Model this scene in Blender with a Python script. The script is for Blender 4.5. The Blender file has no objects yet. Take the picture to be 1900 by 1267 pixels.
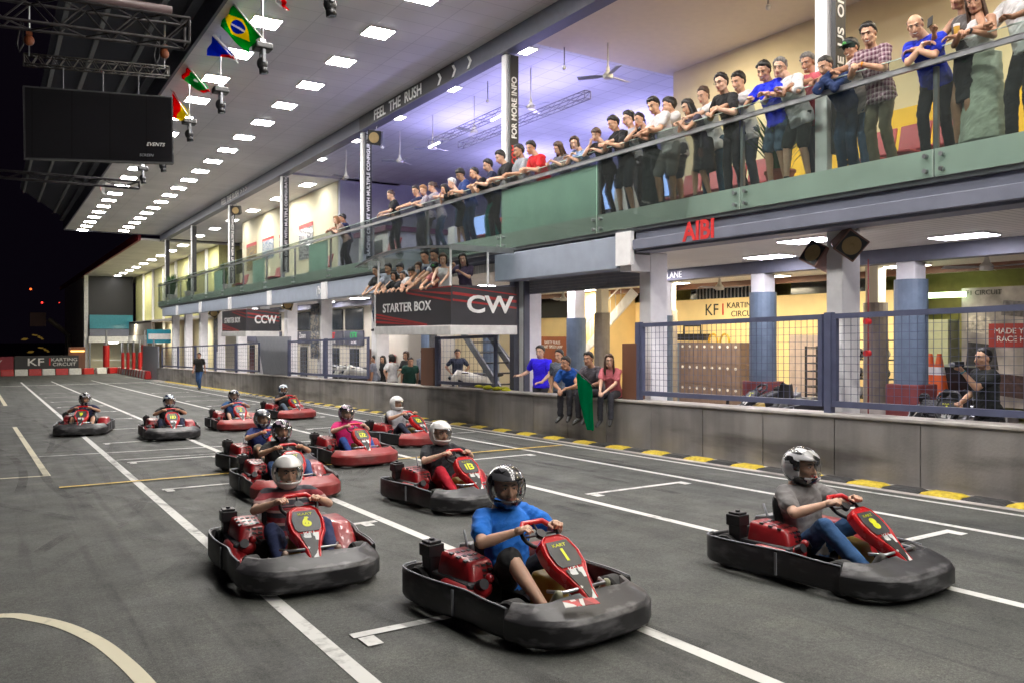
import bpy, bmesh, math, random
from mathutils import Vector, Matrix, Euler, noise
R = math.radians
random.seed(7)
C = bpy.context.scene.collection
scene = bpy.context.scene
# ---------------------------------------------------------------- camera
F, HX, HY, H0 = 1500.0, 950.0, 622.0, 1.75
TH = math.atan(968 / F); CT, ST = math.cos(TH), math.sin(TH)
SL = 38 * CT / F                      # the track falls away gently along +Y
cd = bpy.data.cameras.new('camera'); cam = bpy.data.objects.new('camera', cd); C.objects.link(cam)
cam.location = (0, 0, H0); cam.rotation_euler = (R(90), 0, -TH)
cd.sensor_width = 36; cd.lens = 36 * F / 1900; cd.shift_y = -11.5 / 1900
cd.clip_start = .05; cd.clip_end = 1500
cd.dof.use_dof = True; cd.dof.focus_distance = 7.0; cd.dof.aperture_fstop = 5.6
scene.camera = cam
# ---------------------------------------------------------------- world: night
w = bpy.data.worlds.new('World'); scene.world = w; w.use_nodes = True
nt = w.node_tree; bg = nt.nodes['Background']
sky = nt.nodes.new('ShaderNodeTexSky'); sky.sky_type = 'NISHITA'; sky.sun_disc = False
sky.sun_elevation = R(-4); sky.sun_rotation = R(200)
ad = nt.nodes.new('ShaderNodeMixRGB'); ad.blend_type = 'ADD'; ad.inputs[0].default_value = 1; ad.inputs[2].default_value = (.11, .07, .16, 1); nt.links.new(sky.outputs[0], ad.inputs[1]); nt.links.new(ad.outputs[0], bg.inputs[0]); bg.inputs[1].default_value = .02
scene.view_settings.view_transform = 'Standard'; scene.view_settings.look = 'None'
scene.view_settings.exposure = 0.0; scene.view_settings.gamma = 1
LP = 106.0          # radiance of the soffit panels

def area(name, loc, rot, sx, sy, power, col=(1, 1, 1), spread=180):
    l = bpy.data.lights.new(name, 'AREA'); l.shape = 'RECTANGLE'; l.size = sx; l.size_y = sy
    l.energy = power; l.color = col; l.spread = R(spread)
    o = bpy.data.objects.new(name, l); C.objects.link(o); o.location = loc; o.rotation_euler = rot
    return o

# ---------------------------------------------------------------- pixel -> world helpers (real planes)
def ray(px, py):
    a = (px - HX) / F
    return Vector((a * CT + ST, CT - a * ST, (HY - py) / F))
def atX(px, py, X):
    v = ray(px, py); return v * (X / v.x) + Vector((0, 0, H0))
def atY(px, py, Y):
    v = ray(px, py); return v * (Y / v.y) + Vector((0, 0, H0))
def atZ(px, py, Z):
    v = ray(px, py); return v * ((Z - H0) / v.z) + Vector((0, 0, H0))
def gnd(px, py):
    v = ray(px, py); return v * (-H0 / (v.z + SL * v.y)) + Vector((0, 0, H0))
def gz(y): return -SL * y

# ---------------------------------------------------------------- materials
def _nodes(name):
    m = bpy.data.materials.new(name); m.use_nodes = True
    n = m.node_tree; return m, n, n.nodes['Principled BSDF']
def mat(name, col, rough=.6, metal=0, var=.12, scale=6, bump=.0, bscale=40, spec=.5, coat=0, stretch=None):
    m, n, b = _nodes(name)
    b.inputs['Roughness'].default_value = rough; b.inputs['Metallic'].default_value = metal
    b.inputs['Specular IOR Level'].default_value = spec
    if coat: b.inputs['Coat Weight'].default_value = coat; b.inputs['Coat Roughness'].default_value = .12
    tc = n.nodes.new('ShaderNodeTexCoord'); mp = n.nodes.new('ShaderNodeMapping')
    n.links.new(tc.outputs['Object'], mp.inputs[0])
    if stretch: mp.inputs['Scale'].default_value = stretch
    t = n.nodes.new('ShaderNodeTexNoise'); t.inputs['Scale'].default_value = scale; t.inputs['Detail'].default_value = 5
    n.links.new(mp.outputs[0], t.inputs['Vector'])
    r = n.nodes.new('ShaderNodeValToRGB'); n.links.new(t.outputs[0], r.inputs[0])
    r.color_ramp.elements[0].position = .3; r.color_ramp.elements[1].position = .7
    r.color_ramp.elements[0].color = (*[max(0, c * (1 - var)) for c in col], 1)
    r.color_ramp.elements[1].color = (*[min(1, c * (1 + var)) for c in col], 1)
    n.links.new(r.outputs[0], b.inputs['Base Color'])
    mr = n.nodes.new('ShaderNodeMapRange'); mr.inputs[3].default_value = max(0, rough - .08); mr.inputs[4].default_value = min(1, rough + .12)
    n.links.new(t.outputs[0], mr.inputs[0]); n.links.new(mr.outputs[0], b.inputs['Roughness'])
    if bump:
        t2 = n.nodes.new('ShaderNodeTexNoise'); t2.inputs['Scale'].default_value = bscale; t2.inputs['Detail'].default_value = 4
        n.links.new(mp.outputs[0], t2.inputs['Vector'])
        bp = n.nodes.new('ShaderNodeBump'); bp.inputs['Strength'].default_value = bump; bp.inputs['Distance'].default_value = .02
        n.links.new(t2.outputs[0], bp.inputs['Height']); n.links.new(bp.outputs[0], b.inputs['Normal'])
    return m
def emit(name, col, s):
    m, n, b = _nodes(name); n.nodes.remove(b)
    e = n.nodes.new('ShaderNodeEmission'); e.inputs[0].default_value = (*col, 1); e.inputs[1].default_value = s
    n.links.new(e.outputs[0], n.nodes['Material Output'].inputs[0]); return m
def glassy(name, col, alpha, rough=.03, spec=.6):
    """thin tinted sheet: clear-to-tinted transparency with a glossy coat of reflection"""
    m, n, b = _nodes(name); n.nodes.remove(b)
    tr = n.nodes.new('ShaderNodeBsdfTransparent'); tr.inputs[0].default_value = (*col, 1)
    df = n.nodes.new('ShaderNodeBsdfDiffuse'); df.inputs[0].default_value = (*[c * .55 for c in col], 1)
    gl = n.nodes.new('ShaderNodeBsdfGlossy'); gl.inputs['Roughness'].default_value = rough
    m1 = n.nodes.new('ShaderNodeMixShader'); m1.inputs[0].default_value = alpha
    n.links.new(tr.outputs[0], m1.inputs[1]); n.links.new(df.outputs[0], m1.inputs[2])
    fr = n.nodes.new('ShaderNodeFresnel'); fr.inputs[0].default_value = 1.4
    mu = n.nodes.new('ShaderNodeMath'); mu.operation = 'MULTIPLY'; mu.inputs[1].default_value = spec
    n.links.new(fr.outputs[0], mu.inputs[0])
    m2 = n.nodes.new('ShaderNodeMixShader'); n.links.new(mu.outputs[0], m2.inputs[0])
    n.links.new(m1.outputs[0], m2.inputs[1]); n.links.new(gl.outputs[0], m2.inputs[2])
    n.links.new(m2.outputs[0], n.nodes['Material Output'].inputs[0]); return m

# ---------------------------------------------------------------- mesh builder
class MB:
    def __init__(s): s.v = []; s.f = []; s.m = []; s.cur = 0
    def add(s, vs, fs, mi=None):
        k = len(s.v); s.v += [tuple(p) for p in vs]
        mi = s.cur if mi is None else mi
        for q in fs: s.f.append(tuple(i + k for i in q)); s.m.append(mi)
        return s
    def box(s, x0, x1, y0, y1, z0, z1, mi=None, slope=False, M=None):
        vs = [(x, y, z) for x in (x0, x1) for y in (y0, y1) for z in (z0, z1)]
        if slope: vs = [(x, y, z + gz(y)) for x, y, z in vs]
        if M: vs = [M @ Vector(p) for p in vs]
        return s.add(vs, [(0, 1, 3, 2), (4, 6, 7, 5), (0, 4, 5, 1), (2, 3, 7, 6), (0, 2, 6, 4), (1, 5, 7, 3)], mi)
    def hexa(s, lo, hi, mi=None):
        """lo, hi: 4 corners each, ordered round"""
        return s.add(list(lo) + list(hi), [(3, 2, 1, 0), (4, 5, 6, 7), (0, 1, 5, 4), (1, 2, 6, 5), (2, 3, 7, 6), (3, 0, 4, 7)], mi)
    def prism(s, poly, d, mi=None):
        n = len(poly); poly = [Vector(p) for p in poly]; d = Vector(d)
        vs = poly + [p + d for p in poly]
        fs = [tuple(range(n - 1, -1, -1)), tuple(range(n, 2 * n))] + [(i, (i + 1) % n, n + (i + 1) % n, n + i) for i in range(n)]
        return s.add(vs, fs, mi)
    def rings(s, rs, cap=True, closed=False, mi=None):
        n = len(rs[0]); vs = [p for r in rs for p in r]; fs = []
        m = len(rs)
        for j in range(m if closed else m - 1):
            a, b = j * n, ((j + 1) % m) * n
            for i in range(n): fs.append((a + i, a + (i + 1) % n, b + (i + 1) % n, b + i))
        if cap and not closed: fs.append(tuple(range(n - 1, -1, -1))); fs.append(tuple((m - 1) * n + i for i in range(n)))
        return s.add(vs, fs, mi)
    def tube(s, pts, r, n=8, round_=False, closed=False, mi=None):
        pts = [Vector(p) for p in pts]; rr = r if isinstance(r, (list, tuple)) else [r] * len(pts)
        if round_ and not closed:
            d0 = (pts[0] - pts[1]).normalized(); d1 = (pts[-1] - pts[-2]).normalized()
            P = []; Q = []
            for a in (75, 40): P.append(pts[0] + d0 * rr[0] * math.sin(R(a))); Q.append(rr[0] * math.cos(R(a)))
            P += pts; Q += list(rr)
            for a in (40, 75): P.append(pts[-1] + d1 * rr[-1] * math.sin(R(a))); Q.append(rr[-1] * math.cos(R(a)))
            pts, rr = P, Q
        rs = []; u = None; m = len(pts)
        for i, p in enumerate(pts):
            if closed: t = pts[(i + 1) % m] - pts[i - 1]
            else: t = pts[min(i + 1, m - 1)] - pts[max(i - 1, 0)]
            if t.length < 1e-9: t = Vector((0, 0, 1))
            t.normalize()
            if u is None:
                u = Vector((0, 0, 1)) if abs(t.z) < .9 else Vector((0, 1, 0))
            u = (u - t * u.dot(t)).normalized(); v = t.cross(u)
            rs.append([p + (u * math.cos(2 * math.pi * k / n) + v * math.sin(2 * math.pi * k / n)) * rr[i] for k in range(n)])
        return s.rings(rs, cap=True, closed=closed, mi=mi)
    def cyl(s, a, b, r0, r1=None, n=12, mi=None):
        return s.tube([a, b], [r0, r0 if r1 is None else r1], n, mi=mi)
    def ell(s, c, r, n=12, m=8, M=None, mi=None):
        c = Vector(c); vs = [Vector((0, 0, 1))]
        for j in range(1, m):
            t = math.pi * j / m
            for i in range(n): p = 2 * math.pi * i / n; vs.append(Vector((math.sin(t) * math.cos(p), math.sin(t) * math.sin(p), math.cos(t))))
        vs.append(Vector((0, 0, -1)))
        fs = [(0, 1 + i, 1 + (i + 1) % n) for i in range(n)]
        for j in range(m - 2):
            a = 1 + j * n; b = a + n
            fs += [(a + i, b + i, b + (i + 1) % n, a + (i + 1) % n) for i in range(n)]
        k = 1 + (m - 2) * n; fs += [(k + i, len(vs) - 1, k + (i + 1) % n) for i in range(n)]
        out = []
        for p in vs:
            q = Vector((p.x * r[0], p.y * r[1], p.z * r[2]))
            if M: q = M @ q
            out.append(c + q)
        return s.add(out, fs, mi)
    def sheet(s, poly, mi=None): return s.add(poly, [tuple(range(len(poly)))], mi)
    def mesh(s, name, mats, smooth=False, angle=None):
        me = bpy.data.meshes.new(name); me.from_pydata(s.v, [], s.f)
        for m in (mats if isinstance(mats, (list, tuple)) else [mats]): me.materials.append(m)
        me.polygons.foreach_set('material_index', s.m)
        if smooth: me.polygons.foreach_set('use_smooth', [True] * len(s.f))
        me.update(); return me
    def build(s, name, mats, parent=None, smooth=False, bevel=0, loc=None, fix=True):
        me = s.mesh(name, mats, smooth)
        if fix:
            bm = bmesh.new(); bm.from_mesh(me); bmesh.ops.recalc_face_normals(bm, faces=bm.faces); bm.to_mesh(me); bm.free()
        o = bpy.data.objects.new(name, me); C.objects.link(o)
        if parent: o.parent = parent
        if loc: o.location = loc
        if bevel:
            b = o.modifiers.new('bevel', 'BEVEL'); b.width = bevel; b.segments = 2; b.limit_method = 'ANGLE'; b.angle_limit = R(35)
        return o
def tag(o, label, cat, group=None, kind=None):
    if label: o['label'] = label
    if cat: o['category'] = cat
    if group: o['group'] = group
    if kind: o['kind'] = kind
    return o
def empty(name, loc, rz=0, label=None, cat=None, group=None, rot=None):
    o = bpy.data.objects.new(name, None); C.objects.link(o); o.location = loc
    o.rotation_euler = rot or (0, 0, rz); o.empty_display_size = .2
    return tag(o, label, cat, group)
def ctree(o, parent=None):
    c = o.copy(); C.objects.link(c); c.parent = parent
    for ch in list(o.children): ctree(ch, c)
    return c
def struct(o): o['kind'] = 'structure'; return o
def text(name, body, size, M, m, parent=None, depth=.004, sx=1.0, align='CENTER', shear=0, bold=0):
    """lettering as real thin mesh; M maps local x = reading direction, y = up, z = out of the surface"""
    cu = bpy.data.curves.new(name, 'FONT'); cu.body = body; cu.size = size; cu.extrude = depth; cu.align_x = align; cu.align_y = 'CENTER'
    cu.offset = bold; cu.shear = shear; cu.resolution_u = 4
    t = bpy.data.objects.new('t', cu); C.objects.link(t)
    dg = bpy.context.evaluated_depsgraph_get(); me = bpy.data.meshes.new_from_object(t.evaluated_get(dg))
    bpy.data.objects.remove(t); bpy.data.curves.remove(cu)
    me.transform(M @ Matrix.Diagonal((sx, 1, 1, 1))); me.materials.clear(); me.materials.append(m)
    o = bpy.data.objects.new(name, me); C.objects.link(o)
    if parent: o.parent = parent
    return o
def frame(o, x, y):
    """matrix with origin o, local x and y given, z = x cross y"""
    x = Vector(x).normalized(); y = Vector(y).normalized(); z = x.cross(y).normalized()
    return Matrix.Translation(Vector(o)) @ Matrix((x, y, z)).transposed().to_4x4()

M = {}
M['white'] = mat('white_paint', (.72, .71, .7), .5)
M['cream'] = mat('cream_wall', (.78, .72, .52), .7, var=.05, scale=2)
M['ccw'] = mat('cream_plaster', (.7, .66, .55), .7, var=.05, scale=2)
M['yellow_wall'] = mat('yellow_wall', (.86, .66, .33), .7, var=.05, scale=2)
M['col'] = mat('column_paint', (.82, .81, .82), .5, var=.06)
M['bluepad'] = mat('blue_padding', (.14, .19, .26), .5, bump=.2, bscale=6)
M['greypad'] = mat('grey_padding', (.24, .21, .19), .6)
M['redpad'] = mat('dark_red_base', (.22, .05, .05), .6)
M['beam'] = mat('beam_paint', (.10, .105, .14), .5)
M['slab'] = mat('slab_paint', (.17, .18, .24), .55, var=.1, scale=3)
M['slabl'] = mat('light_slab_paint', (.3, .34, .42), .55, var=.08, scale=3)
M['dark'] = mat('dark_metal', (.02, .02, .024), .45)
M['black'] = mat('black_plastic', (.012, .012, .014), .4)
M['steel'] = mat('steel', (.45, .46, .48), .3, metal=.9)
M['grey'] = mat('grey_metal', (.25, .26, .29), .45)
M['fence'] = mat('blue_grey_steel', (.09, .1, .17), .4)
M['brown'] = mat('brown_panel', (.17, .075, .045), .5, stretch=(1, 1, .2))
M['red'] = mat('red_paint', (.5, .02, .02), .4)
M['darkred'] = mat('dark_red_fascia', (.2, .01, .012), .5)
M['sgrn2'] = mat('mint_backing', (.66, .92, .80), .5, var=.08, scale=2)
M['sgrn'] = mat('green_backing', (.70, .78, .72), .5, var=.08, scale=2)
M['txtw'] = mat('white_lettering', (.8, .8, .8), .5)
M['txtr'] = mat('red_lettering', (.65, .02, .02), .5)
M['txtk'] = mat('black_lettering', (.02, .02, .02), .5)
M['win'] = mat('dark_window', (.02, .03, .04), .15, spec=.8)
M['glass'] = glassy('green_glass', (.90, .955, .93), .03)
M['glass2'] = glassy('clear_glass', (.85, .93, .9), .04)
M['panel'] = emit('light_panel', (1, .955, .90), LP)
M['panelv'] = emit('violet_light_panel', (.95, .9, 1), LP * .46)
M['panelw'] = emit('warm_light_panel', (1, .92, .72), LP * .42)
M['panel2'] = emit('bright_room_panel', (1, .97, .93), 30)
def tilemat(name, col, sx=.6, sy=.6, var=.06, line=.55, lw=.012):
    m, n, b = _nodes(name); b.inputs['Roughness'].default_value = .7
    tc = n.nodes.new('ShaderNodeTexCoord'); br = n.nodes.new('ShaderNodeTexBrick')
    br.offset = 0; br.inputs['Scale'].default_value = 1; br.inputs['Mortar Size'].default_value = lw
    br.inputs['Brick Width'].default_value = sx; br.inputs['Row Height'].default_value = sy
    br.inputs['Color1'].default_value = (*[c * (1 - var) for c in col], 1); br.inputs['Color2'].default_value = (*[c * (1 + var) for c in col], 1)
    br.inputs['Mortar'].default_value = (*[c * line for c in col], 1); br.inputs['Mortar Smooth'].default_value = .3
    n.links.new(tc.outputs['Object'], br.inputs['Vector'])
    t = n.nodes.new('ShaderNodeTexNoise'); t.inputs['Scale'].default_value = .5; n.links.new(tc.outputs['Object'], t.inputs['Vector'])
    mx = n.nodes.new('ShaderNodeMixRGB'); mx.blend_type = 'MULTIPLY'; mx.inputs[0].default_value = .35
    n.links.new(br.outputs[0], mx.inputs[1]); n.links.new(t.outputs[0], mx.inputs[2]); n.links.new(mx.outputs[0], b.inputs['Base Color'])
    return m
M['soffit'] = tilemat('soffit_panels', (.80, .78, .77), 1.2, .6, .03, .78)
M['hall'] = tilemat('hall_ceiling_tiles', (.78, .78, .82), .6, .6, .04, .7)
M['lowc'] = tilemat('slatted_low_ceiling', (.84, .81, .76), 6, .12, .03, .6, .01)
# ================================================================ the track
def asphalt():
    m, n, b = _nodes('asphalt'); b.inputs['Specular IOR Level'].default_value = .35
    tc = n.nodes.new('ShaderNodeTexCoord'); L = n.links.new
    def noi(scale, det=4, st=None):
        t = n.nodes.new('ShaderNodeTexNoise'); t.inputs['Scale'].default_value = scale; t.inputs['Detail'].default_value = det
        mp = n.nodes.new('ShaderNodeMapping'); L(tc.outputs['Object'], mp.inputs[0])
        if st: mp.inputs['Scale'].default_value = st[0]; mp.inputs['Rotation'].default_value = (0, 0, R(st[1]))
        L(mp.outputs[0], t.inputs['Vector']); return t
    def ramp(t, p0, c0, p1, c1):
        r = n.nodes.new('ShaderNodeValToRGB'); L(t.outputs[0], r.inputs[0])
        r.color_ramp.elements[0].position = p0; r.color_ramp.elements[0].color = (*c0, 1)
        r.color_ramp.elements[1].position = p1; r.color_ramp.elements[1].color = (*c1, 1); return r
    def mul(a, bb, f=1, mode='MULTIPLY'):
        x = n.nodes.new('ShaderNodeMixRGB'); x.blend_type = mode; x.inputs[0].default_value = f; L(a.outputs[0], x.inputs[1]); L(bb.outputs[0], x.inputs[2]); return x
    base = ramp(noi(.55, 6), .3, (.068, .071, .067), .72, (.094, .096, .090))
    gr = ramp(noi(130, 2), .36, (.66, .66, .66), .64, (1.3, 1.3, 1.3)); base = mul(base, gr); base = mul(base, ramp(noi(38, 3), .35, (.82, .82, .82), .65, (1.16, 1.16, 1.15)))
    pat = ramp(noi(2.2, 7), .52, (1, 1, 1), .75, (1.28, 1.27, 1.22)); base = mul(base, pat)
    # rubber laid down by tyres: long thin arcs
    tr = ramp(noi(1.0, 5, ((2.6, .10, 1), 9)), .50, (1, 1, 1), .66, (.66, .66, .67)); base = mul(base, tr)
    tr2 = ramp(noi(1.4, 3, ((5, .16, 1), -14)), .58, (1, 1, 1), .70, (.72, .72, .73)); base = mul(base, tr2)
    L(base.outputs[0], b.inputs['Base Color'])
    rr = ramp(noi(3, 5), .3, (.62,) * 3, .7, (.85,) * 3); L(rr.outputs[0], b.inputs['Roughness'])
    bp = n.nodes.new('ShaderNodeBump'); bp.inputs['Strength'].default_value = .35; bp.inputs['Distance'].default_value = .006
    L(noi(110, 3).outputs[0], bp.inputs['Height']); L(bp.outputs[0], b.inputs['Normal'])
    return m
def paint(name, col, wear=.5):
    m, n, b = _nodes(name); b.inputs['Roughness'].default_value = .7; L = n.links.new
    tc = n.nodes.new('ShaderNodeTexCoord')
    t = n.nodes.new('ShaderNodeTexNoise'); t.inputs['Scale'].default_value = 14; t.inputs['Detail'].default_value = 8; L(tc.outputs['Object'], t.inputs[0])
    t3 = n.nodes.new('ShaderNodeTexNoise'); t3.inputs['Scale'].default_value = 1.1; t3.inputs['Detail'].default_value = 3; L(tc.outputs['Object'], t3.inputs[0])
    ad = n.nodes.new('ShaderNodeMath'); ad.operation = 'ADD'; L(t.outputs[0], ad.inputs[0]); L(t3.outputs[0], ad.inputs[1])
    r = n.nodes.new('ShaderNodeValToRGB'); L(ad.outputs[0], r.inputs[0])
    e = r.color_ramp.elements; e[0].position = .62 + .1 * wear; e[0].color = (*[c * .42 + .03 for c in col], 1); e[1].position = .95; e[1].color = (*col, 1)
    L(r.outputs[0], b.inputs['Base Color']); return m
AS = asphalt()
mb = MB(); ys = [-30, 0, 30, 60, 100, 200, 500]; xs = [-300, -60, 0, 9.6, 40, 300]
for i in range(len(ys) - 1):
    for j in range(len(xs) - 1):
        mb.sheet([(x, y, gz(y) if y < 110 else gz(110)) for x, y in ((xs[j], ys[i]), (xs[j + 1], ys[i]), (xs[j + 1], ys[i + 1]), (xs[j], ys[i + 1]))])
struct(mb.build('track', AS))
PW = paint('white_line_paint', (.62, .62, .6)); PY = paint('yellow_line_paint', (.62, .42, .07)); PC = paint('cream_line_paint', (.6, .56, .42), .2)
def line(mb, x0, y0, x1, y1, wd, lift=.004):
    d = Vector((x1 - x0, y1 - y0)); n_ = Vector((-d.y, d.x)).normalized() * wd / 2; k = max(1, int(d.length / 6))
    for i in range(k):
        a, b_ = i / k, (i + 1) / k
        P = [(x0 + d.x * a + n_.x, y0 + d.y * a + n_.y), (x0 + d.x * a - n_.x, y0 + d.y * a - n_.y), (x0 + d.x * b_ - n_.x, y0 + d.y * b_ - n_.y), (x0 + d.x * b_ + n_.x, y0 + d.y * b_ + n_.y)]
        mb.sheet([(x, y, gz(y) + lift) for x, y in P][::-1])
mb = MB()
for x in (1.685, 3.42, 5.80): line(mb, x, -6, x, 62, .1)
line(mb, 7.73, -6, 7.85, 9, .085); line(mb, 7.85, 9, 8.2, 54, .085)
line(mb, 8.82, -6, 8.9, 70, .07)
line(mb, -4, 54.4, 9.3, 54.4, .35, .008)
struct(mb.build('white_lane_lines', PW))
mb = MB()
for y in (4.7, 7.78, 11.18, 14.35, 17.7, 20.9, 24.3, 27.6, 31, 34.6, 38.5, 42.5):     # left grid boxes
    line(mb, 1.86, y, 3.34, y - .03, .085, .008); line(mb, 1.88, y - .14, 1.98, y - .14, .16, .0085)
    line(mb, 3.15, y - .14, 3.25, y - .14, .14, .0085)
for y in (4.18, 7.68, 11.2, 14.6, 18, 21.2, 24.6, 28, 31.5, 35, 39):
    line(mb, 6.02, y, 7.6, y - .03, .085, .008); line(mb, 6.03, y - .13, 6.15, y - .13, .14, .0085); line(mb, 7.47, y - .12, 7.59, y - .12, .14, .0085)
line(mb, .7, 16.1, 8.7, 14.95, .07, .012); line(mb, 1.75, 14.75, 5.7, 14.3, .05, .012)
struct(mb.build('white_grid_markings', PW))
mb = MB(); line(mb, .76, 12.16, 8.74, 11.86, .085, .016); struct(mb.build('yellow_start_line', PY))
mb = MB(); cc = (-.42, 4.1); pts = []
P = [(-2.4, 6.75), (-1.2, 6.68), (-.5, 6.6), (.055, 6.44), (.235, 6.25), (.405, 5.95), (.55, 5.52), (.635, 5.1), (.69, 4.7), (.73, 4.2), (.75, 3.2), (.75, 0)]
P = [Vector(p) for p in P]; Q = []
for i in range(len(P) - 1):                      # Catmull-Rom
    p0, p1, p2, p3 = P[max(i - 1, 0)], P[i], P[i + 1], P[min(i + 2, len(P) - 1)]
    for k in range(6):
        t = k / 6; Q.append(.5 * ((2 * p1) + (p2 - p0) * t + (2 * p0 - 5 * p1 + 4 * p2 - p3) * t * t + (3 * p1 - p0 - 3 * p2 + p3) * t ** 3))
L_, R_ = [], []
for i, q in enumerate(Q):
    t = (Q[min(i + 1, len(Q) - 1)] - Q[max(i - 1, 0)]).normalized(); nn = Vector((-t.y, t.x)) * .045; L_.append(q + nn); R_.append(q - nn)
for i in range(len(Q) - 1): mb.sheet([(p.x, p.y, gz(p.y) + .004) for p in (L_[i], L_[i + 1], R_[i + 1], R_[i])])
line(mb, .695, 13.5, .5, 23.3, .09, .004); line(mb, .66, 13.5, -1.5, 13.9, .09, .008)
line(mb, .45, 33.5, .1, 60, .12, .004); line(mb, .5, 33.4, -2, 33.9, .12, .008)
struct(mb.build('cream_layout_lines', PC))
# ---- concrete pit wall
def concrete(name, col):
    m, n, b = _nodes(name); L = n.links.new; tc = n.nodes.new('ShaderNodeTexCoord')
    def noi(scale, det, sc=(1, 1, 1)):
        mp = n.nodes.new('ShaderNodeMapping'); mp.inputs['Scale'].default_value = sc; L(tc.outputs['Object'], mp.inputs[0])
        t = n.nodes.new('ShaderNodeTexNoise'); t.inputs['Scale'].default_value = scale; t.inputs['Detail'].default_value = det; L(mp.outputs[0], t.inputs[0]); return t
    def ramp(t, p0, c0, p1, c1):
        r = n.nodes.new('ShaderNodeValToRGB'); L(t.outputs[0], r.inputs[0]); e = r.color_ramp.elements
        e[0].position = p0; e[0].color = (*c0, 1); e[1].position = p1; e[1].color = (*c1, 1); return r
    def mul(a, bb):
        x = n.nodes.new('ShaderNodeMixRGB'); x.blend_type = 'MULTIPLY'; x.inputs[0].default_value = 1; L(a.outputs[0], x.inputs[1]); L(bb.outputs[0], x.inputs[2]); return x
    a = ramp(noi(1.3, 8), .3, [c * .75 for c in col], .7, [c * 1.2 for c in col])
    a = mul(a, ramp(noi(1.0, 4, (3, 2.6, .25)), .45, (1, 1, 1), .75, (.62, .62, .63)))     # vertical runs
    a = mul(a, ramp(noi(.9, 5, (1, .5, 2.5)), .52, (1, 1, 1), .68, (.45, .44, .44)))       # scuffs left by bumpers
    L(a.outputs[0], b.inputs['Base Color']); b.inputs['Roughness'].default_value = .75
    bp = n.nodes.new('ShaderNodeBump'); bp.inputs['Strength'].default_value = .3; bp.inputs['Distance'].default_value = .01
    L(noi(30, 5).outputs[0], bp.inputs['Height']); L(bp.outputs[0], b.inputs['Normal']); return m
CON = concrete('pit_wall_concrete', (.25, .235, .23)); COP = concrete('coping_concrete', (.46, .43, .41))
XW = 9.56
wall = tag(empty('pit_wall', (XW, 5, 0)), 'long low grey concrete wall of jointed slabs between the track and the pit lane', 'wall')
def par(o, p):
    o.parent = p; o.matrix_parent_inverse = p.matrix_world.inverted() if False else Matrix.Translation(-p.location); return o
mb = MB(); y = -4.0
while y < 59:
    mb.box(XW, XW + .38, y + .008, y + 1.2 - .008, -.2, .79, slope=True); y += 1.2
mb.box(XW + .02, XW + .36, -4, 59, -.2, .78, slope=True)
par(mb.build('wall_slabs', CON), wall)
mb = MB(); mb.box(XW - .02, XW + .42, -4, 59.0, .792, .835, slope=True); par(mb.build('coping', COP, bevel=.01), wall)
# ---- rubber kerb humps
YEL = mat('yellow_rubber', (.55, .41, .03), .6, var=.25, scale=18, bump=.5, bscale=30); BLK = mat('black_rubber', (.035, .035, .037), .75, var=.3, scale=14, bump=.5, bscale=30)
kerb = tag(empty('rubber_kerb', (9.3, 5, 0)), 'row of yellow and black rubber humps laid along the foot of the pit wall', 'kerb')
for i in range(-5, 52):
    yc = 5.16 + i * .965
    for k, (yy, mm, nm) in enumerate(((yc, YEL, 'yellow_hump'), (yc + .4825, BLK, 'black_hump'))):
        if i > 30 and k: continue
        mb = MB(); rs = []
        for s_ in (-.235, -.16, 0, .16, .235):
            hgt = .04 if abs(s_) < .2 else .02
            yv = yy + s_
            rs.append([(9.17, yv, gz(yv) + .001), (9.23, yv, gz(yv) + hgt), (9.40, yv, gz(yv) + hgt), (9.5, yv, gz(yv) + .001)])
        mb.rings(rs); par(mb.build(nm, mm), kerb)
# concrete gutter strip between kerb and wall
mb = MB(); mb.box(9.05, XW + .0, -4, 59, -.02, .0035, slope=True); struct(mb.build('gutter_strip', COP))

# ---- rubber marks left by the karts: long faint arcs, real thin films on the asphalt
def rubber():
    m, n, b = _nodes('rubber_film'); L = n.links.new; b.inputs['Base Color'].default_value = (.018, .018, .019, 1); b.inputs['Roughness'].default_value = .6
    tc = n.nodes.new('ShaderNodeTexCoord'); t = n.nodes.new('ShaderNodeTexNoise'); t.inputs['Scale'].default_value = 1.6; t.inputs['Detail'].default_value = 8; L(tc.outputs['Object'], t.inputs[0])
    r = n.nodes.new('ShaderNodeValToRGB'); L(t.outputs[0], r.inputs[0]); r.color_ramp.elements[0].position = .40; r.color_ramp.elements[0].color = (0, 0, 0, 1); r.color_ramp.elements[1].position = .72; r.color_ramp.elements[1].color = (.5, .5, .5, 1)
    tr = n.nodes.new('ShaderNodeBsdfTransparent'); x = n.nodes.new('ShaderNodeMixShader'); L(r.outputs[0], x.inputs[0]); L(tr.outputs[0], x.inputs[1]); L(b.outputs[0], x.inputs[2]); L(x.outputs[0], n.nodes['Material Output'].inputs[0]); return m
RF = rubber(); rnd = random.Random(3); mb = MB(); idx = 0
ARC = [(-1.2, 9.5, 80, 14, 40), (-.6, 8.6, 70, -9, 34), (.3, 12, 85, 22, 40), (3.9, 10.5, 60, 3.2, 200), (3.7, 10.2, 40, 3.6, 170), (4.3, 6.5, 92, 30, 18), (4.6, 6.2, 94, 40, 16), (1.0, 10, 100, -20, 30), (6.9, 7, 88, 40, 14), (.2, 7.2, 60, 12, 40), (2.5, 3.2, 98, 26, 20), (7.2, 9, 95, -30, 22), (.9, 17, 84, 40, 20), (5.1, 16, 92, -34, 20)]
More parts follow.
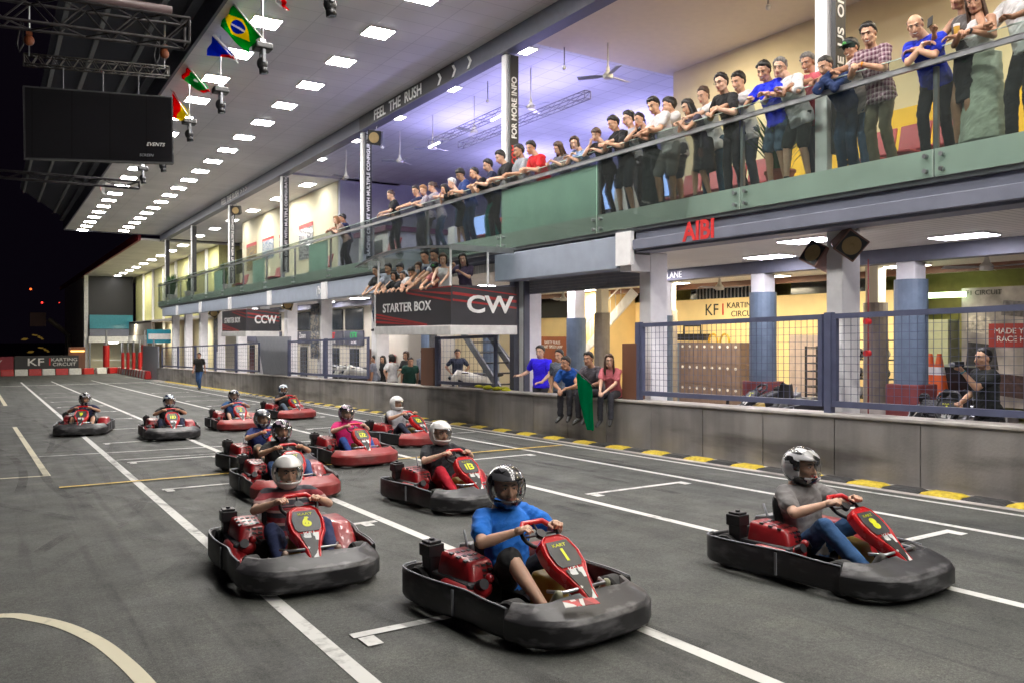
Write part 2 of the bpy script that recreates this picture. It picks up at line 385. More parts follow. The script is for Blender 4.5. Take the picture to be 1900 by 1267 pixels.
for x, y, hd, rad, span in ARC:
    for off in (0, 1.02 if abs(rad) > 5 else .12):
        a = R(hd); px_, py_ = x + off * math.sin(a), y - off * math.cos(a); n_ = 26; st_ = R(span) * abs(rad) / n_; wdt = rnd.uniform(.035, .07); P_ = []
        for i in range(n_): P_.append((px_, py_, a)); px_ += math.cos(a) * st_; py_ += math.sin(a) * st_; a += st_ / rad
        for (x0, y0, a0), (x1, y1, a1) in zip(P_[:-1], P_[1:]):
            z_ = .0135 + idx * .0001
            if max(x0, x1) > 8.6: continue
            mb.sheet([(x0 + math.sin(a0) * wdt, y0 - math.cos(a0) * wdt, gz(y0 - math.cos(a0) * wdt) + z_), (x1 + math.sin(a1) * wdt, y1 - math.cos(a1) * wdt, gz(y1 - math.cos(a1) * wdt) + z_), (x1 - math.sin(a1) * wdt, y1 + math.cos(a1) * wdt, gz(y1 + math.cos(a1) * wdt) + z_), (x0 - math.sin(a0) * wdt, y0 + math.cos(a0) * wdt, gz(y0 + math.cos(a0) * wdt) + z_)])
        idx += 1
struct(mb.build('tyre_marks', RF, fix=False))
# ================================================================ pit building
BL = empty('pit_building', (10, 15, 0), label='long two storey pit building with a deep overhanging roof and open lower floor', cat='building')
def bp_(mb, name, m, **k): return par(mb.build(name, m, **k), BL)
ZF, ZC = 3.96, 3.25          # upper floor level, lower ceiling
Y0, Y1 = -8, 59.2
ZS = 8.66
mb = MB(); mb.box(4.1, 9.86, Y0, 60.2, ZS, ZS + .2); bp_(mb, 'soffit', M['soffit'])
mb = MB(); mb.box(4.02, 4.09, Y0, 60.3, ZS - .06, ZS + .75); mb.box(4.02, 9.9, 60.22, 60.32, ZS - .05, ZS + .7); mb.box(3.8, 4.02, Y0, 60.3, ZS + .55, ZS + .7); bp_(mb, 'roof_fascia', M['beam'])
mb = MB(); mb.hexa([(4.02, Y0, ZS + .76), (4.02, 60.3, ZS + .76), (1.6, 60.3, ZS + 2.4), (1.6, Y0, ZS + 2.4)], [(4.02, Y0, ZS + .86), (4.02, 60.3, ZS + .86), (1.6, 60.3, ZS + 2.5), (1.6, Y0, ZS + 2.5)])
bp_(mb, 'upper_canopy', M['beam'])
mb = MB()
for x in (3.5, 2.6, 1.8):
    z = ZS + .7 + (4.02 - x) * .68; mb.box(x - .06, x + .06, Y0, 60.2, z - .05, z + .06)
bp_(mb, 'canopy_purlin', M['grey'])
# long beam with lettering
mb = MB(); mb.box(9.86, 10.12, Y0, 60.2, 8.22, 8.8); mb.box(9.82, 10.16, Y0, 60.2, 8.2, 8.218); bp_(mb, 'roof_beam', M['beam'])
LT = M['txtw']
def side_text(body, y, z, size, m, x=9.852, parent=BL, sx=1.0, bold=0, name='beam_lettering'):
    Mx = frame((x, y, z), (0, -1, 0), (0, 0, 1))
    o = text(name, body, size, Mx, m, sx=sx, bold=bold); return par(o, parent) if parent else o
mb = MB(); mb.box(9.845, 9.858, 18.0, 24.2, 8.24, 8.655, 0); bp_(mb, 'beam_sign_board', M['dark'])
side_text('FEEL  THE  RUSH', 21.4, 8.43, .42, LT, x=9.84, sx=1.05, bold=.006)
for k in range(3):
    y = 18.75 - k * .78; mb = MB()
    for sgn in (1, -1): mb.prism([(9.838, y + .1, 8.43 + sgn * .15), (9.838, y + .0, 8.43 + sgn * .15), (9.838, y - .12, 8.43), (9.838, y - .02, 8.43)], (.012, 0, 0))
    bp_(mb, 'beam_arrow', LT)
side_text('FEEL THE RUSH  > > >', 40, 8.43, .42, LT, x=9.84, sx=1.2)
# upper hall ceiling, rooms
mb = MB(); mb.box(10.14, 31, Y0, 15.1, 8.35, 8.5); bp_(mb, 'front_room_ceiling', mat('cream_ceiling', (.68, .6, .5), .8, var=.03))
mb = MB(); mb.box(10.14, 31, 15.1, 33.2, 8.5, 8.65); mb.box(10.14, 31, 15.1, 15.16, 8.35, 8.499); bp_(mb, 'hall_ceiling', M['hall'])
mb = MB(); mb.box(10.14, 15.4, 33.2, 60, 8.42, 8.55); bp_(mb, 'far_room_ceiling', M['soffit'])
mb = MB(); mb.box(14.45, 14.6, Y0, 14.9, ZF, 8.35); bp_(mb, 'front_room_wall', mat('front_room_plaster', (.74, .64, .42), .75, var=.05, scale=1.5))
mb = MB(); mb.box(12.62, 31, 33.2, 33.4, ZF, 8.5); mb.box(31, 31.1, 14.9, 33.4, ZF, 8.5); mb.box(14.61, 31, 14.6, 14.8, ZF, 8.35); bp_(mb, 'hall_wall', mat('hall_plaster', (.6, .6, .68), .8, var=.04))
mb = MB(); mb.box(12.6, 12.8, 33.41, 49.1, ZF, 8.4); bp_(mb, 'cream_room_wall', M['cream'])
mb = MB(); mb.box(12.81, 15.2, 49, 49.15, ZF, 8.4); bp_(mb, 'wood_end_wall', mat('timber_wall', (.5, .28, .14), .6, stretch=(1, 1, .1)))
mb = MB(); mb.box(15.2, 15.35, 49.16, 60, ZF, 8.4); bp_(mb, 'far_gallery_wall', M['cream'])
for y in range(50, 60, 3):
    mb = MB(); mb.box(15.14, 15.19, y, y + 2.6, 6.2, 7.9); bp_(mb, 'gallery_window', M['win'])
# floor slab + edge beam
mb = MB(); mb.box(9.75, 31, Y0, Y1, 3.5, ZF); bp_(mb, 'upper_floor', M['slab'])
mb = MB(); mb.box(9.62, 9.745, Y0, Y1, 3.6, 3.99); bp_(mb, 'floor_edge', M['grey'])
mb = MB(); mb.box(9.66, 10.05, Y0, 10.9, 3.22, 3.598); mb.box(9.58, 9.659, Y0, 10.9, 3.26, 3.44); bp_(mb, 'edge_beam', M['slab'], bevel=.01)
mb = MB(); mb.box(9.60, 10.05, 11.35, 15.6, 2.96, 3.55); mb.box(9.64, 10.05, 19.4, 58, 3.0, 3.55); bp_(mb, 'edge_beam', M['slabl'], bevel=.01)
mb = MB(); mb.box(9.55, 9.64, 10.92, 11.33, 3.0, 3.6); mb.box(9.64, 10.4, 11.0, 11.3, 2.9, 3.2); bp_(mb, 'beam_bracket', M['col'])
for y in (26.5, 33, 39.5, 46, 52.5):
    mb = MB(); mb.box(9.58, 9.638, y, y + .5, 2.98, 3.56); bp_(mb, 'beam_bracket', M['col'])
side_text('AIBI', 9.3, 3.42, .42, M['txtr'], x=9.575, sx=.95, bold=.012, name='wall_lettering')
side_text('(fb)', 27.3, 3.3, .4, M['txtw'], x=9.62, name='wall_lettering')
# lower ceiling with cross beams
mb = MB(); mb.box(10.05, 31, Y0, Y1, 3.25, 3.45); bp_(mb, 'lower_ceiling', M['lowc'])
mb = MB(); mb.box(13.1, 13.4, Y0, Y1, 3.0, 3.249); bp_(mb, 'lower_beam', M['beam'])
mb = MB(); mb.box(17.4, 17.5, Y0, 30, 3.1, 3.249); bp_(mb, 'lower_beam', M['brown'])
side_text('KARTING CIRCUIT  FEEL THE RUSH  SPEED  PIT LANE', 15.6, 3.11, .2, M['txtw'], x=13.09, name='beam_lettering')
# pit lane floor and yellow back wall (all follow the fall of the ground)
mb = MB(); mb.box(XW + .37, 31, -8, 59, -.1, .02, slope=True); o = mb.build('pit_lane_floor', COP); struct(o)
mb = MB(); mb.box(18.5, 18.7, 11.2, 28, -.8, 2.85); bp_(mb, 'yellow_wall', M['yellow_wall'])
mb = MB(); mb.box(19.5, 19.6, -8, 40, -.8, 3.25); bp_(mb, 'rear_wall', mat('olive_wall', (.3, .28, .1), .8))
mb = MB(); mb.box(18.45, 18.49, 21.3, 27.2, 2.42, 3.2); bp_(mb, 'high_window', M['win'])
mb = MB(); mb.box(17.0, 18.49, 20.9, 22.3, -.8, 3.2); bp_(mb, 'yellow_pier', M['yellow_wall'])
mb = MB(); mb.box(18.6, 18.9, 15.6, 18.4, 2.86, 3.24); mb.box(18.6, 18.9, 12.2, 14.6, 2.86, 3.24); bp_(mb, 'high_window', M['win'])
mb = MB()
for k in range(16): mb.box(18.55, 18.58, 16 + k * .14, 16.03 + k * .14, 2.86, 3.2)
bp_(mb, 'window_bars', M['grey'])
mb = MB(); mb.box(18.43, 18.5, 13.6, 14.5, -.4, 1.75); bp_(mb, 'store_door', mat('pale_door', (.5, .4, .36), .5)); 
mb = MB(); mb.box(18.42, 18.5, 22.3, 23.1, -.5, 1.3); bp_(mb, 'store_door', mat('tan_door', (.45, .36, .2), .5))
side_text('KF', 17.42, 2.5, .5, M['txtk'], x=18.49, name='wall_lettering'); side_text('1', 16.97, 2.5, .5, M['txtr'], x=18.49, name='wall_lettering')
side_text('KARTING', 16.25, 2.62, .24, M['txtk'], x=18.49, sx=1.1, name='wall_lettering'); side_text('CIRCUIT', 16.15, 2.37, .24, M['txtk'], x=18.49, sx=1.1, name='wall_lettering')
# shop fronts further along (lower level)
mb = MB(); mb.box(14.0, 14.2, 28.2, 59, -1.4, 3.25); mb.box(14.21, 18.5, 28.2, 28.35, -1, 3.25); bp_(mb, 'shop_front', M['ccw'])
for y, a in ((33.9, 0), (36.4, 0), (41, 1), (46, 1), (51, 1)):
    mb = MB(); mb.box(13.94, 13.99, y, y + 2.1, 2.0, 2.95); bp_(mb, 'shop_window', M['win'])
    mb = MB(); mb.box(13.93, 13.99, y - .1, y + 2.2, 1.3, 1.95); bp_(mb, 'shop_sign', M['beam'])
    mb = MB(); mb.box(13.93, 13.99, y + .5, y + 1.5, -1.3, 1.15); bp_(mb, 'shop_door', M['win'])
SG = mat('green_lettering', (.02, .5, .12), .5)
for y, s_, m_ in ((34.9, 'OTK', SG), (37.5, 'B7', M['txtr']), (42.1, 'Zoom', M['txtw'])): side_text(s_, y, 1.72, .42, m_, x=13.92, bold=.012, name='shop_lettering'); side_text('RACING', y, 1.42, .17, M['txtw'], x=13.92, name='shop_lettering')
# big columns: lower and upper
def column(x, y, z0, z1, wx, wy, m, nm='column'):
    mb = MB(); mb.box(x - wx / 2, x + wx / 2, y - wy / 2, y + wy / 2, z0, z1); return bp_(mb, nm, m, bevel=.015)
pink = mat('pinkish_column', (.68, .55, .58), .5, var=.05)
for y, wy in ((7.18, .26), (11.14, .3), (15.2, .3)):
    column(10.3, y, gz(y), 3.25, .42, wy, M['col'])
for k, y in enumerate((23.6, 28.6, 32.6, 36.5, 40.3, 44.6, 48.7, 52.9, 57)):
    column(10.3, y, gz(y), 3.25, .42, .42, M['col'])
for y in (7.96, 11.13):                                  # padded columns with dark red plinths
    column(13.3, y, gz(y), 3.0, .34, .34, M['col'])
    mb = MB(); mb.cyl((13.3, y, gz(y) + .3), (13.3, y, 2.7 if y < 9 else 2.62), .27, n=20); bp_(mb, 'column_padding', M['bluepad'], smooth=False)
    mb = MB(); mb.box(13.02, 13.6, y - .3, y + .3, gz(y), .92 if y < 9 else .82); bp_(mb, 'column_plinth', M['redpad'], bevel=.02)
for y in (13.89, 17.15, 21.5, 25.8):
    column(13.1, y, gz(y), 3.0, .34, .34, M['col'])
    mb = MB(); mb.cyl((13.1, y, gz(y) + .1), (13.1, y, 2.2), .26, n=20); bp_(mb, 'column_padding', M['bluepad'])
for x, y in ((16.2, 10.5), (16.2, 16.9), (16.2, 19.87)):
    column(x, y, gz(y), 3.25, .3, .3, M['ccw'])
    mb = MB(); mb.cyl((x, y, gz(y)), (x, y, 2.45), .25, n=18); bp_(mb, 'column_padding', M['greypad'])
UC = [7.24, 15.7, 24.2, 32.7, 41.3, 50.2, 58.7]
for k, y in enumerate(UC):
    column(10.0, y + .05, ZF, 8.21, .13, .2, M['col'], 'upper_column')
    mb = MB(); mb.box(9.97, 10.2, y - .17, y - .095, 4.3, 8.15); bp_(mb, 'column_banner', M['dark'])
    if y < 45:
        s_ = {0: 'LIKE  US  ON  FACEBOOK', 1: 'KF1.COM  FOR MORE INFO'}.get(k, 'RACING CIRCUIT WITH MULTIPLE CONFIGURATIONS')
        sz = .19 if k < 2 else .15
        Mx = frame((10.085, y - .175, 6.35 if k else 6.6), (0, 0, 1), (-1, 0, 0))
        if k == 1:
            par(text('banner_lettering', 'FOR MORE INFO', sz, frame((10.085, y - .175, 6.95), (0, 0, 1), (-1, 0, 0)), M['txtw'], bold=.004), BL)
            par(text('banner_lettering', 'KF1.COM', sz, frame((10.085, y - .175, 5.7), (0, 0, 1), (-1, 0, 0)), M['txtr'], bold=.004), BL)
        else: par(text('banner_lettering', s_, sz, Mx, M['txtw'], sx=1.15 if k > 1 else 1.25, bold=.003), BL)
# roller shutter housing and dark posts round the wide opening
mb = MB()
for k in range(6): mb.box(10.1 + .0, 10.2, 11.3, 14.95, 2.66 + k * .06, 2.66 + k * .06 + .052)
mb.box(10.05, 10.3, 11.25, 15.0, 3.0, 3.2); bp_(mb, 'roller_shutter', M['grey'])
mb = MB(); mb.box(9.98, 10.12, 15.38, 15.56, -.3, 3.2); mb.box(9.98, 10.12, 14.95, 15.0, -.3, 2.95); bp_(mb, 'door_post', M['beam'])
# ================================================================ balustrade
BAL = empty('glass_balustrade', (9.56, 10, 3.6), label='long green tinted glass balustrade with flat steel handrail along the upper floor', cat='balustrade')
ys = []; y = 59.1
joints = [-1.5, 2.35, 5.45, 8.45, 11.9, 15.3, 19.0, 22.6, 26.2, 30, 33.7, 37.4, 41, 44.6, 48.2, 51.8, 55.5, 59.1]
backed = {4, 9, 11, 13}   # panes with a solid green backing
for i in range(len(joints) - 1):
    a, b_ = joints[i] + .012, joints[i + 1] - .012
    mb = MB(); mb.box(XW, XW + .014, a, b_, 3.66, 5.2); par(mb.build('glass_pane', M['glass']), BAL)
    if i in (4, 8, 10, 12):
        mb = MB(); mb.box(XW + .03, XW + .05, a + (.2 if i > 4 else 0), b_ - (1.7 if i > 4 else 0), 4.0, 4.96); par(mb.build('backing_board', M['sgrn2']), BAL)
    mb = MB(); mb.box(XW + .03, XW + .06, a, b_, 3.665, 4.0); par(mb.build('lower_backing', M['sgrn']), BAL)
    mb = MB(); mb.box(XW + .05, XW + .1, b_ - .02, b_ + .035, 3.99, 5.0); par(mb.build('post', M['steel']), BAL)
    for dy in (-.11, .09):
        for z in (3.74, 3.92):
            mb = MB(); mb.cyl((XW - .03, b_ + dy + .012, z), (XW + .03, b_ + dy + .012, z), .028, n=10); par(mb.build('bolt', M['steel']), BAL)
mb = MB(); mb.box(XW - .001, XW + .016, -1.5, 59.1, 5.201, 5.212); par(mb.build('glass_edge', mat('pale_glass_edge', (.5, .62, .56), .3)), BAL)
mb = MB(); mb.box(XW - .05, XW - .004, -1.5, 59.1, 5.0, 5.06); mb.box(XW - .058, XW - .004, -1.5, 59.1, 5.061, 5.068); par(mb.build('handrail', M['steel']), BAL)
# ================================================================ karts
def helmetmat(name, base, accent, rough=.22):
    m, n, b = _nodes(name); L = n.links.new; b.inputs['Roughness'].default_value = rough; b.inputs['Coat Weight'].default_value = .7; b.inputs['Coat Roughness'].default_value = .06
    tc = n.nodes.new('ShaderNodeTexCoord'); mp = n.nodes.new('ShaderNodeMapping'); mp.inputs['Scale'].default_value = (1, .45, 1); L(tc.outputs['Object'], mp.inputs[0])
    t = n.nodes.new('ShaderNodeTexVoronoi'); t.inputs['Scale'].default_value = 24; L(mp.outputs[0], t.inputs['Vector'])
    r = n.nodes.new('ShaderNodeValToRGB'); L(t.outputs['Color'], r.inputs[0]); r.color_ramp.interpolation = 'CONSTANT'
    e = r.color_ramp.elements; e[0].color = (*base, 1); e[1].position = .50; e[1].color = (*accent, 1)
    x = r.color_ramp.elements.new(.78); x.color = (*[c * .5 for c in accent], 1)
    L(r.outputs[0], b.inputs['Base Color']); return m
def scuffed(name, col, scuff=(.25, .25, .26)):
    m, n, b = _nodes(name); L = n.links.new; tc = n.nodes.new('ShaderNodeTexCoord')
    def noi(s, d, sc=(1, 1, 1)):
        mp = n.nodes.new('ShaderNodeMapping'); mp.inputs['Scale'].default_value = sc; L(tc.outputs['Object'], mp.inputs[0])
        t = n.nodes.new('ShaderNodeTexNoise'); t.inputs['Scale'].default_value = s; t.inputs['Detail'].default_value = d; L(mp.outputs[0], t.inputs[0]); return t
    t = noi(5, 9, (1, 1, 3)); r = n.nodes.new('ShaderNodeValToRGB'); L(t.outputs[0], r.inputs[0]); e = r.color_ramp.elements
    e[0].position = .50; e[0].color = (*col, 1); e[1].position = .80; e[1].color = (*scuff, 1)
    r2 = n.nodes.new('ShaderNodeValToRGB'); L(noi(2.2, 5).outputs[0], r2.inputs[0]); r2.color_ramp.elements[0].position = .35; r2.color_ramp.elements[0].color = (.55, .55, .55, 1); r2.color_ramp.elements[1].position = .65; r2.color_ramp.elements[1].color = (1.3, 1.25, 1.25, 1)
    x = n.nodes.new('ShaderNodeMixRGB'); x.blend_type = 'MULTIPLY'; x.inputs[0].default_value = 1; L(r.outputs[0], x.inputs[1]); L(r2.outputs[0], x.inputs[2]); L(x.outputs[0], b.inputs['Base Color'])
    rr = n.nodes.new('ShaderNodeMapRange'); rr.inputs[3].default_value = .3; rr.inputs[4].default_value = .6; L(t.outputs[0], rr.inputs[0]); L(rr.outputs[0], b.inputs['Roughness'])
    bp = n.nodes.new('ShaderNodeBump'); bp.inputs['Strength'].default_value = .3; bp.inputs['Distance'].default_value = .006; L(noi(18, 6, (.4, .4, 2)).outputs[0], bp.inputs['Height']); L(bp.outputs[0], b.inputs['Normal']); return m
KB = scuffed('scuffed_black_bumper', (.022, .022, .025), (.24, .24, .25)); KR = scuffed('scuffed_red_bumper', (.30, .035, .035), (.36, .13, .12)); KS = scuffed('side_bumper_plastic', (.02, .02, .022), (.09, .09, .095))
KE = mat('red_engine_cover', (.30, .012, .016), .35, var=.2, scale=9, coat=.4, bump=.15, bscale=12); KP = mat('glossy_red_fairing', (.55, .008, .012), .25, var=.08, coat=.6)
TY = mat('tyre_rubber', (.03, .03, .03), .8, var=.3); TANK = mat('yellowed_fuel_tank', (.42, .29, .05), .35, var=.25, scale=5)
PL = mat('number_plate_vinyl', (.05, .05, .055), .35, var=.3, scale=12); NUM = mat('yellow_number', (.75, .78, .02), .5, var=0); GRN = mat('green_pedal', (.01, .25, .08), .4)
PAT = helmetmat('silver_black_stickers', (.03, .03, .03), (.7, .7, .7), .4)
SEAT = mat('seat_shell', (.018, .018, .02), .3)
STK = mat('sticker', (.6, .55, .52), .5)
def lerp(a, b, t): return a + (b - a) * t
def half(pts): return pts + [(-x, y) for x, y in pts[::-1]]
NOSE = [(0, .885), (.16, .883), (.31, .855), (.42, .78), (.505, .665), (.54, .50)]
def sweep(pts, secs, mi=None):
    """pts: plan outline (x, y); secs: list of (inset, z) closed section, or a function of index"""
    mb = MB(); n = len(pts); rs = []
    for i, p in enumerate(pts):
        p = Vector(p); a = Vector(pts[max(i - 1, 0)]); b = Vector(pts[min(i + 1, n - 1)]); t = (b - a).normalized(); nn = Vector((t.y, -t.x))
        if nn.dot(p - Vector((0, 0))) < 0: nn = -nn
        sc = secs(i / (n - 1)) if callable(secs) else secs
        rs.append([(p.x - nn.x * d, p.y - nn.y * d, z) for d, z in sc])
    mb.rings(rs); return mb
def smooth2(pts, k=4):
    P = [Vector(p) for p in pts]; Q = []
    for i in range(len(P) - 1):
        p0, p1, p2, p3 = P[max(i - 1, 0)], P[i], P[i + 1], P[min(i + 2, len(P) - 1)]
        for j in range(k):
            t = j / k; Q.append(tuple(.5 * ((2 * p1) + (p2 - p0) * t + (2 * p0 - 5 * p1 + 4 * p2 - p3) * t * t + (3 * p1 - p0 - 3 * p2 + p3) * t ** 3)))
    return Q + [tuple(P[-1])]
def shadeb(o, w=.01):
    for p in o.data.polygons: p.use_smooth = True
    if hasattr(o.data, 'set_sharp_from_angle'): o.data.set_sharp_from_angle(angle=R(27))
    return o
FA = Vector((0, .31, .545)); FV = (Vector((0, .76, .18)) - FA).normalized(); FN = Vector((0, -FV.z, FV.y))
def make_kart(front):
    r = empty('racing_kart', (0, 0, 0), label='x', cat='kart')
    # front bumper: broad nose with a chamfered, sloping top
    pts = [(-x, y) for x, y in NOSE[::-1]] + NOSE[1:]
    def sec(t):
        c = 1 - abs(2 * t - 1); dp = lerp(.10, .25, min(1, c * 1.6)); zt = lerp(.238, .228, c); zi = lerp(.252, .268, c)
        return [(.03, .035), (.0, .06), (.0, .170), (.024, .198), (dp * .8, zt + .015), (dp, zi), (dp + .012, zi - .03), (dp + .02, .12), (.09, .05)]
    o = shadeb(sweep(pts, sec).build('front_bumper', front, r)); 
    b_ = o.modifiers.new('bevel', 'BEVEL'); b_.width = .004; b_.segments = 2; b_.limit_method = 'ANGLE'; b_.angle_limit = R(30)
    # side + rear bumper, in two side halves and a rear bar
    for s in (1, -1):
        side = smooth2([(.53, .50), (.545, .30), (.535, .10), (.565, -.08), (.585, -.30), (.575, -.55), (.52, -.70), (.38, -.76)], 3)
        side = [(s * x, y) for x, y in side]
        def sec2(t): return [(.012, .05), (0, .07), (0, lerp(.215, .235, math.sin(t * 3.14))), (.008, lerp(.232, .252, math.sin(t * 3.14))), (.026, lerp(.23, .25, math.sin(t * 3.14))), (.03, .07)]
        shadeb(sweep(side, sec2).build('side_bumper', KS, r))
        mb = MB(); p0, p1 = side[2], side[3]
        mb.tube([(side[i][0] * .985, side[i][1], lerp(.232, .252, math.sin(i / (len(side) - 1) * 3.14)) + .004) for i in range(len(side))], .006, 5); mb.build('bumper_rim', M['grey'], r, smooth=True)
        mb = MB(); mb.box(s * .552 if s > 0 else -.562, s * .562 if s > 0 else -.552, -.02, .0, .07, .235); mb.build('bumper_seam', M['grey'], r)
    mb = MB(); mb.box(-.38, .38, -.775, -.735, .09, .23); mb.build('rear_bumper', KS, r, bevel=.012)
    mb = MB(); mb.prism([(-.25, .68, .05), (.25, .68, .05), (.28, .2, .05), (.3, -.66, .05), (-.3, -.66, .05), (-.28, .2, .05)], (0, 0, .012)); mb.build('floor_tray', M['dark'], r)
    # frame tubes
    for s in (1, -1):
        mb = MB(); mb.tube([(s * .14, .70, .12), (s * .2, .45, .10), (s * .26, 0, .10), (s * .28, -.64, .12)], .014, 6); mb.build('chassis_tube', M['grey'], r, smooth=True)
    mb = MB(); mb.tube([(-.22, .52, .28), (-.17, .62, .285), (.17, .62, .285), (.22, .52, .28)], .011, 6); mb.build('front_bar', M['steel'], r, smooth=True)
    mb = MB(); mb.cyl((-.42, -.52, .13), (.42, -.52, .13), .015, n=8); mb.build('rear_axle', M['steel'], r)
    # wheels
    for x, y, rad, wd in ((.41, .44, .125, .11), (-.41, .44, .125, .11), (.43, -.53, .135, .15), (-.43, -.53, .135, .15)):
        prof = [(.55, -wd / 2), (.9, -wd / 2), (1, -wd * .36), (1, wd * .36), (.9, wd / 2), (.55, wd / 2)]
        mb = MB(); rs = [[(x + q, y + rad * f * math.cos(2 * math.pi * k / 24), .138 + (rad - .138) + rad * f * math.sin(2 * math.pi * k / 24)) for k in range(24)] for f, q in prof]
        mb.rings(rs, cap=False, closed=True); t = mb.build('wheel', TY, r, smooth=False); shadeb(t)
        mb = MB(); mb.cyl((x - wd * .35, y, rad), (x + wd * .35, y, rad), rad * .54, n=16); mb.build('rim', M['grey'], t)
    # side pods: right one low beside the engine, left one large
    def pod(nm, x0, x1, y0, y1, z0, z1, sl=.35):
        mb = MB(); mb.hexa([(x0, y0, z0), (x1, y0, z0), (x1, y1, z0), (x0, y1, z0)], [(lerp(x0, x1, .12), y0 + .04, z1), (lerp(x0, x1, .88), y0 + .04, z1), (lerp(x0, x1, .84), lerp(y1, y0, sl), z1), (lerp(x0, x1, .16), lerp(y1, y0, sl), z1)])
        o = mb.build(nm, KE, r, bevel=.035); 
        for p in o.data.polygons: p.use_smooth = True
        return o
    pod('side_pod', .36, .52, -.30, .27, .08, .25, .45); pod('side_pod', -.52, -.25, -.40, .20, .10, .34, .3)
    # engine: slotted red shroud, block, air box
    mb = MB(); mb.box(.2, .47, -.66, -.2, .10, .26); mb.build('engine_block', M['dark'], r, bevel=.02)
    mb = MB(); mb.hexa([(.19, -.24, .17), (.44, -.20, .17), (.47, -.62, .17), (.2, -.62, .17)], [(.21, -.30, .37), (.40, -.28, .37), (.43, -.60, .405), (.22, -.60, .405)])
    o = mb.build('engine_cover', KE, r, bevel=.03)
    for p in o.data.polygons: p.use_smooth = True
    mb = MB()
    for c_ in range(3):
        for k in range(5):                              # slots on the face turned forward
            x = .235 + c_ * .048; z = .205 + k * .032; yy = lerp(-.232, -.292, (z - .17) / .2)
            mb.prism([(x, yy + .0075, z), (x + .034, yy + .0075, z + .006), (x + .034, yy + .002, z + .02), (x, yy + .002, z + .014)], (0, -.012, 0))
        for k in range(4):
            x = .25 + k * .045; y = -.36 - c_ * .08; zz = lerp(.37, .405, (-.30 - y) / .3)
            mb.prism([(x, y, zz - .01), (x + .028, y + .008, zz - .01), (x + .028, y + .04, zz - .012), (x, y + .032, zz - .012)], (0, 0, .0118))
    mb.build('cooling_slot', M['black'], o)  # thin black plates stand for the dark inside the openings
    mb = MB(); mb.ell((.37, -.19, .22), (.07, .05, .06)); mb.ell((.33, -.17, .285), (.03, .03, .03)); mb.build('carburettor', KE, r, smooth=True)
    mb = MB(); mb.cyl((.40, -.13, .27), (.40, -.18, .25), .035, n=12); mb.cyl((.27, -.16, .25), (.31, -.16, .30), .012, n=8); mb.build('filler_cap', M['dark'], r)
    mb = MB(); mb.hexa([(.38, -.76, .2), (.47, -.76, .2), (.47, -.66, .2), (.38, -.66, .2)], [(.375, -.77, .40), (.475, -.77, .40), (.475, -.655, .40), (.375, -.655, .40)])
    mb.box(.362, .488, -.778, -.647, .345, .43); mb.box(.375, .475, -.765, -.66, .432, .45); mb.cyl((.425, -.71, .45), (.425, -.71, .465), .02, n=10)
    mb.build('air_box', M['black'], r, bevel=.012)
    for c_ in r.children:
        if c_.name.split('.')[0] in ('engine_block', 'engine_cover', 'carburettor', 'filler_cap', 'air_box'): c_.location.y += .25
    mb = MB(); mb.hexa([(-.16, -.62, .30), (.18, -.62, .30), (.18, -.46, .34), (-.16, -.46, .34)], [(-.14, -.62, .38), (.17, -.62, .38), (.16, -.5, .40), (-.13, -.5, .40)]); mb.tube([(.12, -.66, .3), (.0, -.72, .26), (-.3, -.72, .24)], .028, 8, True); mb.build('exhaust', M['steel'], r, bevel=.01).location.y = .12
    mb = MB(); mb.box(-.45, -.22, -.74, -.52, .22, .30); mb.build('rear_guard', KS, r, bevel=.02).location.y = .08
    # seat shell
    mb = MB(); rs = []
    prof = [(.12, .085, .15), (-.05, .07, .19), (-.22, .08, .2), (-.36, .15, .2), (-.43, .30, .2), (-.47, .46, .185), (-.49, .52, .12)]
    for y, z, wd in prof:
        up = .10 if z < .12 else .07
        rs.append([(-wd, y + (.05 if z > .12 else 0), z + up), (-wd * .8, y, z + .02), (0, y, z), (wd * .8, y, z + .02), (wd, y + (.05 if z > .12 else 0), z + up)])
    vs = [p for q in rs for p in q]; fs = [(j * 5 + i, j * 5 + i + 1, j * 5 + i + 6, j * 5 + i + 5) for j in range(len(rs) - 1) for i in range(4)]
    mb.add(vs, fs); o = mb.build('seat', SEAT, r, smooth=True); o.location.y = .1; sd = o.modifiers.new('s', 'SOLIDIFY'); sd.thickness = .016; ss = o.modifiers.new('ss', 'SUBSURF'); ss.levels = 1; ss.render_levels = 1
    mb = MB(); mb.tube([(side_ * .2, -.30, .2), (side_ * .225, -.40, .34), (side_ * .21, -.48, .5)] if (side_ := 1) else [], .01, 5); mb.tube([(-.2, -.30, .2), (-.225, -.40, .34), (-.21, -.48, .5)], .01, 5); mb.build('seat_edge', M['grey'], r, smooth=True).location.y = .1
    # tank between the legs
    mb = MB(); mb.hexa([(-.10, .10, .07), (.10, .10, .07), (.085, .36, .07), (-.085, .36, .07)], [(-.095, .12, .32), (.095, .12, .32), (.07, .28, .29), (-.07, .28, .29)])
    o = mb.build('fuel_tank', TANK, r, bevel=.03); o.location.y = .08
    for p in o.data.polygons: p.use_smooth = True
    # steering fairing: long red blade from the wheel down to the nose, plate on top
    A, V, N_ = FA, FV, FN
    prof = [(0, .075), (.04, .125), (.14, .145), (.24, .135), (.32, .095), (.42, .062), (.57, .045)]
    def loop(e, d): return [A + V * v + Vector((1, 0, 0)) * (u - e) + N_ * d for v, u in prof] + [A + V * v - Vector((1, 0, 0)) * (u - e) + N_ * d for v, u in prof[::-1]]
    mb = MB(); l0, l1, l2, l3 = loop(-.004, -.07), loop(0, -.01), loop(.016, .012), loop(.028, .0)
    mb.rings([l0, l1, l2, l3]); o = mb.build('steering_fairing', KP, r); shadeb(o)
    b_ = o.modifiers.new('bevel', 'BEVEL'); b_.width = .006; b_.segments = 2; b_.limit_method = 'ANGLE'; b_.angle_limit = R(30)
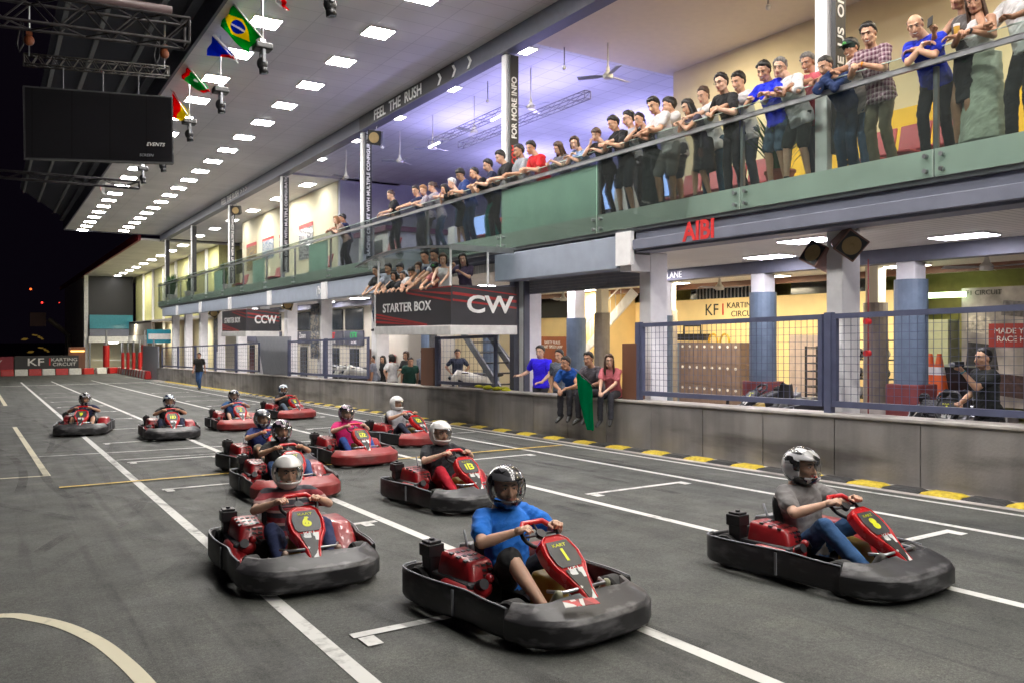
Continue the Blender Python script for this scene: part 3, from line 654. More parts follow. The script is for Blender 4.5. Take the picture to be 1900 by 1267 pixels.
    def pt(v, u, d=.006): return A + V * v + Vector((u, 0, 0)) + N_ * d
    mb = MB(); mb.prism([pt(.05, -.085), pt(.13, -.108), pt(.22, -.1), pt(.25, -.078), pt(.25, .078), pt(.22, .1), pt(.13, .108), pt(.05, .085)][::-1], N_ * .004); mb.build('number_plate', PL, o)
    mb = MB(); mb.prism([pt(.27, -.07), pt(.32, -.062), pt(.42, -.034), pt(.55, -.02), pt(.55, .02), pt(.42, .034), pt(.32, .062), pt(.27, .07)][::-1], N_ * .004); mb.build('sticker_panel', PAT, o)
    mb = MB(); mb.tube([(0, .24, .50), (0, .6, .14)], .014, 8); mb.build('steering_column', M['steel'], r, smooth=True)
    # wheel
    c = Vector((0, .20, .535)); ax = Vector((0, .62, .78)).normalized(); up = Vector((0, .78, -.62)); sd_ = Vector((1, 0, 0))
    st = empty('steering_wheel', (0, 0, 0)); st.parent = r
    def ringpt(a): return c + sd_ * .145 * math.cos(a) - up * .115 * math.sin(a)
    mb = MB(); mb.tube([ringpt(R(a)) for a in range(-220, 41, 20)], .014, 8, True); mb.build('grip', M['black'], st, smooth=True)
    mb = MB(); mb.tube([ringpt(R(150)), ringpt(R(125)) + Vector((0, -.01, .01)), ringpt(R(55)) + Vector((0, -.01, .01)), ringpt(R(30))], .019, 8, True); mb.build('red_top_bar', KP, st, smooth=True)
    mb = MB(); mb.cyl(c - ax * .01, c + ax * .02, .035, n=14); 
    for a in (0, 180, 90): mb.tube([c, ringpt(R(a))], .008, 6)
    mb.build('hub', M['dark'], st)
    # pedals
    for s in (1, -1):
        mb = MB(); mb.box(s * .2 - .045, s * .2 + .045, .60, .62, .20, .235); mb.tube([(s * .2, .61, .21), (s * .17, .66, .08)], .008, 6); mb.build('pedal', GRN if s > 0 else M['red'], r, bevel=.004)
    return r, o
proto = {}
def place_kart(x, y, yaw, num, red, label, steer=0):
    key = red
    if key not in proto: r, fair = make_kart(KR if red else KB); proto[key] = r; first = True
    else: r = ctree(proto[key]); 
    r.location = (x, y, gz(y)); r.rotation_euler = (math.atan(SL), 0, R(180 + yaw))
    tag(r, label, 'kart', 'karts on the grid')
    fair = [c for c in r.children if c.name.startswith('steering_fairing')][0]
    # number: reading direction is the viewer's left-to-right = kart's +x mirrored
    A, V, N_ = FA, FV, FN
    o_ = A + V * .165 + N_ * .0115
    text('number', num, .135 if len(num) == 1 else .12, frame(o_, (-1, 0, 0), -V), NUM, fair, depth=.001, sx=1.15, bold=.0022)
    text('small_lettering', 'KART', .032, frame(A + V * .085 + N_ * .0115, (-1, 0, 0), -V), NUM, fair, depth=.001, sx=1.4)
    text('small_lettering', 'KF1', .05, frame(A + V * .275 + N_ * .0115, (-1, 0, 0), -V), M['txtw'], fair, depth=.001, sx=1.2)
    return r
KARTS = [  # x, y, yaw, number, red front, label
 ('k1', 3.02, 4.55, 5, '1', 0, 'black nosed kart number 1 with a nose sticker, driven by the man in bright blue'),
 ('k8', 5.42, 3.96, 2, '8', 0, 'black nosed kart number 8 at the right, driven by the man in grey and jeans'),
 ('k6', 2.07, 6.5, -4, '6', 0, 'black nosed kart number 6 carrying the driver in a striped polo'),
 ('k13', 4.48, 8.3, 3, '13', 0, 'black nosed kart number 13 with a driver in bright red trousers'),
 ('kr', 3.12, 10.1, -3, '7', 1, 'red nosed kart right behind kart number 6'),
 ('pink', 4.86, 12.3, 2, '12', 1, 'red nosed kart of the driver in the pink shirt'),
 ('nav', 3.48, 12.15, 6, '3', 0, 'black nosed kart half hidden behind the driver in a black and violet helmet'),
 ('white', 6.6, 14.05, 16, '12', 1, 'red nosed kart of the driver in white shirt and white helmet'),
 ('l1', 1.76, 20.4, -12, '9', 0, 'dark nosed kart farthest to the left on the track'),
 ('l2', 3.18, 18.2, -4, '10', 0, 'dark nosed kart second from the left, its driver all in black'),
 ('bl', 4.8, 19.3, 0, '2', 1, 'red nosed kart driven by a man in a mid blue shirt'),
 ('fr', 6.68, 21.5, 12, '5', 1, 'red nosed kart at the very back, nearest the pit wall'),
]
KOBJ = {}
for k_, x, y, yw, num, red, lb in KARTS: KOBJ[k_] = place_kart(x, y, yw, num, red, lb)
mb = MB(); mb.prism([(.10, .86, .263), (.30, .78, .258), (.27, .72, .276), (.09, .79, .28)], (0, 0, .0035)); mb.build('nose_sticker', helmetmat('nose_sticker_print', (.62, .6, .58), (.5, .03, .03), .5), KOBJ['k1'])
# ================================================================ people
JOBS = []     # (target mesh, builder, voxel, smooth iterations, extra parts to join)
SK = {k: None for k in 'abcd'}
def skinmat(nm, c):
    m = mat(nm, c, .5, var=.1, scale=14, bump=.1, bscale=60); b = m.node_tree.nodes['Principled BSDF']
    b.inputs['Subsurface Weight'].default_value = .12; b.inputs['Subsurface Radius'].default_value = (.02, .008, .005); b.inputs['Subsurface Scale'].default_value = .6; return m
SK['a'] = skinmat('fair_skin', (.62, .38, .27)); SK['b'] = skinmat('light_tan_skin', (.54, .31, .20)); SK['c'] = skinmat('tan_skin', (.42, .22, .135)); SK['d'] = skinmat('brown_skin', (.28, .14, .08))
EYW = mat('eye_white', (.7, .68, .66), .25, var=0); IRI = mat('dark_iris', (.02, .012, .008), .2, var=0); LIP = {k: mat('lips_' + k, c, .45, var=.05) for k, c in dict(a=(.5, .18, .15), b=(.42, .15, .12), c=(.32, .12, .09), d=(.2, .08, .06)).items()}
TEETH = mat('teeth', (.75, .72, .68), .3, var=0)
HC = {k: mat('hair_' + k, c, .42, var=.5, scale=30, bump=.5, bscale=60, stretch=(1, 1, .15)) for k, c in dict(black=(.012, .01, .01), brown=(.06, .03, .018), light=(.26, .13, .05), grey=(.16, .15, .14), white=(.62, .62, .6)).items()}
CL = {}
def cloth(col, rough=.85):  # woven cloth
    key = (tuple(round(c, 3) for c in col), rough)
    if key not in CL: CL[key] = mat('cloth', col, rough, var=.16, scale=7, bump=.55, bscale=9)
    return CL[key]
def patterned(nm, cols, freq, plaid=False):
    m, n, b = _nodes(nm); L = n.links.new; b.inputs['Roughness'].default_value = .85; tc = n.nodes.new('ShaderNodeTexCoord')
    sp = n.nodes.new('ShaderNodeSeparateXYZ'); L(tc.outputs['Object'], sp.inputs[0])
    def ramp(out, f):
        a = n.nodes.new('ShaderNodeMath'); a.operation = 'MULTIPLY'; a.inputs[1].default_value = f; L(out, a.inputs[0])
        c = n.nodes.new('ShaderNodeMath'); c.operation = 'FRACT'; L(a.outputs[0], c.inputs[0])
        r = n.nodes.new('ShaderNodeValToRGB'); r.color_ramp.interpolation = 'CONSTANT'; L(c.outputs[0], r.inputs[0])
        e = r.color_ramp.elements; e[0].color = (*cols[0], 1); e[1].position = 1 / len(cols); e[1].color = (*cols[1], 1)
        for i in range(2, len(cols)): x = e.new(i / len(cols)); x.color = (*cols[i], 1)
        return r
    r = ramp(sp.outputs[2], freq)
    if plaid:
        ad = n.nodes.new('ShaderNodeMath'); ad.operation = 'ADD'; L(sp.outputs[0], ad.inputs[0]); L(sp.outputs[1], ad.inputs[1])
        r2 = ramp(ad.outputs[0], freq); x = n.nodes.new('ShaderNodeMixRGB'); x.inputs[0].default_value = .5; L(r.outputs[0], x.inputs[1]); L(r2.outputs[0], x.inputs[2]); r = x
    L(r.outputs[0], b.inputs['Base Color']); return m
STRIPE = patterned('red_grey_stripes', [(.05, .05, .065), (.05, .05, .065), (.45, .3, .28), (.25, .03, .04), (.25, .03, .04)], 10)
PLAID = patterned('purple_plaid', [(.12, .04, .07), (.3, .2, .24), (.5, .4, .42), (.1, .03, .06)], 16, True)
FLOR = patterned('flowered_cloth', [(.3, .28, .33), (.5, .45, .48), (.2, .18, .24)], 30, True)

def raw_mesh_data(me):
    import numpy as np
    n = len(me.vertices); co = np.empty(n * 3); me.vertices.foreach_get('co', co)
    return co.reshape(-1, 3), [tuple(p.vertices) for p in me.polygons], [p.material_index for p in me.polygons]
def remesh_now(mb, vox, it, nm='tmp'):
    me = mb.mesh(nm, []) ; o = bpy.data.objects.new(nm, me); C.objects.link(o)
    m = o.modifiers.new('r', 'REMESH'); m.mode = 'VOXEL'; m.voxel_size = vox
    if it: s = o.modifiers.new('s', 'SMOOTH'); s.iterations = it; s.factor = .5
    dg = bpy.context.evaluated_depsgraph_get(); out = bpy.data.meshes.new_from_object(o.evaluated_get(dg)); bpy.data.objects.remove(o); return out
# ---- head templates (origin between the ears, +Y forward)
def head_template(vox, smile):
    mb = MB()
    mb.ell((0, -.012, .03), (.074, .094, .088), 20, 14); mb.ell((0, .022, -.02), (.062, .07, .078), 20, 14)
    mb.ell((0, .046, -.083), (.036, .036, .026), 14, 10); mb.tube([(-.052, .0, -.055), (-.03, .05, -.085), (.03, .05, -.085), (.052, .0, -.055)], .022, 10, True)
    mb.tube([(0, .084, .018), (0, .096, -.008), (0, .108, -.028)], [.008, .011, .0145], 10, True); mb.ell((.012, .094, -.032), (.009, .01, .008)); mb.ell((-.012, .094, -.032), (.009, .01, .008))
    mb.tube([(-.045, .064, .036), (-.02, .083, .034), (.02, .083, .034), (.045, .064, .036)], .0075, 8, True)
    for s in (1, -1):
        mb.ell((s * .04, .055, -.022), (.022, .022, .02)); mb.ell((s * .073, -.006, -.002), (.009, .019, .031), M=Matrix.Rotation(R(-18 * s), 3, 'Z'))
    mb.ell((0, .083, -.054), (.022, .011, .0065)); mb.ell((0, .082, -.064), (.018, .011, .008))
    me = remesh_now(mb, vox, 2); co, fs, _ = raw_mesh_data(me); bpy.data.meshes.remove(me)
    out = MB(); out.v = [tuple(c) for c in co]; out.f = list(fs); out.m = []
    for f in fs:
        c = sum((Vector(co[i]) for i in f), Vector()) / len(f); mi = 0
        wl = .026 if smile else .022
        if c.y > .06 and abs(c.x) < wl and -.072 < c.z < -.047: mi = 3
        out.m.append(mi)
    for s in (1, -1):
        out.ell((s * .0295, .0745, .011), (.0125, .0105, .0055), 12, 8, mi=1); out.ell((s * .0295, .0842, .0105), (.0052, .0018, .0050), 10, 6, mi=2); out.tube([(s * .017, .0835, .0145), (s * .0295, .086, .0172), (s * .043, .079, .0135)], [.0016, .0022, .0012], 6, True, mi=2)
        out.tube([(s * .012, .089, .031), (s * .03, .087, .037), (s * .047, .071, .031)], [.004, .005, .003], 6, True, mi=4)
    if smile: out.tube([(-.019, .086, -.055), (0, .093, -.060), (.019, .086, -.055)], [.004, .0065, .004], 8, True, mi=5)
    return out
HEADS = {(n_, s_): head_template(.0055 if n_ else .009, s_) for n_ in (0, 1) for s_ in (0, 1)}
# ---- hand templates: wrist at origin, fingers along +Y, palm faces -Z, thumb on +X
def hand_template(curl, vox=None):
    mb = MB()
    mb.ell((0, .045, 0), (.040, .050, .0155), 14, 10); mb.tube([(0, -.02, 0), (0, .03, 0)], [.026, .028], 10, True)
    for x, ln, r in ((.030, .070, .0088), (.010, .080, .0092), (-.010, .074, .0088), (-.029, .058, .0078)):
        p = Vector((x, .082, .002)); a = 0; pts = [Vector((x * .8, .05, 0)), p]; rr = [r * 1.1, r * 1.05]
        for k, f in enumerate((.42, .32, .26)):
            a += curl * (.7, 1.0, .8)[k] * R(60); p = p + Vector((x * .06, math.cos(a), -math.sin(a))) * ln * f; pts.append(p); rr.append(r * (.97, .9, .8)[k])
        mb.tube(pts, rr, 8, True)
    t = [Vector((.022, .018, -.004)), Vector((.044, .042, -.012)), Vector((.054, .070, -.018 - .014 * curl)), Vector((.052 - .016 * curl, .092, -.024 - .02 * curl))]
    mb.tube(t, [.013, .0115, .0098, .008], 8, True)
    if vox:
        me = remesh_now(mb, vox, 1); co, fs, _ = raw_mesh_data(me); bpy.data.meshes.remove(me); o = MB(); o.v = [tuple(c) for c in co]; o.f = fs; o.m = [0] * len(fs); return o
    return mb
HANDS = {(0, 'relax'): hand_template(.45), (0, 'grip'): hand_template(1.35), (1, 'relax'): hand_template(.45, .0042), (1, 'grip'): hand_template(1.35, .0042)}
def hair_mesh(style, seed):
    mb = MB(); rnd = random.Random(seed); n, m = 30, 20
    def ss(x): x = min(1, max(0, x)); return x * x * (3 - 2 * x)
    fl = {'fringe': .055, 'bald': .2}.get(style, .082); vol = {'crop': .004, 'bald': .004, 'long': .012, 'bob': .014, 'bun': .005, 'grey': .012}.get(style, .010)
    off = Vector((rnd.random() * 9, rnd.random() * 9, 0)); part = rnd.choice((-.02, .02, .03))
    vs = []
    for j in range(m + 1):
        t = math.pi * j / m
        for i in range(n):
            p = 2 * math.pi * i / n; d = Vector((math.sin(t) * math.cos(p), math.sin(t) * math.sin(p), math.cos(t)))
            q = Vector((d.x * .0765, d.y * .096 - .012, d.z * .0905 + .03))
            side = -.045 if style in ('long', 'bob') else .012
            if q.y > .055: thr = fl + part * q.x * 4
            elif q.y > -.005: thr = lerp(side, fl, ss((q.y + .005) / .06))
            elif q.y > -.05: thr = lerp(-.06, side, ss((q.y + .05) / .045))
            else: thr = -.065
            thr += .012 * noise.noise(d * 9 + off) if q.y > -.02 else 0
            w_ = ss((q.z - thr) / .016 + .3)
            if style == 'bald': w_ *= 1 - ss((q.z - .055) / .02)
            v = vol * (1 + .9 * max(0, d.z) + (.5 if d.y > .3 else 0)) + .010 * noise.noise(d * 5 + off) + .006 * noise.noise(d * 14 + off)
            vs.append(q + d * lerp(-.014, v, w_))
    fs = [(j * n + i, (j + 1) * n + i, (j + 1) * n + (i + 1) % n, j * n + (i + 1) % n) for j in range(m) for i in range(n)]
    mb.add(vs, fs)
    def lock(pts, ra, rb):
        rs = []
        for i, p in enumerate(pts):
            p = Vector(p); k = i / (len(pts) - 1); a, b = ra[i], rb[i]
            rs.append([p + Vector((math.cos(q) * a * (1 + .12 * math.sin(q * 7 + i)), math.sin(q) * b, .006 * math.sin(q * 5))) for q in [2 * math.pi * u / 16 for u in range(16)]])
        mb.rings(rs)
    if style == 'long':
        lock([(0, -.03, .08), (0, -.055, .02), (0, -.062, -.06), (0, -.07, -.14), (0, -.075, -.24), (0, -.07, -.33)], [.05, .08, .082, .085, .075, .03], [.03, .05, .045, .04, .03, .012])
        for s in (1, -1): lock([(s * .062, .0, .06), (s * .078, .008, -.01), (s * .08, .01, -.09), (s * .085, .03, -.18), (s * .075, .04, -.26)], [.02, .018, .02, .024, .012], [.03, .034, .034, .03, .012])
    if style == 'bob':
        lock([(0, -.03, .08), (0, -.05, .0), (0, -.05, -.07), (0, -.045, -.11)], [.05, .084, .082, .05], [.03, .055, .05, .03])
        for s in (1, -1): lock([(s * .06, .0, .06), (s * .078, .008, -.01), (s * .074, .012, -.07), (s * .06, .012, -.10)], [.02, .018, .02, .01], [.03, .036, .034, .02])
    if style == 'bun': mb.ell((0, -.115, .03), (.03, .03, .03)); mb.tube([(0, -.1, .0), (0, -.125, -.04), (0, -.12, -.09)], [.016, .018, .008], 8, True)
    return mb
def ik(a, b, l1, l2, hint):
    a, b, hint = Vector(a), Vector(b), Vector(hint); d = b - a; L_ = d.length; mx = (l1 + l2) * .995
    if L_ > mx: b = a + d * (mx / L_); d = b - a; L_ = mx
    x = (l1 * l1 - l2 * l2 + L_ * L_) / (2 * L_); h = math.sqrt(max(0, l1 * l1 - x * x)); u = d / L_
    hp = (hint - u * hint.dot(u)); hp = hp.normalized() if hp.length > 1e-5 else Vector((0, 0, -1))
    return a + u * x + hp * h, b
def put(dst, src, Mx, mirror=False):
    vs = [Mx @ Vector((-p[0], p[1], p[2]) if mirror else p) for p in src.v]
    k = len(dst.v); dst.v += [tuple(p) for p in vs]
    for f, mi in zip(src.f, src.m): dst.f.append(tuple(i + k for i in (f[::-1] if mirror else f))); dst.m.append(mi)
def torso(mb, P, N, Rv, grow, t0, t1, fem, belly=0, loose=0):
    A = (N - P); Ln = A.length; A.normalize(); Fv = A.cross(Rv).normalized(); Rr = Fv.cross(A).normalized()
    prof = [(-.22, .178, .128), (-.1, .172, .124), (.05, .165, .118), (.22, .150, .107), (.4, .145, .102), (.6, .160, .115), (.78, .172, .118), (.88, .165, .10), (.95, .135, .082), (1.01, .072, .064), (1.12, .052, .054)]
    if fem: prof = [(-.22, .172, .125), (-.1, .168, .120), (.05, .152, .106), (.22, .128, .088), (.4, .126, .088), (.6, .140, .105), (.72, .146, .112), (.85, .142, .088), (.95, .10, .066), (1.02, .052, .05), (1.12, .043, .046)]
    if t0 < -.22: prof = [(-.8, .20, .15), (-.4, .195, .145), (-.1, .176, .13)] + [q for q in prof if q[0] > -.05]
    rs = []
    ts = [t0 + (t1 - t0) * i / 12 for i in range(13)]
    for t in ts:
        for i in range(len(prof) - 1):
            if prof[i][0] <= t <= prof[i + 1][0] + 1e-6: break
        a, b = prof[i], prof[i + 1]; k = min(1, max(0, (t - a[0]) / (b[0] - a[0]))); w_ = lerp(a[1], b[1], k) + grow; dd = lerp(a[2], b[2], k) + grow
        bel = belly * math.exp(-((t - .25) / .22) ** 2)
        c = P + (A if t > 0 or not loose else Vector((0, 0, 1))) * (t * Ln) + Fv * (.012 * math.sin(t * 3.1) + bel * .5)
        rs.append([c + Rr * (math.copysign(abs(math.cos(q)) ** .85, math.cos(q)) * w_) + Fv * (math.copysign(abs(math.sin(q)) ** .85, math.sin(q)) * (dd + bel * .5)) for q in [2 * math.pi * u / 18 for u in range(18)]])
    mb.rings(rs)
    if fem and t1 > .8 and t0 < .5:
        for s in (1, -1): mb.ell(P + A * (.66 * Ln) + Rr * (s * .066) + Fv * (.085 + grow * .6), (.05, .05, .05), 12, 8)
def person(loc, rz, J, sp):
    """J: P pelvis, N neck base, H head, hy/hp/hr head turn, hands, feet in local space (x right, y forward)"""
    k = J.get('k', 1); fem = sp.get('fem', 0); near = sp.get('near', 0); vox = (.015, .0105)[near > 0] if sp.get('near', 0) != -1 else .02
    root = empty('person', loc, rz, sp['label'], 'person', sp.get('group'))
    P, N, H = Vector(J['P']), Vector(J['N']), Vector(J['H']); Rv = Matrix.Rotation(J.get('ty', 0), 3, 'Z') @ Vector((1, 0, 0))
    A = (N - P).normalized(); Fv = A.cross(Rv).normalized(); Rr = Fv.cross(A).normalized()
    sw = (.150 if fem else .172) * k
    ends = {}
    for s, nm in ((-1, 'l'), (1, 'r')):
        S = N - A * .055 * k + Rr * (s * sw); hint = J.get('e' + nm, (s * .6, -.3, -.8)); E, W = ik(S, J['h' + nm], .285 * k, .25 * k, hint)
        Hp = P - A * .02 + Rr * (s * .088 * k); Kn, An = ik(Hp, J['f' + nm], .43 * k, .43 * k, J.get('kn' + nm, (0, 1, .1))); ends[nm] = (S, E, W, Hp, Kn, An)
    skin = SK[sp.get('skin', 'b')]; bot = sp.get('bot', 'trousers'); slv = sp.get('sleeve', 'short')
    body = MB(); torso(body, P, N, Rv, -.012, -.18, 1.1, fem)
    body.tube([N - A * .03, N + (H - N) * .35, H + Vector((0, -.012, -.045)) * k], [.066 * k, .057 * k * (.88 if fem else 1), .056 * k * (.88 if fem else 1)], 14, True)
    body.ell(P, (.14 * k, .11 * k, .12 * k), 14, 10); af = .86 if fem else 1
    for nm, (S, E, W, Hp, Kn, An) in ends.items():
        body.tube([S - Rr * (.03 if nm == 'r' else -.03), S, lerp(S, E, .45), E], [.058 * k * af, .056 * k * af, .047 * k * af, .039 * k * af], 12, True)
        body.tube([E, lerp(E, W, .3), lerp(E, W, .75), W], [.039 * k * af, .042 * k * af, .031 * k * af, .026 * k * af], 12, True)
        if bot in ('shorts', 'skirt') or near > 0:
            body.tube([Hp, lerp(Hp, Kn, .5), Kn], [.085 * k, .07 * k, .052 * k], 14, True)
            cd_ = (An - Kn).normalized(); bk = -Fv * .012 * k
            body.tube([Kn, lerp(Kn, An, .3) + bk, lerp(Kn, An, .7), An], [.052 * k, .054 * k, .039 * k, .034 * k], 14, True)
            if sp.get('foot', 0): td = Vector(J.get('t' + nm, (0, 1, -.25))).normalized(); body.tube([An + Vector((0, 0, -.02)), An + td * .08 * k + Vector((0, 0, -.035)), An + td * .15 * k + Vector((0, 0, -.045))], [.034 * k, .03 * k, .022 * k], 10, True)
    ex = MB()
    hM = Matrix.Translation(H) @ (Matrix.Rotation(J.get('hy', 0), 4, 'Z') @ Matrix.Rotation(J.get('hp', 0), 4, 'X') @ Matrix.Rotation(J.get('roll', 0), 4, 'Y')) @ Matrix.Scale(k * (1.02 if fem else 1.07), 4)
    put(ex, HEADS[(1 if near > 0 else 0, sp.get('smile', 0))], hM)
    for nm, s in (('l', -1), ('r', 1)):
        S, E, W, *_ = ends[nm]; fd = Vector(J.get('d' + nm) or (W - E).normalized()).normalized(); up = Vector(J.get('u' + nm, (0, 0, 1)))
        x = fd.cross(up).normalized(); u2 = x.cross(fd).normalized(); Mh = Matrix.Translation(W) @ Matrix((x, fd, u2)).transposed().to_4x4() @ Matrix.Scale(k * af, 4)
        put(ex, HANDS[(1 if near > 0 else 0, J.get('g' + nm, 'relax'))], Mh, mirror=(s > 0))
    hc = HC[sp.get('hc', 'black')]
    def obj(nm, mb, m, vx=None, it=3, extra=None):
        me = bpy.data.meshes.new(nm); 
        for q in (m if isinstance(m, list) else [m]): me.materials.append(q)
        o = bpy.data.objects.new(nm, me); C.objects.link(o); o.parent = root; JOBS.append((me, mb, vx, it, extra)); return o
    obj('body', body, [skin, EYW, IRI, LIP[sp.get('skin', 'b')], hc, TEETH], vox, 3, ex)
    # clothes
    g = sp.get('girth', .014); sh = MB(); hem = sp.get('hem', -.14); 
    torso(sh, P, N, Rv, g, hem, .99 if slv != 'none' else .93, fem, sp.get('belly', .0), 1)
    for nm, (S, E, W, *_r) in ends.items():
        ri = Rr * (.05 if nm == 'r' else -.05)
        if slv == 'none': continue
        if slv == 'short': tip = lerp(S, E, .62); sh.tube([S - ri, S, tip], [.064 * k, .072 * k, .066 * k], 12, True)
        elif slv == 'cap': tip = lerp(S, E, .25); sh.tube([S - ri, S, tip], [.06 * k, .064 * k, .058 * k], 12, True)
        elif slv == 'roll': tip = lerp(E, W, .12); sh.tube([S - ri, S, E, tip], [.064 * k, .071 * k, .055 * k, .05 * k], 12, True)
        else: sh.tube([S - ri, S, lerp(S, E, .5), E, lerp(E, W, .5), lerp(E, W, .93)], [.066 * k, .070 * k, .064 * k, .060 * k, .052 * k, .042 * k], 12, True)
    if sp.get('collar'):
        sh.tube([N + A * .004 + Rr * .060 * math.cos(q) + Fv * .058 * math.sin(q) for q in [2 * math.pi * u / 14 for u in range(14)]], .014, 6, closed=True)
    top = sp['top'] if not isinstance(sp['top'], tuple) else cloth(sp['top']); shirt = obj('shirt', sh, top, vox * .95, 3)
    bm_ = sp.get('bc', (.03, .03, .04)); bm_ = cloth(bm_) if isinstance(bm_, tuple) else bm_
    tr = MB()
    if bot in ('skirt', 'dress', 'longskirt'):
        A2 = A; zl = {'skirt': .50, 'dress': .55, 'longskirt': .08}[bot] * k; rs = []
        for i, t in enumerate((0, .2, .5, .8, 1)):
            z = lerp(P.z + .10 * k, zl, t); c = Vector((P.x, lerp(P.y, (ends['l'][5].y + ends['r'][5].y) / 2, t * .7), z)); w_ = lerp(.178, .235 if bot != 'skirt' else .205, t) * k; d_ = lerp(.142, .185, t) * k
            rs.append([c + Vector((math.cos(q) * w_ * (1 + .05 * math.sin(q * 6) * t), math.sin(q) * d_ * (1 + .07 * math.sin(q * 5) * t), 0)) for q in [2 * math.pi * u / 24 for u in range(24)]])
        tr.rings(rs); obj('skirt', tr, bm_, vox, 2)
    else:
        torso(tr, P, N, Rv, .0, -.2, .06, fem); tr.ell(P, (.145 * k, .11 * k, .10 * k), 16, 10)
        for nm, (S, E, W, Hp, Kn, An) in ends.items():
            fat = 1.0 if not fem else .92
            if bot == 'shorts': tr.tube([Hp, lerp(Hp, Kn, .5), lerp(Hp, Kn, .92)], [.093 * k, .09 * k, .085 * k], 14, True)
            else:
                tr.tube([Hp, lerp(Hp, Kn, .5), Kn], [.09 * k * fat, .08 * k * fat, .066 * k * fat], 14, True)
                tr.tube([Kn, lerp(Kn, An, .4), An + (Kn - An) * .04], [.067 * k * fat, .062 * k * fat, .053 * k * fat], 14, True)
        obj({'shorts': 'shorts'}.get(bot, 'trousers'), tr, bm_, vox, 2)
    sc = sp.get('shoe', (.03, .03, .03))
    if sc and J.get('shoes', 1):
        for nm in ('l', 'r'):
            An = ends[nm][5]; td = Vector(J.get('t' + nm, (0, 1, 0))); td.normalize(); dn = Vector((0, 0, -1)); dn = (dn - td * dn.dot(td)).normalized(); s_ = MB()
            b_ = An + dn * .035 * k
            s_.tube([b_ - td * .05 * k, b_, b_ + td * .09 * k + dn * .008, b_ + td * .165 * k + dn * .014], [.036 * k, .046 * k, .041 * k, .030 * k], 12, True)
            s_.tube([An + dn * -.02, An + dn * .03], .043 * k, 10, True)
            obj('shoe', s_, cloth(sc, .5), vox * .8, 2)
    if sp.get('helmet'):
        helmet(root, hM, sp['helmet'])
    elif sp.get('hair', 'short') != 'none':
        hb = MB(); put(hb, hair_mesh(sp.get('hair', 'short'), hash_(sp['label'])), hM); obj('hair', hb, hc, None, 0)
    if sp.get('glasses'):
        gb = MB()
        for s in (1, -1): gb.tube([(s * .032 + .021 * math.cos(q), .094, .010 + .015 * math.sin(q)) for q in [2 * math.pi * u / 12 for u in range(12)]], .0018, 5, closed=True); gb.tube([(s * .053, .092, .014), (s * .078, .0, .014)], .0018, 5)
        gb.tube([(-.011, .096, .012), (.011, .096, .012)], .0018, 5); g2 = MB(); put(g2, gb, hM); obj('glasses', g2, M['black'], None, 0)
    if sp.get('cap'):
        cb = MB(); cb.ell((0, -.012, .045), (.086, .106, .082), 20, 12); cb.prism([(-.075, .06, .055), (-.06, .13, .05), (0, .155, .052), (.06, .13, .05), (.075, .06, .055), (.05, 0, .06), (-.05, 0, .06)], (0, 0, .008))
        c2 = MB(); put(c2, cb, hM); obj('cap', c2, cloth((.015, .035, .03)), None, 0)
        cb = MB(); cb.ell((0, .086, .075), (.03, .012, .026), 12, 8); c2 = MB(); put(c2, cb, hM); obj('cap_badge', c2, cloth((.1, .4, .1)), None, 0)
    if sp.get('chest'):      # printed lettering on the front of the shirt
        s_, m_ = sp['chest']; o_ = lerp(P, N, .72) + Fv * (.118 + g + .004); t = text('shirt_lettering', s_, .06, frame(o_, -Rr, A), m_, None, depth=.002); t.parent = shirt
    for s_, nm in ((1, 'watch'),):
        if sp.get('watch'):
            W = ends[sp['watch']][2]; E = ends[sp['watch']][1]; d_ = (W - E).normalized(); wb = MB(); wb.cyl(W - d_ * .012, W + d_ * .012, .031 * k, n=14); obj('watch', wb, M['dark'] if sp.get('wc') is None else sp['wc'], None, 0)
    return root, ends
def hash_(s):
    h = 7
    for c in s: h = (h * 31 + ord(c)) % 100003
    return h
VIS = glassy('visor', (.78, .76, .74), .06, .04, .9); LIN = mat('helmet_lining', (.02, .02, .02), .9)
HEL = {'white': mat('white_helmet_shell', (.72, .71, .7), .2, var=.04, coat=.6), 'silver': helmetmat('black_silver_helmet', (.02, .02, .022), (.5, .5, .52)), 'black': helmetmat('gloss_black_helmet', (.012, .012, .014), (.09, .09, .1)), 'violet': helmetmat('black_violet_helmet', (.02, .02, .022), (.35, .26, .33)), 'grey': helmetmat('grey_graphic_helmet', (.05, .055, .065), (.32, .33, .36)), 'cyan': helmetmat('white_blue_helmet', (.5, .55, .6), (.04, .05, .1))}
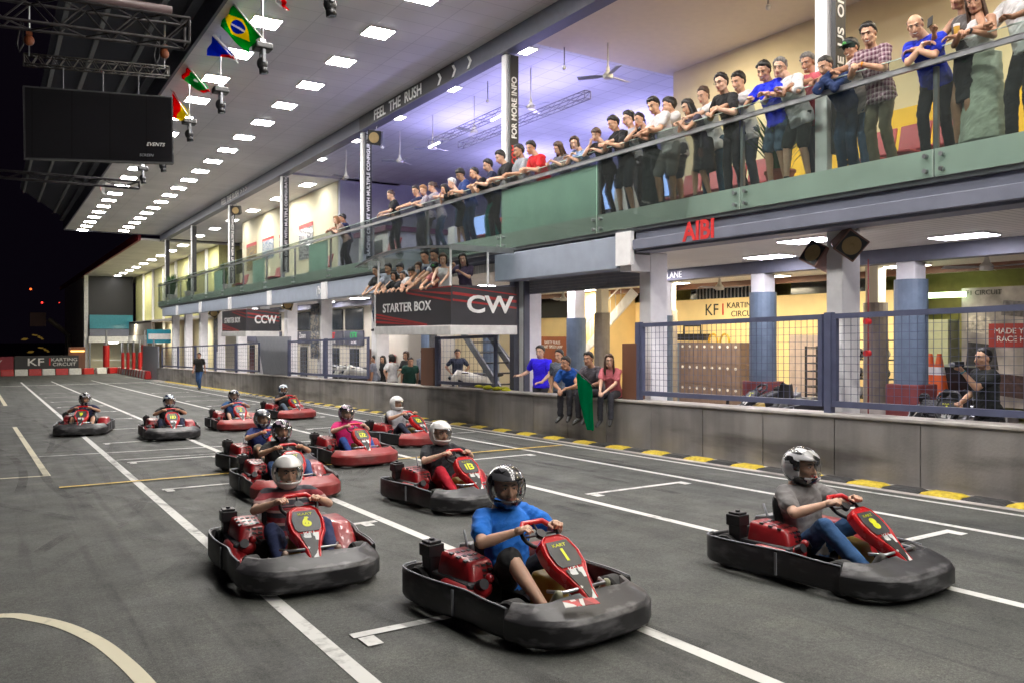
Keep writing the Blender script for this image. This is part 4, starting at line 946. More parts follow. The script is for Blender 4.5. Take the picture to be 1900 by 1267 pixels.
def helmet(root, hM, kind):
    Mh = hM @ Matrix.Translation((0, -.004, .012)); n, m = 44, 30
    def surf(az, el, g=0):
        ce = math.cos(el); y = math.cos(az); x = math.sin(az); z = math.sin(el)
        ry = .138 + (.022 * max(0, -z) * 1.6 if y > 0 else 0); 
        return Vector((x * ce * (.118 + g), (y * ce * (ry + g)), z * ((.128 if z > 0 else .142) + g)))
    def grid(a0, a1, e0, e1, na, ne, g, skip=None):
        vs = [surf(lerp(a0, a1, i / na), lerp(e0, e1, j / ne), g) for j in range(ne + 1) for i in range(na + 1)]; fs = []
        for j in range(ne):
            for i in range(na):
                ac, ec = lerp(a0, a1, (i + .5) / na), lerp(e0, e1, (j + .5) / ne)
                if skip and skip(ac, ec): continue
                fs.append((j * (na + 1) + i, j * (na + 1) + i + 1, (j + 1) * (na + 1) + i + 1, (j + 1) * (na + 1) + i))
        return vs, fs
    op = lambda a, e: abs(a) < R(72) and R(-27) < e < R(24)
    mb = MB(); mb.add(*grid(-math.pi, math.pi, R(-68), R(89.5), 56, 36, 0, op)); b2 = MB(); put(b2, mb, Mh)
    o = b2.build('helmet', HEL[kind], root, smooth=True, fix=False); s = o.modifiers.new('s', 'SOLIDIFY'); s.thickness = .014; s.offset = -1 
    mb = MB(); mb.add(*grid(R(-78), R(78), R(-29), R(26), 30, 12, .005)); b2 = MB(); put(b2, mb, Mh); b2.build('visor', VIS, o, smooth=True, fix=False)
    mb = MB()
    for s_ in (1, -1): mb.cyl(surf(R(76) * s_, R(2), .002), surf(R(76) * s_, R(2), .012), .018, n=12)
    for s_ in (1, -1): mb.prism([surf(R(14) * s_, R(58), .003), surf(R(24) * s_, R(58), .003), surf(R(22) * s_, R(52), .003), surf(R(15) * s_, R(52), .003)], (0, 0, .004))
    mb.tube([surf(R(a), R(-50), .003) for a in (-16, -8, 0, 8, 16)], .005, 6)
    b2 = MB(); put(b2, mb, Mh); b2.build('visor_hinge', M['dark'], o, smooth=False)
def flush():
    import numpy as np
    tmp = []
    for me, mb, vx, it, ex in JOBS:
        if vx is None: tmp.append(None); continue
        t = mb.mesh('tmp', []); o = bpy.data.objects.new('tmp', t); C.objects.link(o)
        m = o.modifiers.new('r', 'REMESH'); m.mode = 'VOXEL'; m.voxel_size = vx
        if it: s = o.modifiers.new('s', 'SMOOTH'); s.iterations = it; s.factor = .5
        tmp.append(o)
    dg = bpy.context.evaluated_depsgraph_get()
    for (me, mb, vx, it, ex), o in zip(JOBS, tmp):
        if o is None: vs, fs, ms = mb.v, mb.f, mb.m
        else:
            em = o.evaluated_get(dg).to_mesh(); n = len(em.vertices); co = np.empty(n * 3, 'f'); em.vertices.foreach_get('co', co)
            lp = np.empty(len(em.loops), 'i'); em.loops.foreach_get('vertex_index', lp); fs = [tuple(int(a) for a in lp[p.loop_start:p.loop_start + p.loop_total]) for p in em.polygons]
            vs = [tuple(c) for c in co.reshape(-1, 3).tolist()]; ms = [0] * len(fs); o.evaluated_get(dg).to_mesh_clear()
        if vx and me.name.split('.')[0] in ('shirt', 'trousers', 'shorts', 'skirt'):
            nm_ = me.name.split('.')[0]; am = .013 if nm_ == 'shirt' else .009
            me0 = [Vector(v) for v in vs]; n0 = [Vector() for _ in vs]
            for f in fs:
                nn = (me0[f[1]] - me0[f[0]]).cross(me0[f[-1]] - me0[f[0]])
                for i in f: n0[i] += nn
            sx_ = len(vs) % 97
            vs = []
            for v, nn in zip(me0, n0):
                q = Vector((v.x * 6 + sx_, v.y * 6, v.z * 11 + v.x * 6)); d_ = noise.noise(q) + .6 * (1 - 2 * abs(noise.noise(q * 2.1)))
                vs.append(tuple(v + nn.normalized() * (d_ * am)) if nn.length > 0 else tuple(v))
        if ex: k = len(vs); vs = list(vs) + ex.v; fs = list(fs) + [tuple(i + k for i in f) for f in ex.f]; ms = list(ms) + ex.m
        me.from_pydata(vs, [], fs); me.polygons.foreach_set('material_index', ms); me.polygons.foreach_set('use_smooth', [True] * len(fs)); me.update()
    for o in tmp:
        if o: t = o.data; bpy.data.objects.remove(o); bpy.data.meshes.remove(t)
    JOBS.clear()
# ---------------- kart drivers
DK = dict(k1=.985, k8=.985, k13=.95)
def drive(kk, knee=.42, sp=None, hy=0, hp=-.05, lean=.22, wid=.2):
    kart = KOBJ[kk]; k = DK.get(kk, .91)
    P = Vector((0, -.13, .165)); N = P + Vector((0, -math.sin(lean) * .5, math.cos(lean) * .5)) * k; H = N + Vector((0, .055, .15)) * k
    c = Vector((0, .10, .56))
    J = dict(k=k, P=P, N=N, H=H, hl=(-.165, .145, .575), hr=(.165, .145, .575), el=(-.9, -.1, -.5), er=(.9, -.1, -.5), dl=(.35, .75, .35), dr=(-.35, .75, .35), gl='grip', gr='grip', ul=(-.5, -.3, .8), ur=(.5, -.3, .8),
             fl=(-.2, .50, .15), fr=(.2, .50, .15), knl=(-.35, .2, 1), knr=(.35, .2, 1), tl=(0, .35, 1), tr=(0, .35, 1), hy=hy, hp=hp)
    s = dict(sp); rz = kart.rotation_euler.z
    r, e = person(kart.location, rz, J, s); return r
G = 'drivers seated in the karts'
DR = [
 ('k1', dict(near=1, skin='a', top=(.012, .16, .62), bot='shorts', bc=(.02, .02, .022), helmet='black', shoe=(.3, .3, .2), label='driver in a bright blue tee and black shorts, black helmet, in kart number 1'), -.35),
 ('k8', dict(near=1, skin='a', top=(.20, .19, .19), bc=(.03, .09, .22), helmet='silver', shoe=(.15, .15, .14), label='driver in a grey tee and blue jeans with a silver speckled helmet'), .1),
 ('k6', dict(near=1, skin='a', top=STRIPE, collar=1, bc=(.02, .03, .09), helmet='white', shoe=(.35, .25, .2), smile=1, label='smiling driver in a striped polo and dark jeans under a white helmet'), 0),
 ('k13', dict(near=1, skin='a', top=(.014, .015, .02), bc=(.5, .01, .03), helmet='white', label='driver in black tee and bright red trousers with white helmet'), .0),
 ('kr', dict(skin='b', top=(.012, .012, .014), bc=(.03, .07, .18), helmet='violet', label='driver in black tee and jeans with a black and violet helmet, behind the striped polo'), .1),
 ('pink', dict(skin='a', top=(.62, .015, .16), bc=(.02, .06, .25), helmet='violet', label='driver in a hot pink shirt and blue jeans'), .05),
 ('nav', dict(skin='b', top=(.015, .03, .14), bot='shorts', bc=(.3, .28, .22), helmet='grey', label='driver in a navy shirt and pale shorts with a dark grey helmet'), .1),
 ('white', dict(skin='b', top=(.42, .42, .45), bc=(.02, .025, .05), helmet='white', label='driver in a pale grey shirt and white helmet by the pit wall'), .2),
 ('l1', dict(skin='b', top=(.012, .016, .06), bot='shorts', bc=(.02, .02, .03), helmet='silver', label='driver in dark navy in the leftmost kart'), 0),
 ('l2', dict(skin='b', top=(.012, .012, .014), bc=(.015, .02, .05), helmet='cyan', label='driver in black with a white and dark helmet, second kart from the left'), 0),
 ('bl', dict(skin='a', top=(.03, .10, .26), bot='shorts', bc=(.02, .03, .06), helmet='silver', label='driver in a mid blue shirt in a red nosed kart near the back'), .1),
 ('fr', dict(skin='c', top=(.015, .012, .014), bc=(.1, .13, .18), helmet='cyan', label='driver in black in the last red nosed kart'), .1)]
for kk, sp, hy in DR:
    sp['group'] = G; drive(kk, sp=sp, hy=hy)

# ---------------- spectators: helpers
ZU = 3.96
def solve(z, k, kmax=1.13):
    """stature and forward bend that put the head centre at height z"""
    for _ in range(60):
        for i in range(40):
            a = R(10 + i * 1.4)
            if (.93 + .51 * math.cos(a) + .152 - .05 * a) * k <= z: break
        if i > 0 or k >= kmax: break
        k *= 1.006
    return k, a, (math.sin(a) * .51 + .04 + .11 * a) * k
def rail_person(px, py, turn, sp, arms='clasp', XH=9.92, look=0, pitch=-.38, zt=1.245, zfloor=ZU, xr=9.56, kmax=1.15, kbase=None, tilt=0, base=None):
    """stand at the balustrade with the head centre seen at photo pixel (px, py)"""
    turn -= 24; k = kbase or (1.0 if sp.get('fem') else 1.07); xh = 9.7; rz = R(90 + turn); f = Vector((-math.sin(rz), math.cos(rz), 0)); rn = random.Random(px * 7 + py)
    for _ in range(8):
        w_ = atX(px, py, xh); z = w_.z - zfloor; k, a_, fw = solve(z, k, kmax); xh = lerp(xh, max(9.5, XH + f.x * fw), .7)
    hip = Vector((w_.x, w_.y, 0)) - f * fw; hip.x = max(hip.x, 9.84); ph = a_
    N = Vector((0, math.sin(a_) * .51 * k, .93 * k + math.cos(a_) * .51 * k)); H = N + Vector((0, (.04 + .11 * a_) * k, (.152 - .05 * a_) * k))
    yr = (hip.x - xr) / max(.3, abs(f.x))            # forward distance to the rail
    J = dict(k=k, P=(rn.uniform(-.05, .05), 0, .93 * k), N=N + Vector((rn.uniform(-.04, .04), 0, 0)), H=H + Vector((rn.uniform(-.05, .05), 0, 0)), hy=R(look + rn.uniform(-12, 12)), hp=pitch, roll=rn.uniform(-.16, .16), ty=rn.uniform(-.22, .22), fl=(-.11 + rn.uniform(-.03, .12), -.05 + rn.uniform(-.1, .02), .085), fr=(.12, .03 + rn.uniform(-.03, .08), .085), kl=1)
    sp.setdefault('girth', rn.uniform(.008, .026)); zt -= .0
    if arms == 'clasp': J.update(hl=(-.055, yr + .12, zt + .03), hr=(.05, yr + .13, zt + .05), el=(-.7, -.2, -1), er=(.7, -.2, -1), dl=(.6, .7, -.3), dr=(-.6, .7, -.25), gl='grip', gr='relax')
    elif arms == 'lean': J.update(hl=(-.12, yr + .15, zt + .03), hr=(.2, yr + .04, zt + .03), el=(-.7, -.2, -1), er=(.8, -.2, -1), dl=(.3, .8, -.7), dr=(-.8, .5, -.1))
    elif arms == 'cross': J.update(hl=(.03, yr + .07, zt + .035), hr=(-.07, yr + .05, zt + .075), el=(-.8, .25, -1), er=(.8, .25, -1), dl=(1, .15, -.05), dr=(-1, .15, -.05))
    elif arms == 'chin': J.update(hl=(-.05, yr + .02, zt + .05), hr=(.05, H.y + .10, H.z - .16), el=(-1, 0, -.6), er=(.6, .7, -1), dl=(.8, .6, -.1), dr=(-.3, .1, 1), ur=(0, 1, 0), gr='grip')
    elif arms == 'cheek': J.update(hl=(-.02, yr + .02, zt + .05), hr=(.10, H.y + .02, H.z - .16), el=(-1, 0, -.6), er=(.6, .9, -1), dl=(.8, .6, -.1), dr=(.0, -.1, 1), ur=(1, .3, 0))
    elif arms == 'phone': J.update(hl=(-.1, yr + .05, zt + .04), hr=(.12, yr + .12, zt + .15), el=(-1, 0, -.6), er=(.8, 0, -1), dl=(.6, .6, 0), dr=(-.2, .5, .7), gr='grip')
    elif arms == 'drink': J.update(hl=(-.12, yr + .02, zt + .07), hr=(.14, yr + .04, zt + .06), el=(-1, 0, -.6), er=(1, 0, -.6), dl=(.5, .8, .2), dr=(-.4, .8, .1), gl='grip', gr='grip')
    r, e = person(Vector((hip.x, hip.y, zfloor)), rz, J, sp)
    return r, e, J
GB = 'spectators leaning on the upper balustrade'
def Sp(label, top, bot='trousers', bc=(.02, .02, .028), **kw):
    d = dict(label=label, top=top, bot=bot, bc=bc, group=GB); d.update(kw); return d
WH = (.62, .61, .62); JE = (.03, .06, .12); NV = (.012, .018, .06); BK = (.012, .012, .014)
BALC = [
 (624, 409, 10, 'clasp', Sp('long haired woman in a pale top at the far left of the upper balustrade', (.3, .2, .15), fem=1, hair='long', hc='light', skin='a'), 10),
 (636, 406, 0, 'lean', Sp('man in dark blue beside the long haired woman far left on the balustrade', NV, skin='c'), 5),
 (726, 350, 10, 'lean', Sp('burly man in a black polo standing alone left of the group at the balustrade', BK, collar=1, skin='a', hc='brown', hair='crop', smile=1, belly=.04), 10),
 (772, 354, 15, 'clasp', Sp('man in a navy shirt sipping beside the blonde woman', NV, skin='b'), 20),
 (785, 354, 10, 'cross', Sp('short haired blonde woman in a flowered top', FLOR, fem=1, hair='short', hc='light', skin='a'), 25),
 (802, 348, 0, 'clasp', Sp('woman in a pale patterned top with tied hair, right of the blonde', FLOR, fem=1, hair='bun', hc='brown', bc=JE, skin='a'), 10),
 (825, 352, 10, 'chin', Sp('woman with black bobbed hair next to the white haired woman', BK, fem=1, hair='bob', bot='skirt'), 20),
 (839, 341, 0, 'cross', Sp('white haired woman in a beige sleeveless top and blue dress', (.5, .33, .26), fem=1, hair='short', hc='white', skin='a', sleeve='none', bot='dress', bc=(.02, .05, .12)), 15),
 (854, 325, 10, 'lean', Sp('man with glasses in a royal blue shirt behind the white haired woman', (.02, .05, .2), glasses=1, bc=(.02, .05, .12), hair='fringe'), 15),
 (880, 322, 5, 'clasp', Sp('man in a black tee and teal green trousers', BK, bc=(.01, .22, .18), hair='crop'), 15),
 (905, 308, 5, 'lean', Sp('man in a navy polo just left of the solid green panel', NV, collar=1, skin='a', hair='short'), 15),
 (928, 293, 5, 'clasp', Sp('man in a black shirt leaning above the solid green panel', BK, skin='a', collar=1), 20),
 (963, 281, 12, 'clasp', Sp('man in a light grey shirt standing against the banner column', (.3, .32, .36), skin='c', collar=1), 10),
 (986, 275, 15, 'clasp', Sp('man in a bright red tee with a yellow print', (.55, .01, .015), bc=(.03, .06, .16), skin='b', chest=('FUN', cloth((.7, .4, .02))), smile=1), 20),
 (1037, 276, 20, 'lean', Sp('long haired woman in a grey cardigan and short grey dress', (.13, .12, .14), fem=1, hair='long', bot='dress', bc=(.06, .06, .07), hc='brown', skin='a', smile=1), 0),
 (1068, 266, 25, 'cross', Sp('brown haired person in a blue and white top with an orange bag strap', (.2, .28, .45), fem=1, hair='bob', hc='brown', bc=(.33, .3, .24), skin='a'), 30),
 (1107, 251, 20, 'chin', Sp('person with fringed brown hair in black, hand at the mouth', BK, hair='fringe', hc='brown', fem=1, skin='a'), 30),
 (1141, 229, 20, 'clasp', Sp('man in a black collared shirt left of the glasses wearer in pale grey', BK, collar=1, skin='b', bot='shorts', bc=(.03, .04, .06)), 0),
 (1166, 209, 10, 'clasp', Sp('man with glasses in a pale grey tee standing behind the others', (.38, .39, .45), glasses=1, skin='a'), 5),
 (1188, 222, 20, 'cheek', Sp('black haired woman in black resting a hand on her cheek', BK, fem=1, hair='bun', skin='b', bot='longskirt', bc=(.01, .02, .025)), 20),
 (1215, 196, 10, 'cross', Sp('young man in a white polo, left one of two men in white', WH, collar=1, skin='b', bot='shorts', bc=(.2, .2, .19)), 15),
 (1243, 191, 0, 'clasp', Sp('man in an open white shirt, right one of two men in white', WH, collar=1, skin='b', bot='shorts', bc=(.05, .055, .07), hem=-.3), -5),
 (1275, 200, 10, 'cross', Sp('laughing black haired woman in a dark sleeveless top and black skirt', (.04, .035, .06), fem=1, hair='long', smile=1, sleeve='cap', bot='skirt', skin='b'), -10),
 (1304, 177, 20, 'lean', Sp('woman in a white blouse and slim blue jeans with her hair tied back', WH, fem=1, hair='bun', bc=(.03, .09, .16), hc='brown', skin='a', hem=-.3), 15),
 (1335, 156, 20, 'lean', Sp('man with glasses in a black polo and black trousers', BK, collar=1, glasses=1, skin='a'), 10),
 (1367, 154, 20, 'clasp', Sp('man in a white tee with a red chest stripe', WH, skin='b', bc=(.08, .10, .14), smile=1, hem=-.26, watch='l', wc=cloth((.6, .4, .05)), chest=('___', cloth((.5, .03, .05)))), 10),
 (1417, 133, 20, 'drink', Sp('young man in a bright blue tee and denim shorts', (.01, .03, .75), skin='b', bot='shorts', bc=(.08, .13, .2), smile=1, shoe=(.4, .5, .6)), 25),
 (1448, 126, 15, 'drink', Sp('grey haired man in a white long sleeved shirt with a watch', WH, sleeve='roll', collar=1, hc='grey', skin='a', bot='shorts', bc=(.02, .025, .025), glasses=1, watch='l', wc=M['steel'], hem=-.28), 25),
 (1503, 116, 15, 'lean', Sp('grey haired man in a coral pink polo', (.5, .09, .12), collar=1, hc='grey', skin='c', bc=(.02, .03, .07), hem=-.3, smile=1), 25),
 (1531, 124, 25, 'cross', Sp('man in a navy sweater and jeans stretching one arm over the rail', (.015, .035, .12), sleeve='long', skin='b', bc=(.02, .05, .1), hair='crop'), 0),
 (1575, 94, 5, 'lean', Sp('man in a dark baseball cap and beige shirt', (.45, .4, .38), cap=1, skin='c', bc=(.07, .12, .2), collar=1, hem=-.3, smile=1), 5),
 (1608, 65, 20, 'clasp', Sp('man in a purple checked shirt and olive trousers', PLAID, skin='b', bc=(.13, .11, .07), watch='l', wc=cloth((.8, .25, .02)), smile=1, hem=-.24), 25),
 (1703, 47, 25, 'cross', Sp('balding man in a royal blue polo and black trousers laughing', (.01, .03, .5), collar=1, hair='bald', skin='b', smile=1, belly=.06, chest=('KF1', M['txtw']), watch='r', wc=M['steel']), 25),
 (1782, -8, 15, 'phone', Sp('woman in a black skirt holding up a phone behind the railing', (.1, .09, .09), fem=1, sleeve='none', hair='short', skin='c', bot='skirt', bc=(.01, .01, .014)), 10),
 (1812, 3, 25, 'clasp', Sp('long haired woman in a white sleeveless top and pale green long skirt', WH, fem=1, sleeve='none', hair='long', hc='brown', skin='c', bot='longskirt', bc=(.42, .46, .38), watch='l'), 5),
 (1884, -52, 10, 'drink', Sp('person in a white shirt at the top right corner, head out of frame', WH, skin='d', collar=1, bc=(.015, .015, .02)), 0),
]
BP = {}
for i, (px, py, turn, arms, sp, look) in enumerate(BALC):
    sp['near'] = .5 if px > 1380 else (0 if px > 900 else -1)
    if px > 1380: sp['near'] = 1
    BP[px] = rail_person(px, py, turn, sp, arms, look=look, pitch=-.30 - .1 * (i % 3), XH=10.2 if px in (636, 772, 802, 839, 1166, 1243, 1304, 1367, 1503, 1575) else 9.9)

# ---------------- starter box, pit lane and wall people
def stand(loc, rz, sp, k=1.0, arms='down', lean=.05, look=0, pitch=-.1, feet=None, tilt=0):
    k = k * (.93 if sp.get('fem') else 1); ph = lean
    J = dict(k=k, P=(0, 0, .93 * k), N=(0, math.sin(ph) * .52 * k, (.93 + math.cos(ph) * .52) * k), H=(0, math.sin(ph) * .655 * k + .02, (.93 + math.cos(ph) * .655) * k), hy=R(look), hp=pitch, roll=tilt,
             fl=(-.11, 0, .085), fr=(.11, .04, .085))
    Hy, Hz = J['H'][1], J['H'][2]
    if arms == 'down': J.update(hl=(-.24, .05, .86 * k), hr=(.24, .05, .86 * k), el=(-.4, -1, 0), er=(.4, -1, 0))
    elif arms == 'hips': J.update(hl=(-.2, .02, 1.0 * k), hr=(.2, .02, 1.0 * k), el=(-1, -.4, .2), er=(1, -.4, .2), dl=(.5, .6, -.5), dr=(-.5, .6, -.5))
    elif arms == 'fold': J.update(hl=(.10, .2, 1.17 * k), hr=(-.12, .22, 1.2 * k), el=(-1, .1, -.6), er=(1, .1, -.6), dl=(1, .2, 0), dr=(-1, .2, 0))
    elif arms == 'rail': J.update(hl=(-.12, Hy + .3, 1.08), hr=(.14, Hy + .3, 1.08), el=(-1, 0, -.6), er=(1, 0, -.6), dl=(.4, .8, -.4), dr=(-.4, .8, -.4))
    elif arms == 'open': J.update(hl=(-.16, .26, .98 * k), hr=(.40, .22, 1.10 * k), el=(-1, -.4, -.3), er=(.6, -.5, -.8), dl=(.5, .8, 0), dr=(.8, .4, .1))
    elif arms == 'post': J.update(hl=(.0, .42, 1.28 * k), hr=(.12, .42, 1.42 * k), el=(-.8, 0, -1), er=(.9, 0, -.8), dl=(.3, .7, .4), dr=(0, .7, .5), gl='grip', gr='grip')
    elif arms == 'camera': J.update(hl=(-.06, .36, 1.42 * k), hr=(.12, .30, 1.0 * k), el=(-.2, .7, -1), er=(.6, -.7, -.8), dl=(0, .6, .8), dr=(-.6, .6, .2), gl='grip', gr='grip')
    elif arms == 'behind': J.update(hl=(-.12, -.16, .95 * k), hr=(.12, -.16, .95 * k), el=(-1, -.6, 0), er=(1, -.6, 0), dl=(.6, -.3, -.6), dr=(-.6, -.3, -.6))
    if feet == 'walk': J.update(fl=(-.09, .22, .085), fr=(.09, -.24, .12), P=(0, 0, .90 * k), hl=(-.24, -.12, .86 * k), hr=(.24, .2, .9 * k))
    return person(loc, rz, J, sp)
GX = 'people crowded on the starter box balcony'
BOX = [ # head px, X, turn, arms, spec
 (697, 503, 8.3, 10, 'rail', dict(label='dark haired woman at the left end of the starter box', fem=1, hair='bun', top=(.05, .05, .05))),
 (720, 499, 8.35, 25, 'rail', dict(label='young man in a pale tee raising his arm at the left of the starter box', top=(.35, .38, .45), skin='b')),
 (731, 513, 8.25, 20, 'rail', dict(label='short haired woman low down in black between two men in the starter box', fem=1, hair='bob', top=BK)),
 (742, 499, 8.8, 10, 'rail', dict(label='dark haired man behind the front row of the starter box', top=BK, hair='fringe')),
 (747, 512, 8.25, 20, 'rail', dict(label='woman in a black and white top leaning out of the middle of the starter box', fem=1, hair='bun', top=(.05, .05, .06))),
 (763, 506, 8.3, 40, 'rail', dict(label='person with messy black hair and a white sleeve in the starter box', hair='fringe', top=WH)),
 (776, 497, 8.5, 20, 'rail', dict(label='long brown haired woman in white in the starter box', fem=1, hair='long', hc='brown', top=(.6, .55, .52), skin='a')),
 (788, 477, 8.6, 25, 'rail', dict(label='tall man in a grey tee in the starter box', top=(.28, .29, .33), skin='b')),
 (806, 474, 8.75, 20, 'rail', dict(label='tall man in dark navy at the back of the starter box', top=NV, skin='c')),
 (807, 497, 8.35, 25, 'rail', dict(label='person in a black cap and red and white top in the starter box', top=(.4, .12, .12), cap=1)),
 (822, 482, 8.4, 45, 'rail', dict(label='woman in a white tank top beside the canopy post', fem=1, sleeve='none', hair='bob', hc='brown', top=WH, skin='a')),
 (859, 481, 8.9, 40, 'post', dict(label='woman in a dark purple top gripping the canopy post', fem=1, hair='long', top=(.06, .04, .08), skin='a')),
]
for px, py, X, turn, arms, sp in BOX:
    sp['group'] = GX; sp['bc'] = sp.get('bc', JE); sp['near'] = 0; sp['foot'] = 0; w_ = atX(px, py, X); k0 = .94 if sp.get('fem') else 1.0
    k, a_, fw = solve(w_.z - 1.84, k0 * .92, 1.12)
    rz = R(90 + turn); f = Vector((-math.sin(rz), math.cos(rz), 0)); q = Vector((w_.x, w_.y, 0)) - f * fw; yr = max(.1, (q.x - 8.17) / max(.3, abs(f.x)))
    N = Vector((0, math.sin(a_) * .51, .93 + math.cos(a_) * .51)) * k; H = N + Vector((0, .04 + .11 * a_, .152 - .05 * a_)) * k
    J = dict(k=k, P=(0, 0, .93 * k), N=N, H=H, hy=R(12), hp=-.3, roll=(px % 5 - 2) * .07, fl=(-.11, 0, .085), fr=(.11, .04, .085))
    if arms == 'rail': J.update(hl=(-.1, yr + .15, 1.0), hr=(.12, yr + .13, 1.0), el=(-1, 0, -.6), er=(1, 0, -.6), dl=(.4, .8, -.6), dr=(-.4, .8, -.6))
    else: J.update(hl=(.0, .42, 1.28 * k), hr=(.12, .42, 1.42 * k), el=(-.8, 0, -1), er=(.9, 0, -.8), dl=(.3, .7, .4), dr=(0, .7, .5), gl='grip', gr='grip')
    person(Vector((q.x, q.y, 1.84)), rz, J, sp)
GP = 'people standing behind the pit wall'
PIT = [
 (695, 666, 10.1, -60, 'down', .15, dict(label='man in a grey tee leaning at the pit wall by the brown panel', top=(.25, .26, .32), skin='c', hair='crop'), 20),
 (711, 667, 10.25, 0, 'down', .1, dict(label='long haired woman in black between the grey tee and the white tee', fem=1, hair='long', top=BK), 30),
 (727, 665, 10.1, -80, 'hips', .05, dict(label='woman in a white tee with her hand on her hip behind the pit wall', fem=1, hair='bob', top=WH, skin='a'), 20),
 (754, 660, 10.5, 20, 'fold', .05, dict(label='brown haired woman in black with folded arms behind the pit wall', fem=1, hair='bob', hc='brown', top=BK, bc=JE), 10),
 (762, 671, 10.15, 70, 'down', .5, dict(label='man in a dark green tee bending forward at the pit wall', top=(.01, .06, .045), skin='c', bc=(.1, .1, .06)), 0),
 (787, 656, 10.6, 30, 'down', .05, dict(label='man half hidden by the dark brown post', top=(.3, .32, .4), skin='b'), 0),
 (817, 657, 14.0, 180, 'hips', .0, dict(label='person in a beige shirt seen from behind through the fence', top=(.5, .42, .34), hair='crop'), 0),
 (849, 656, 12.2, 60, 'hips', .0, dict(label='man in dark navy standing beside a parked motorbike', top=(.03, .04, .07)), 0),
 (1003, 653, 10.03, 25, 'open', .03, dict(label='smiling man in an electric blue jersey spreading his arm behind the pit wall', top=(.03, .01, .85), smile=1, skin='a', near=1, chest=('sport', M['txtw'])), 5),
 (1038, 660, 10.1, 20, 'down', .1, dict(label='man in a slate grey shirt behind the seated man in blue', top=(.10, .12, .16), skin='b', near=1), 0),
]
for px, py, X, turn, arms, ln, sp, look in PIT:
    sp['group'] = GP; sp.setdefault('near', 0); w_ = atX(px, py, X); zf = gz(w_.y) + .03; ks = (w_.z - zf) / ((.93 + .655 * math.cos(ln)) * (.93 if sp.get('fem') else 1)); ks = max(.84, min(1.1, ks))
    rz = R(90 + turn); f = Vector((-math.sin(rz), math.cos(rz), 0)); q = Vector((w_.x, w_.y, 0)) - f * (.7 * ks * math.sin(ln))
    stand((max(q.x, 10.0), q.y, zf), rz, sp, k=ks, arms=arms, lean=ln, look=look, pitch=-.1)
# three people sitting on the coping, legs over the track side
def sit(px, py, turn, sp, lean=.55, k=1, arms='knees', xs=9.72, look=0, pitch=-.1, legs=0):
    k *= .95 if sp.get('fem') else 1; rz = R(90 + turn); f = Vector((-math.sin(rz), math.cos(rz), 0)); xh = xs + f.x * .68 * k * math.sin(lean)
    w_ = atX(px, py, xh); y = w_.y - f.y * .68 * k * math.sin(lean); base = gz(y) + .835
    P = Vector((0, 0, .11)); N = P + Vector((0, math.sin(lean), math.cos(lean))) * .5 * k; H = P + Vector((0, math.sin(lean) * .655 + .03, math.cos(lean) * .655)) * k
    J = dict(k=k, P=P, N=N, H=H, hy=R(look), hp=pitch, fl=(-.10 + legs * .1, .44, -.34), fr=(.12, .40, -.36), knl=(0, .8, 1), knr=(0, .8, 1), tl=(-.2, 1, -.45), tr=(.2, 1, -.55))
    if arms == 'knees': J.update(hl=(-.02, .46, .16), hr=(.08, .50, .14), el=(-1, -.2, -.5), er=(1, -.2, -.4), dl=(.5, .7, -.5), dr=(-.4, .8, -.5))
    if arms == 'flag': J.update(hl=(-.12, .40, .22), hr=(.12, .44, .26), el=(-1, -.2, -.5), er=(1, -.2, -.4), dl=(.7, .6, -.1), dr=(-.2, 1, -.2), gl='grip', gr='grip')
    return person(Vector((xs, y, base)), rz, J, sp)
GS = 'people sitting on the pit wall'
sit(1050, 676, 25, dict(label='man in a blue polo sitting on the pit wall with one dark shoe dangling', top=(.01, .09, .42), near=1, skin='c', group=GS, collar=1), lean=.62, look=-15)
FLG = sit(1093, 670, 10, dict(label='man in a grey tee sitting behind the green flag', top=(.10, .09, .11), near=1, skin='c', group=GS), lean=.35, look=10, arms='flag')
sit(1131, 673, 30, dict(label='long haired woman in a salmon pink tee sitting at the right of the wall sitters', top=(.55, .14, .17), fem=1, hair='long', hc='brown', near=1, skin='a', smile=1, group=GS), lean=.35, look=25, arms='knees')
# walker and photographer
g_ = gnd(370, 722)
stand((g_.x, g_.y, gz(g_.y)), R(150), dict(label='marshal in a black shirt and jeans walking on the far track', top=(.015, .014, .012), bc=(.03, .08, .2), near=0, skin='c'), k=1.04, arms='down', feet='walk')
w_ = atX(1850, 672, 10.35)
PH = stand((10.35, w_.y + .1, gz(w_.y) + .02), R(60), dict(label='photographer in black holding up a small camera behind the mesh fence', top=(.012, .014, .014), near=1, skin='b', hair='crop', watch='l', wc=cloth((.05, .3, .35))), k=.98, arms='camera', lean=.08, look=10, pitch=0)
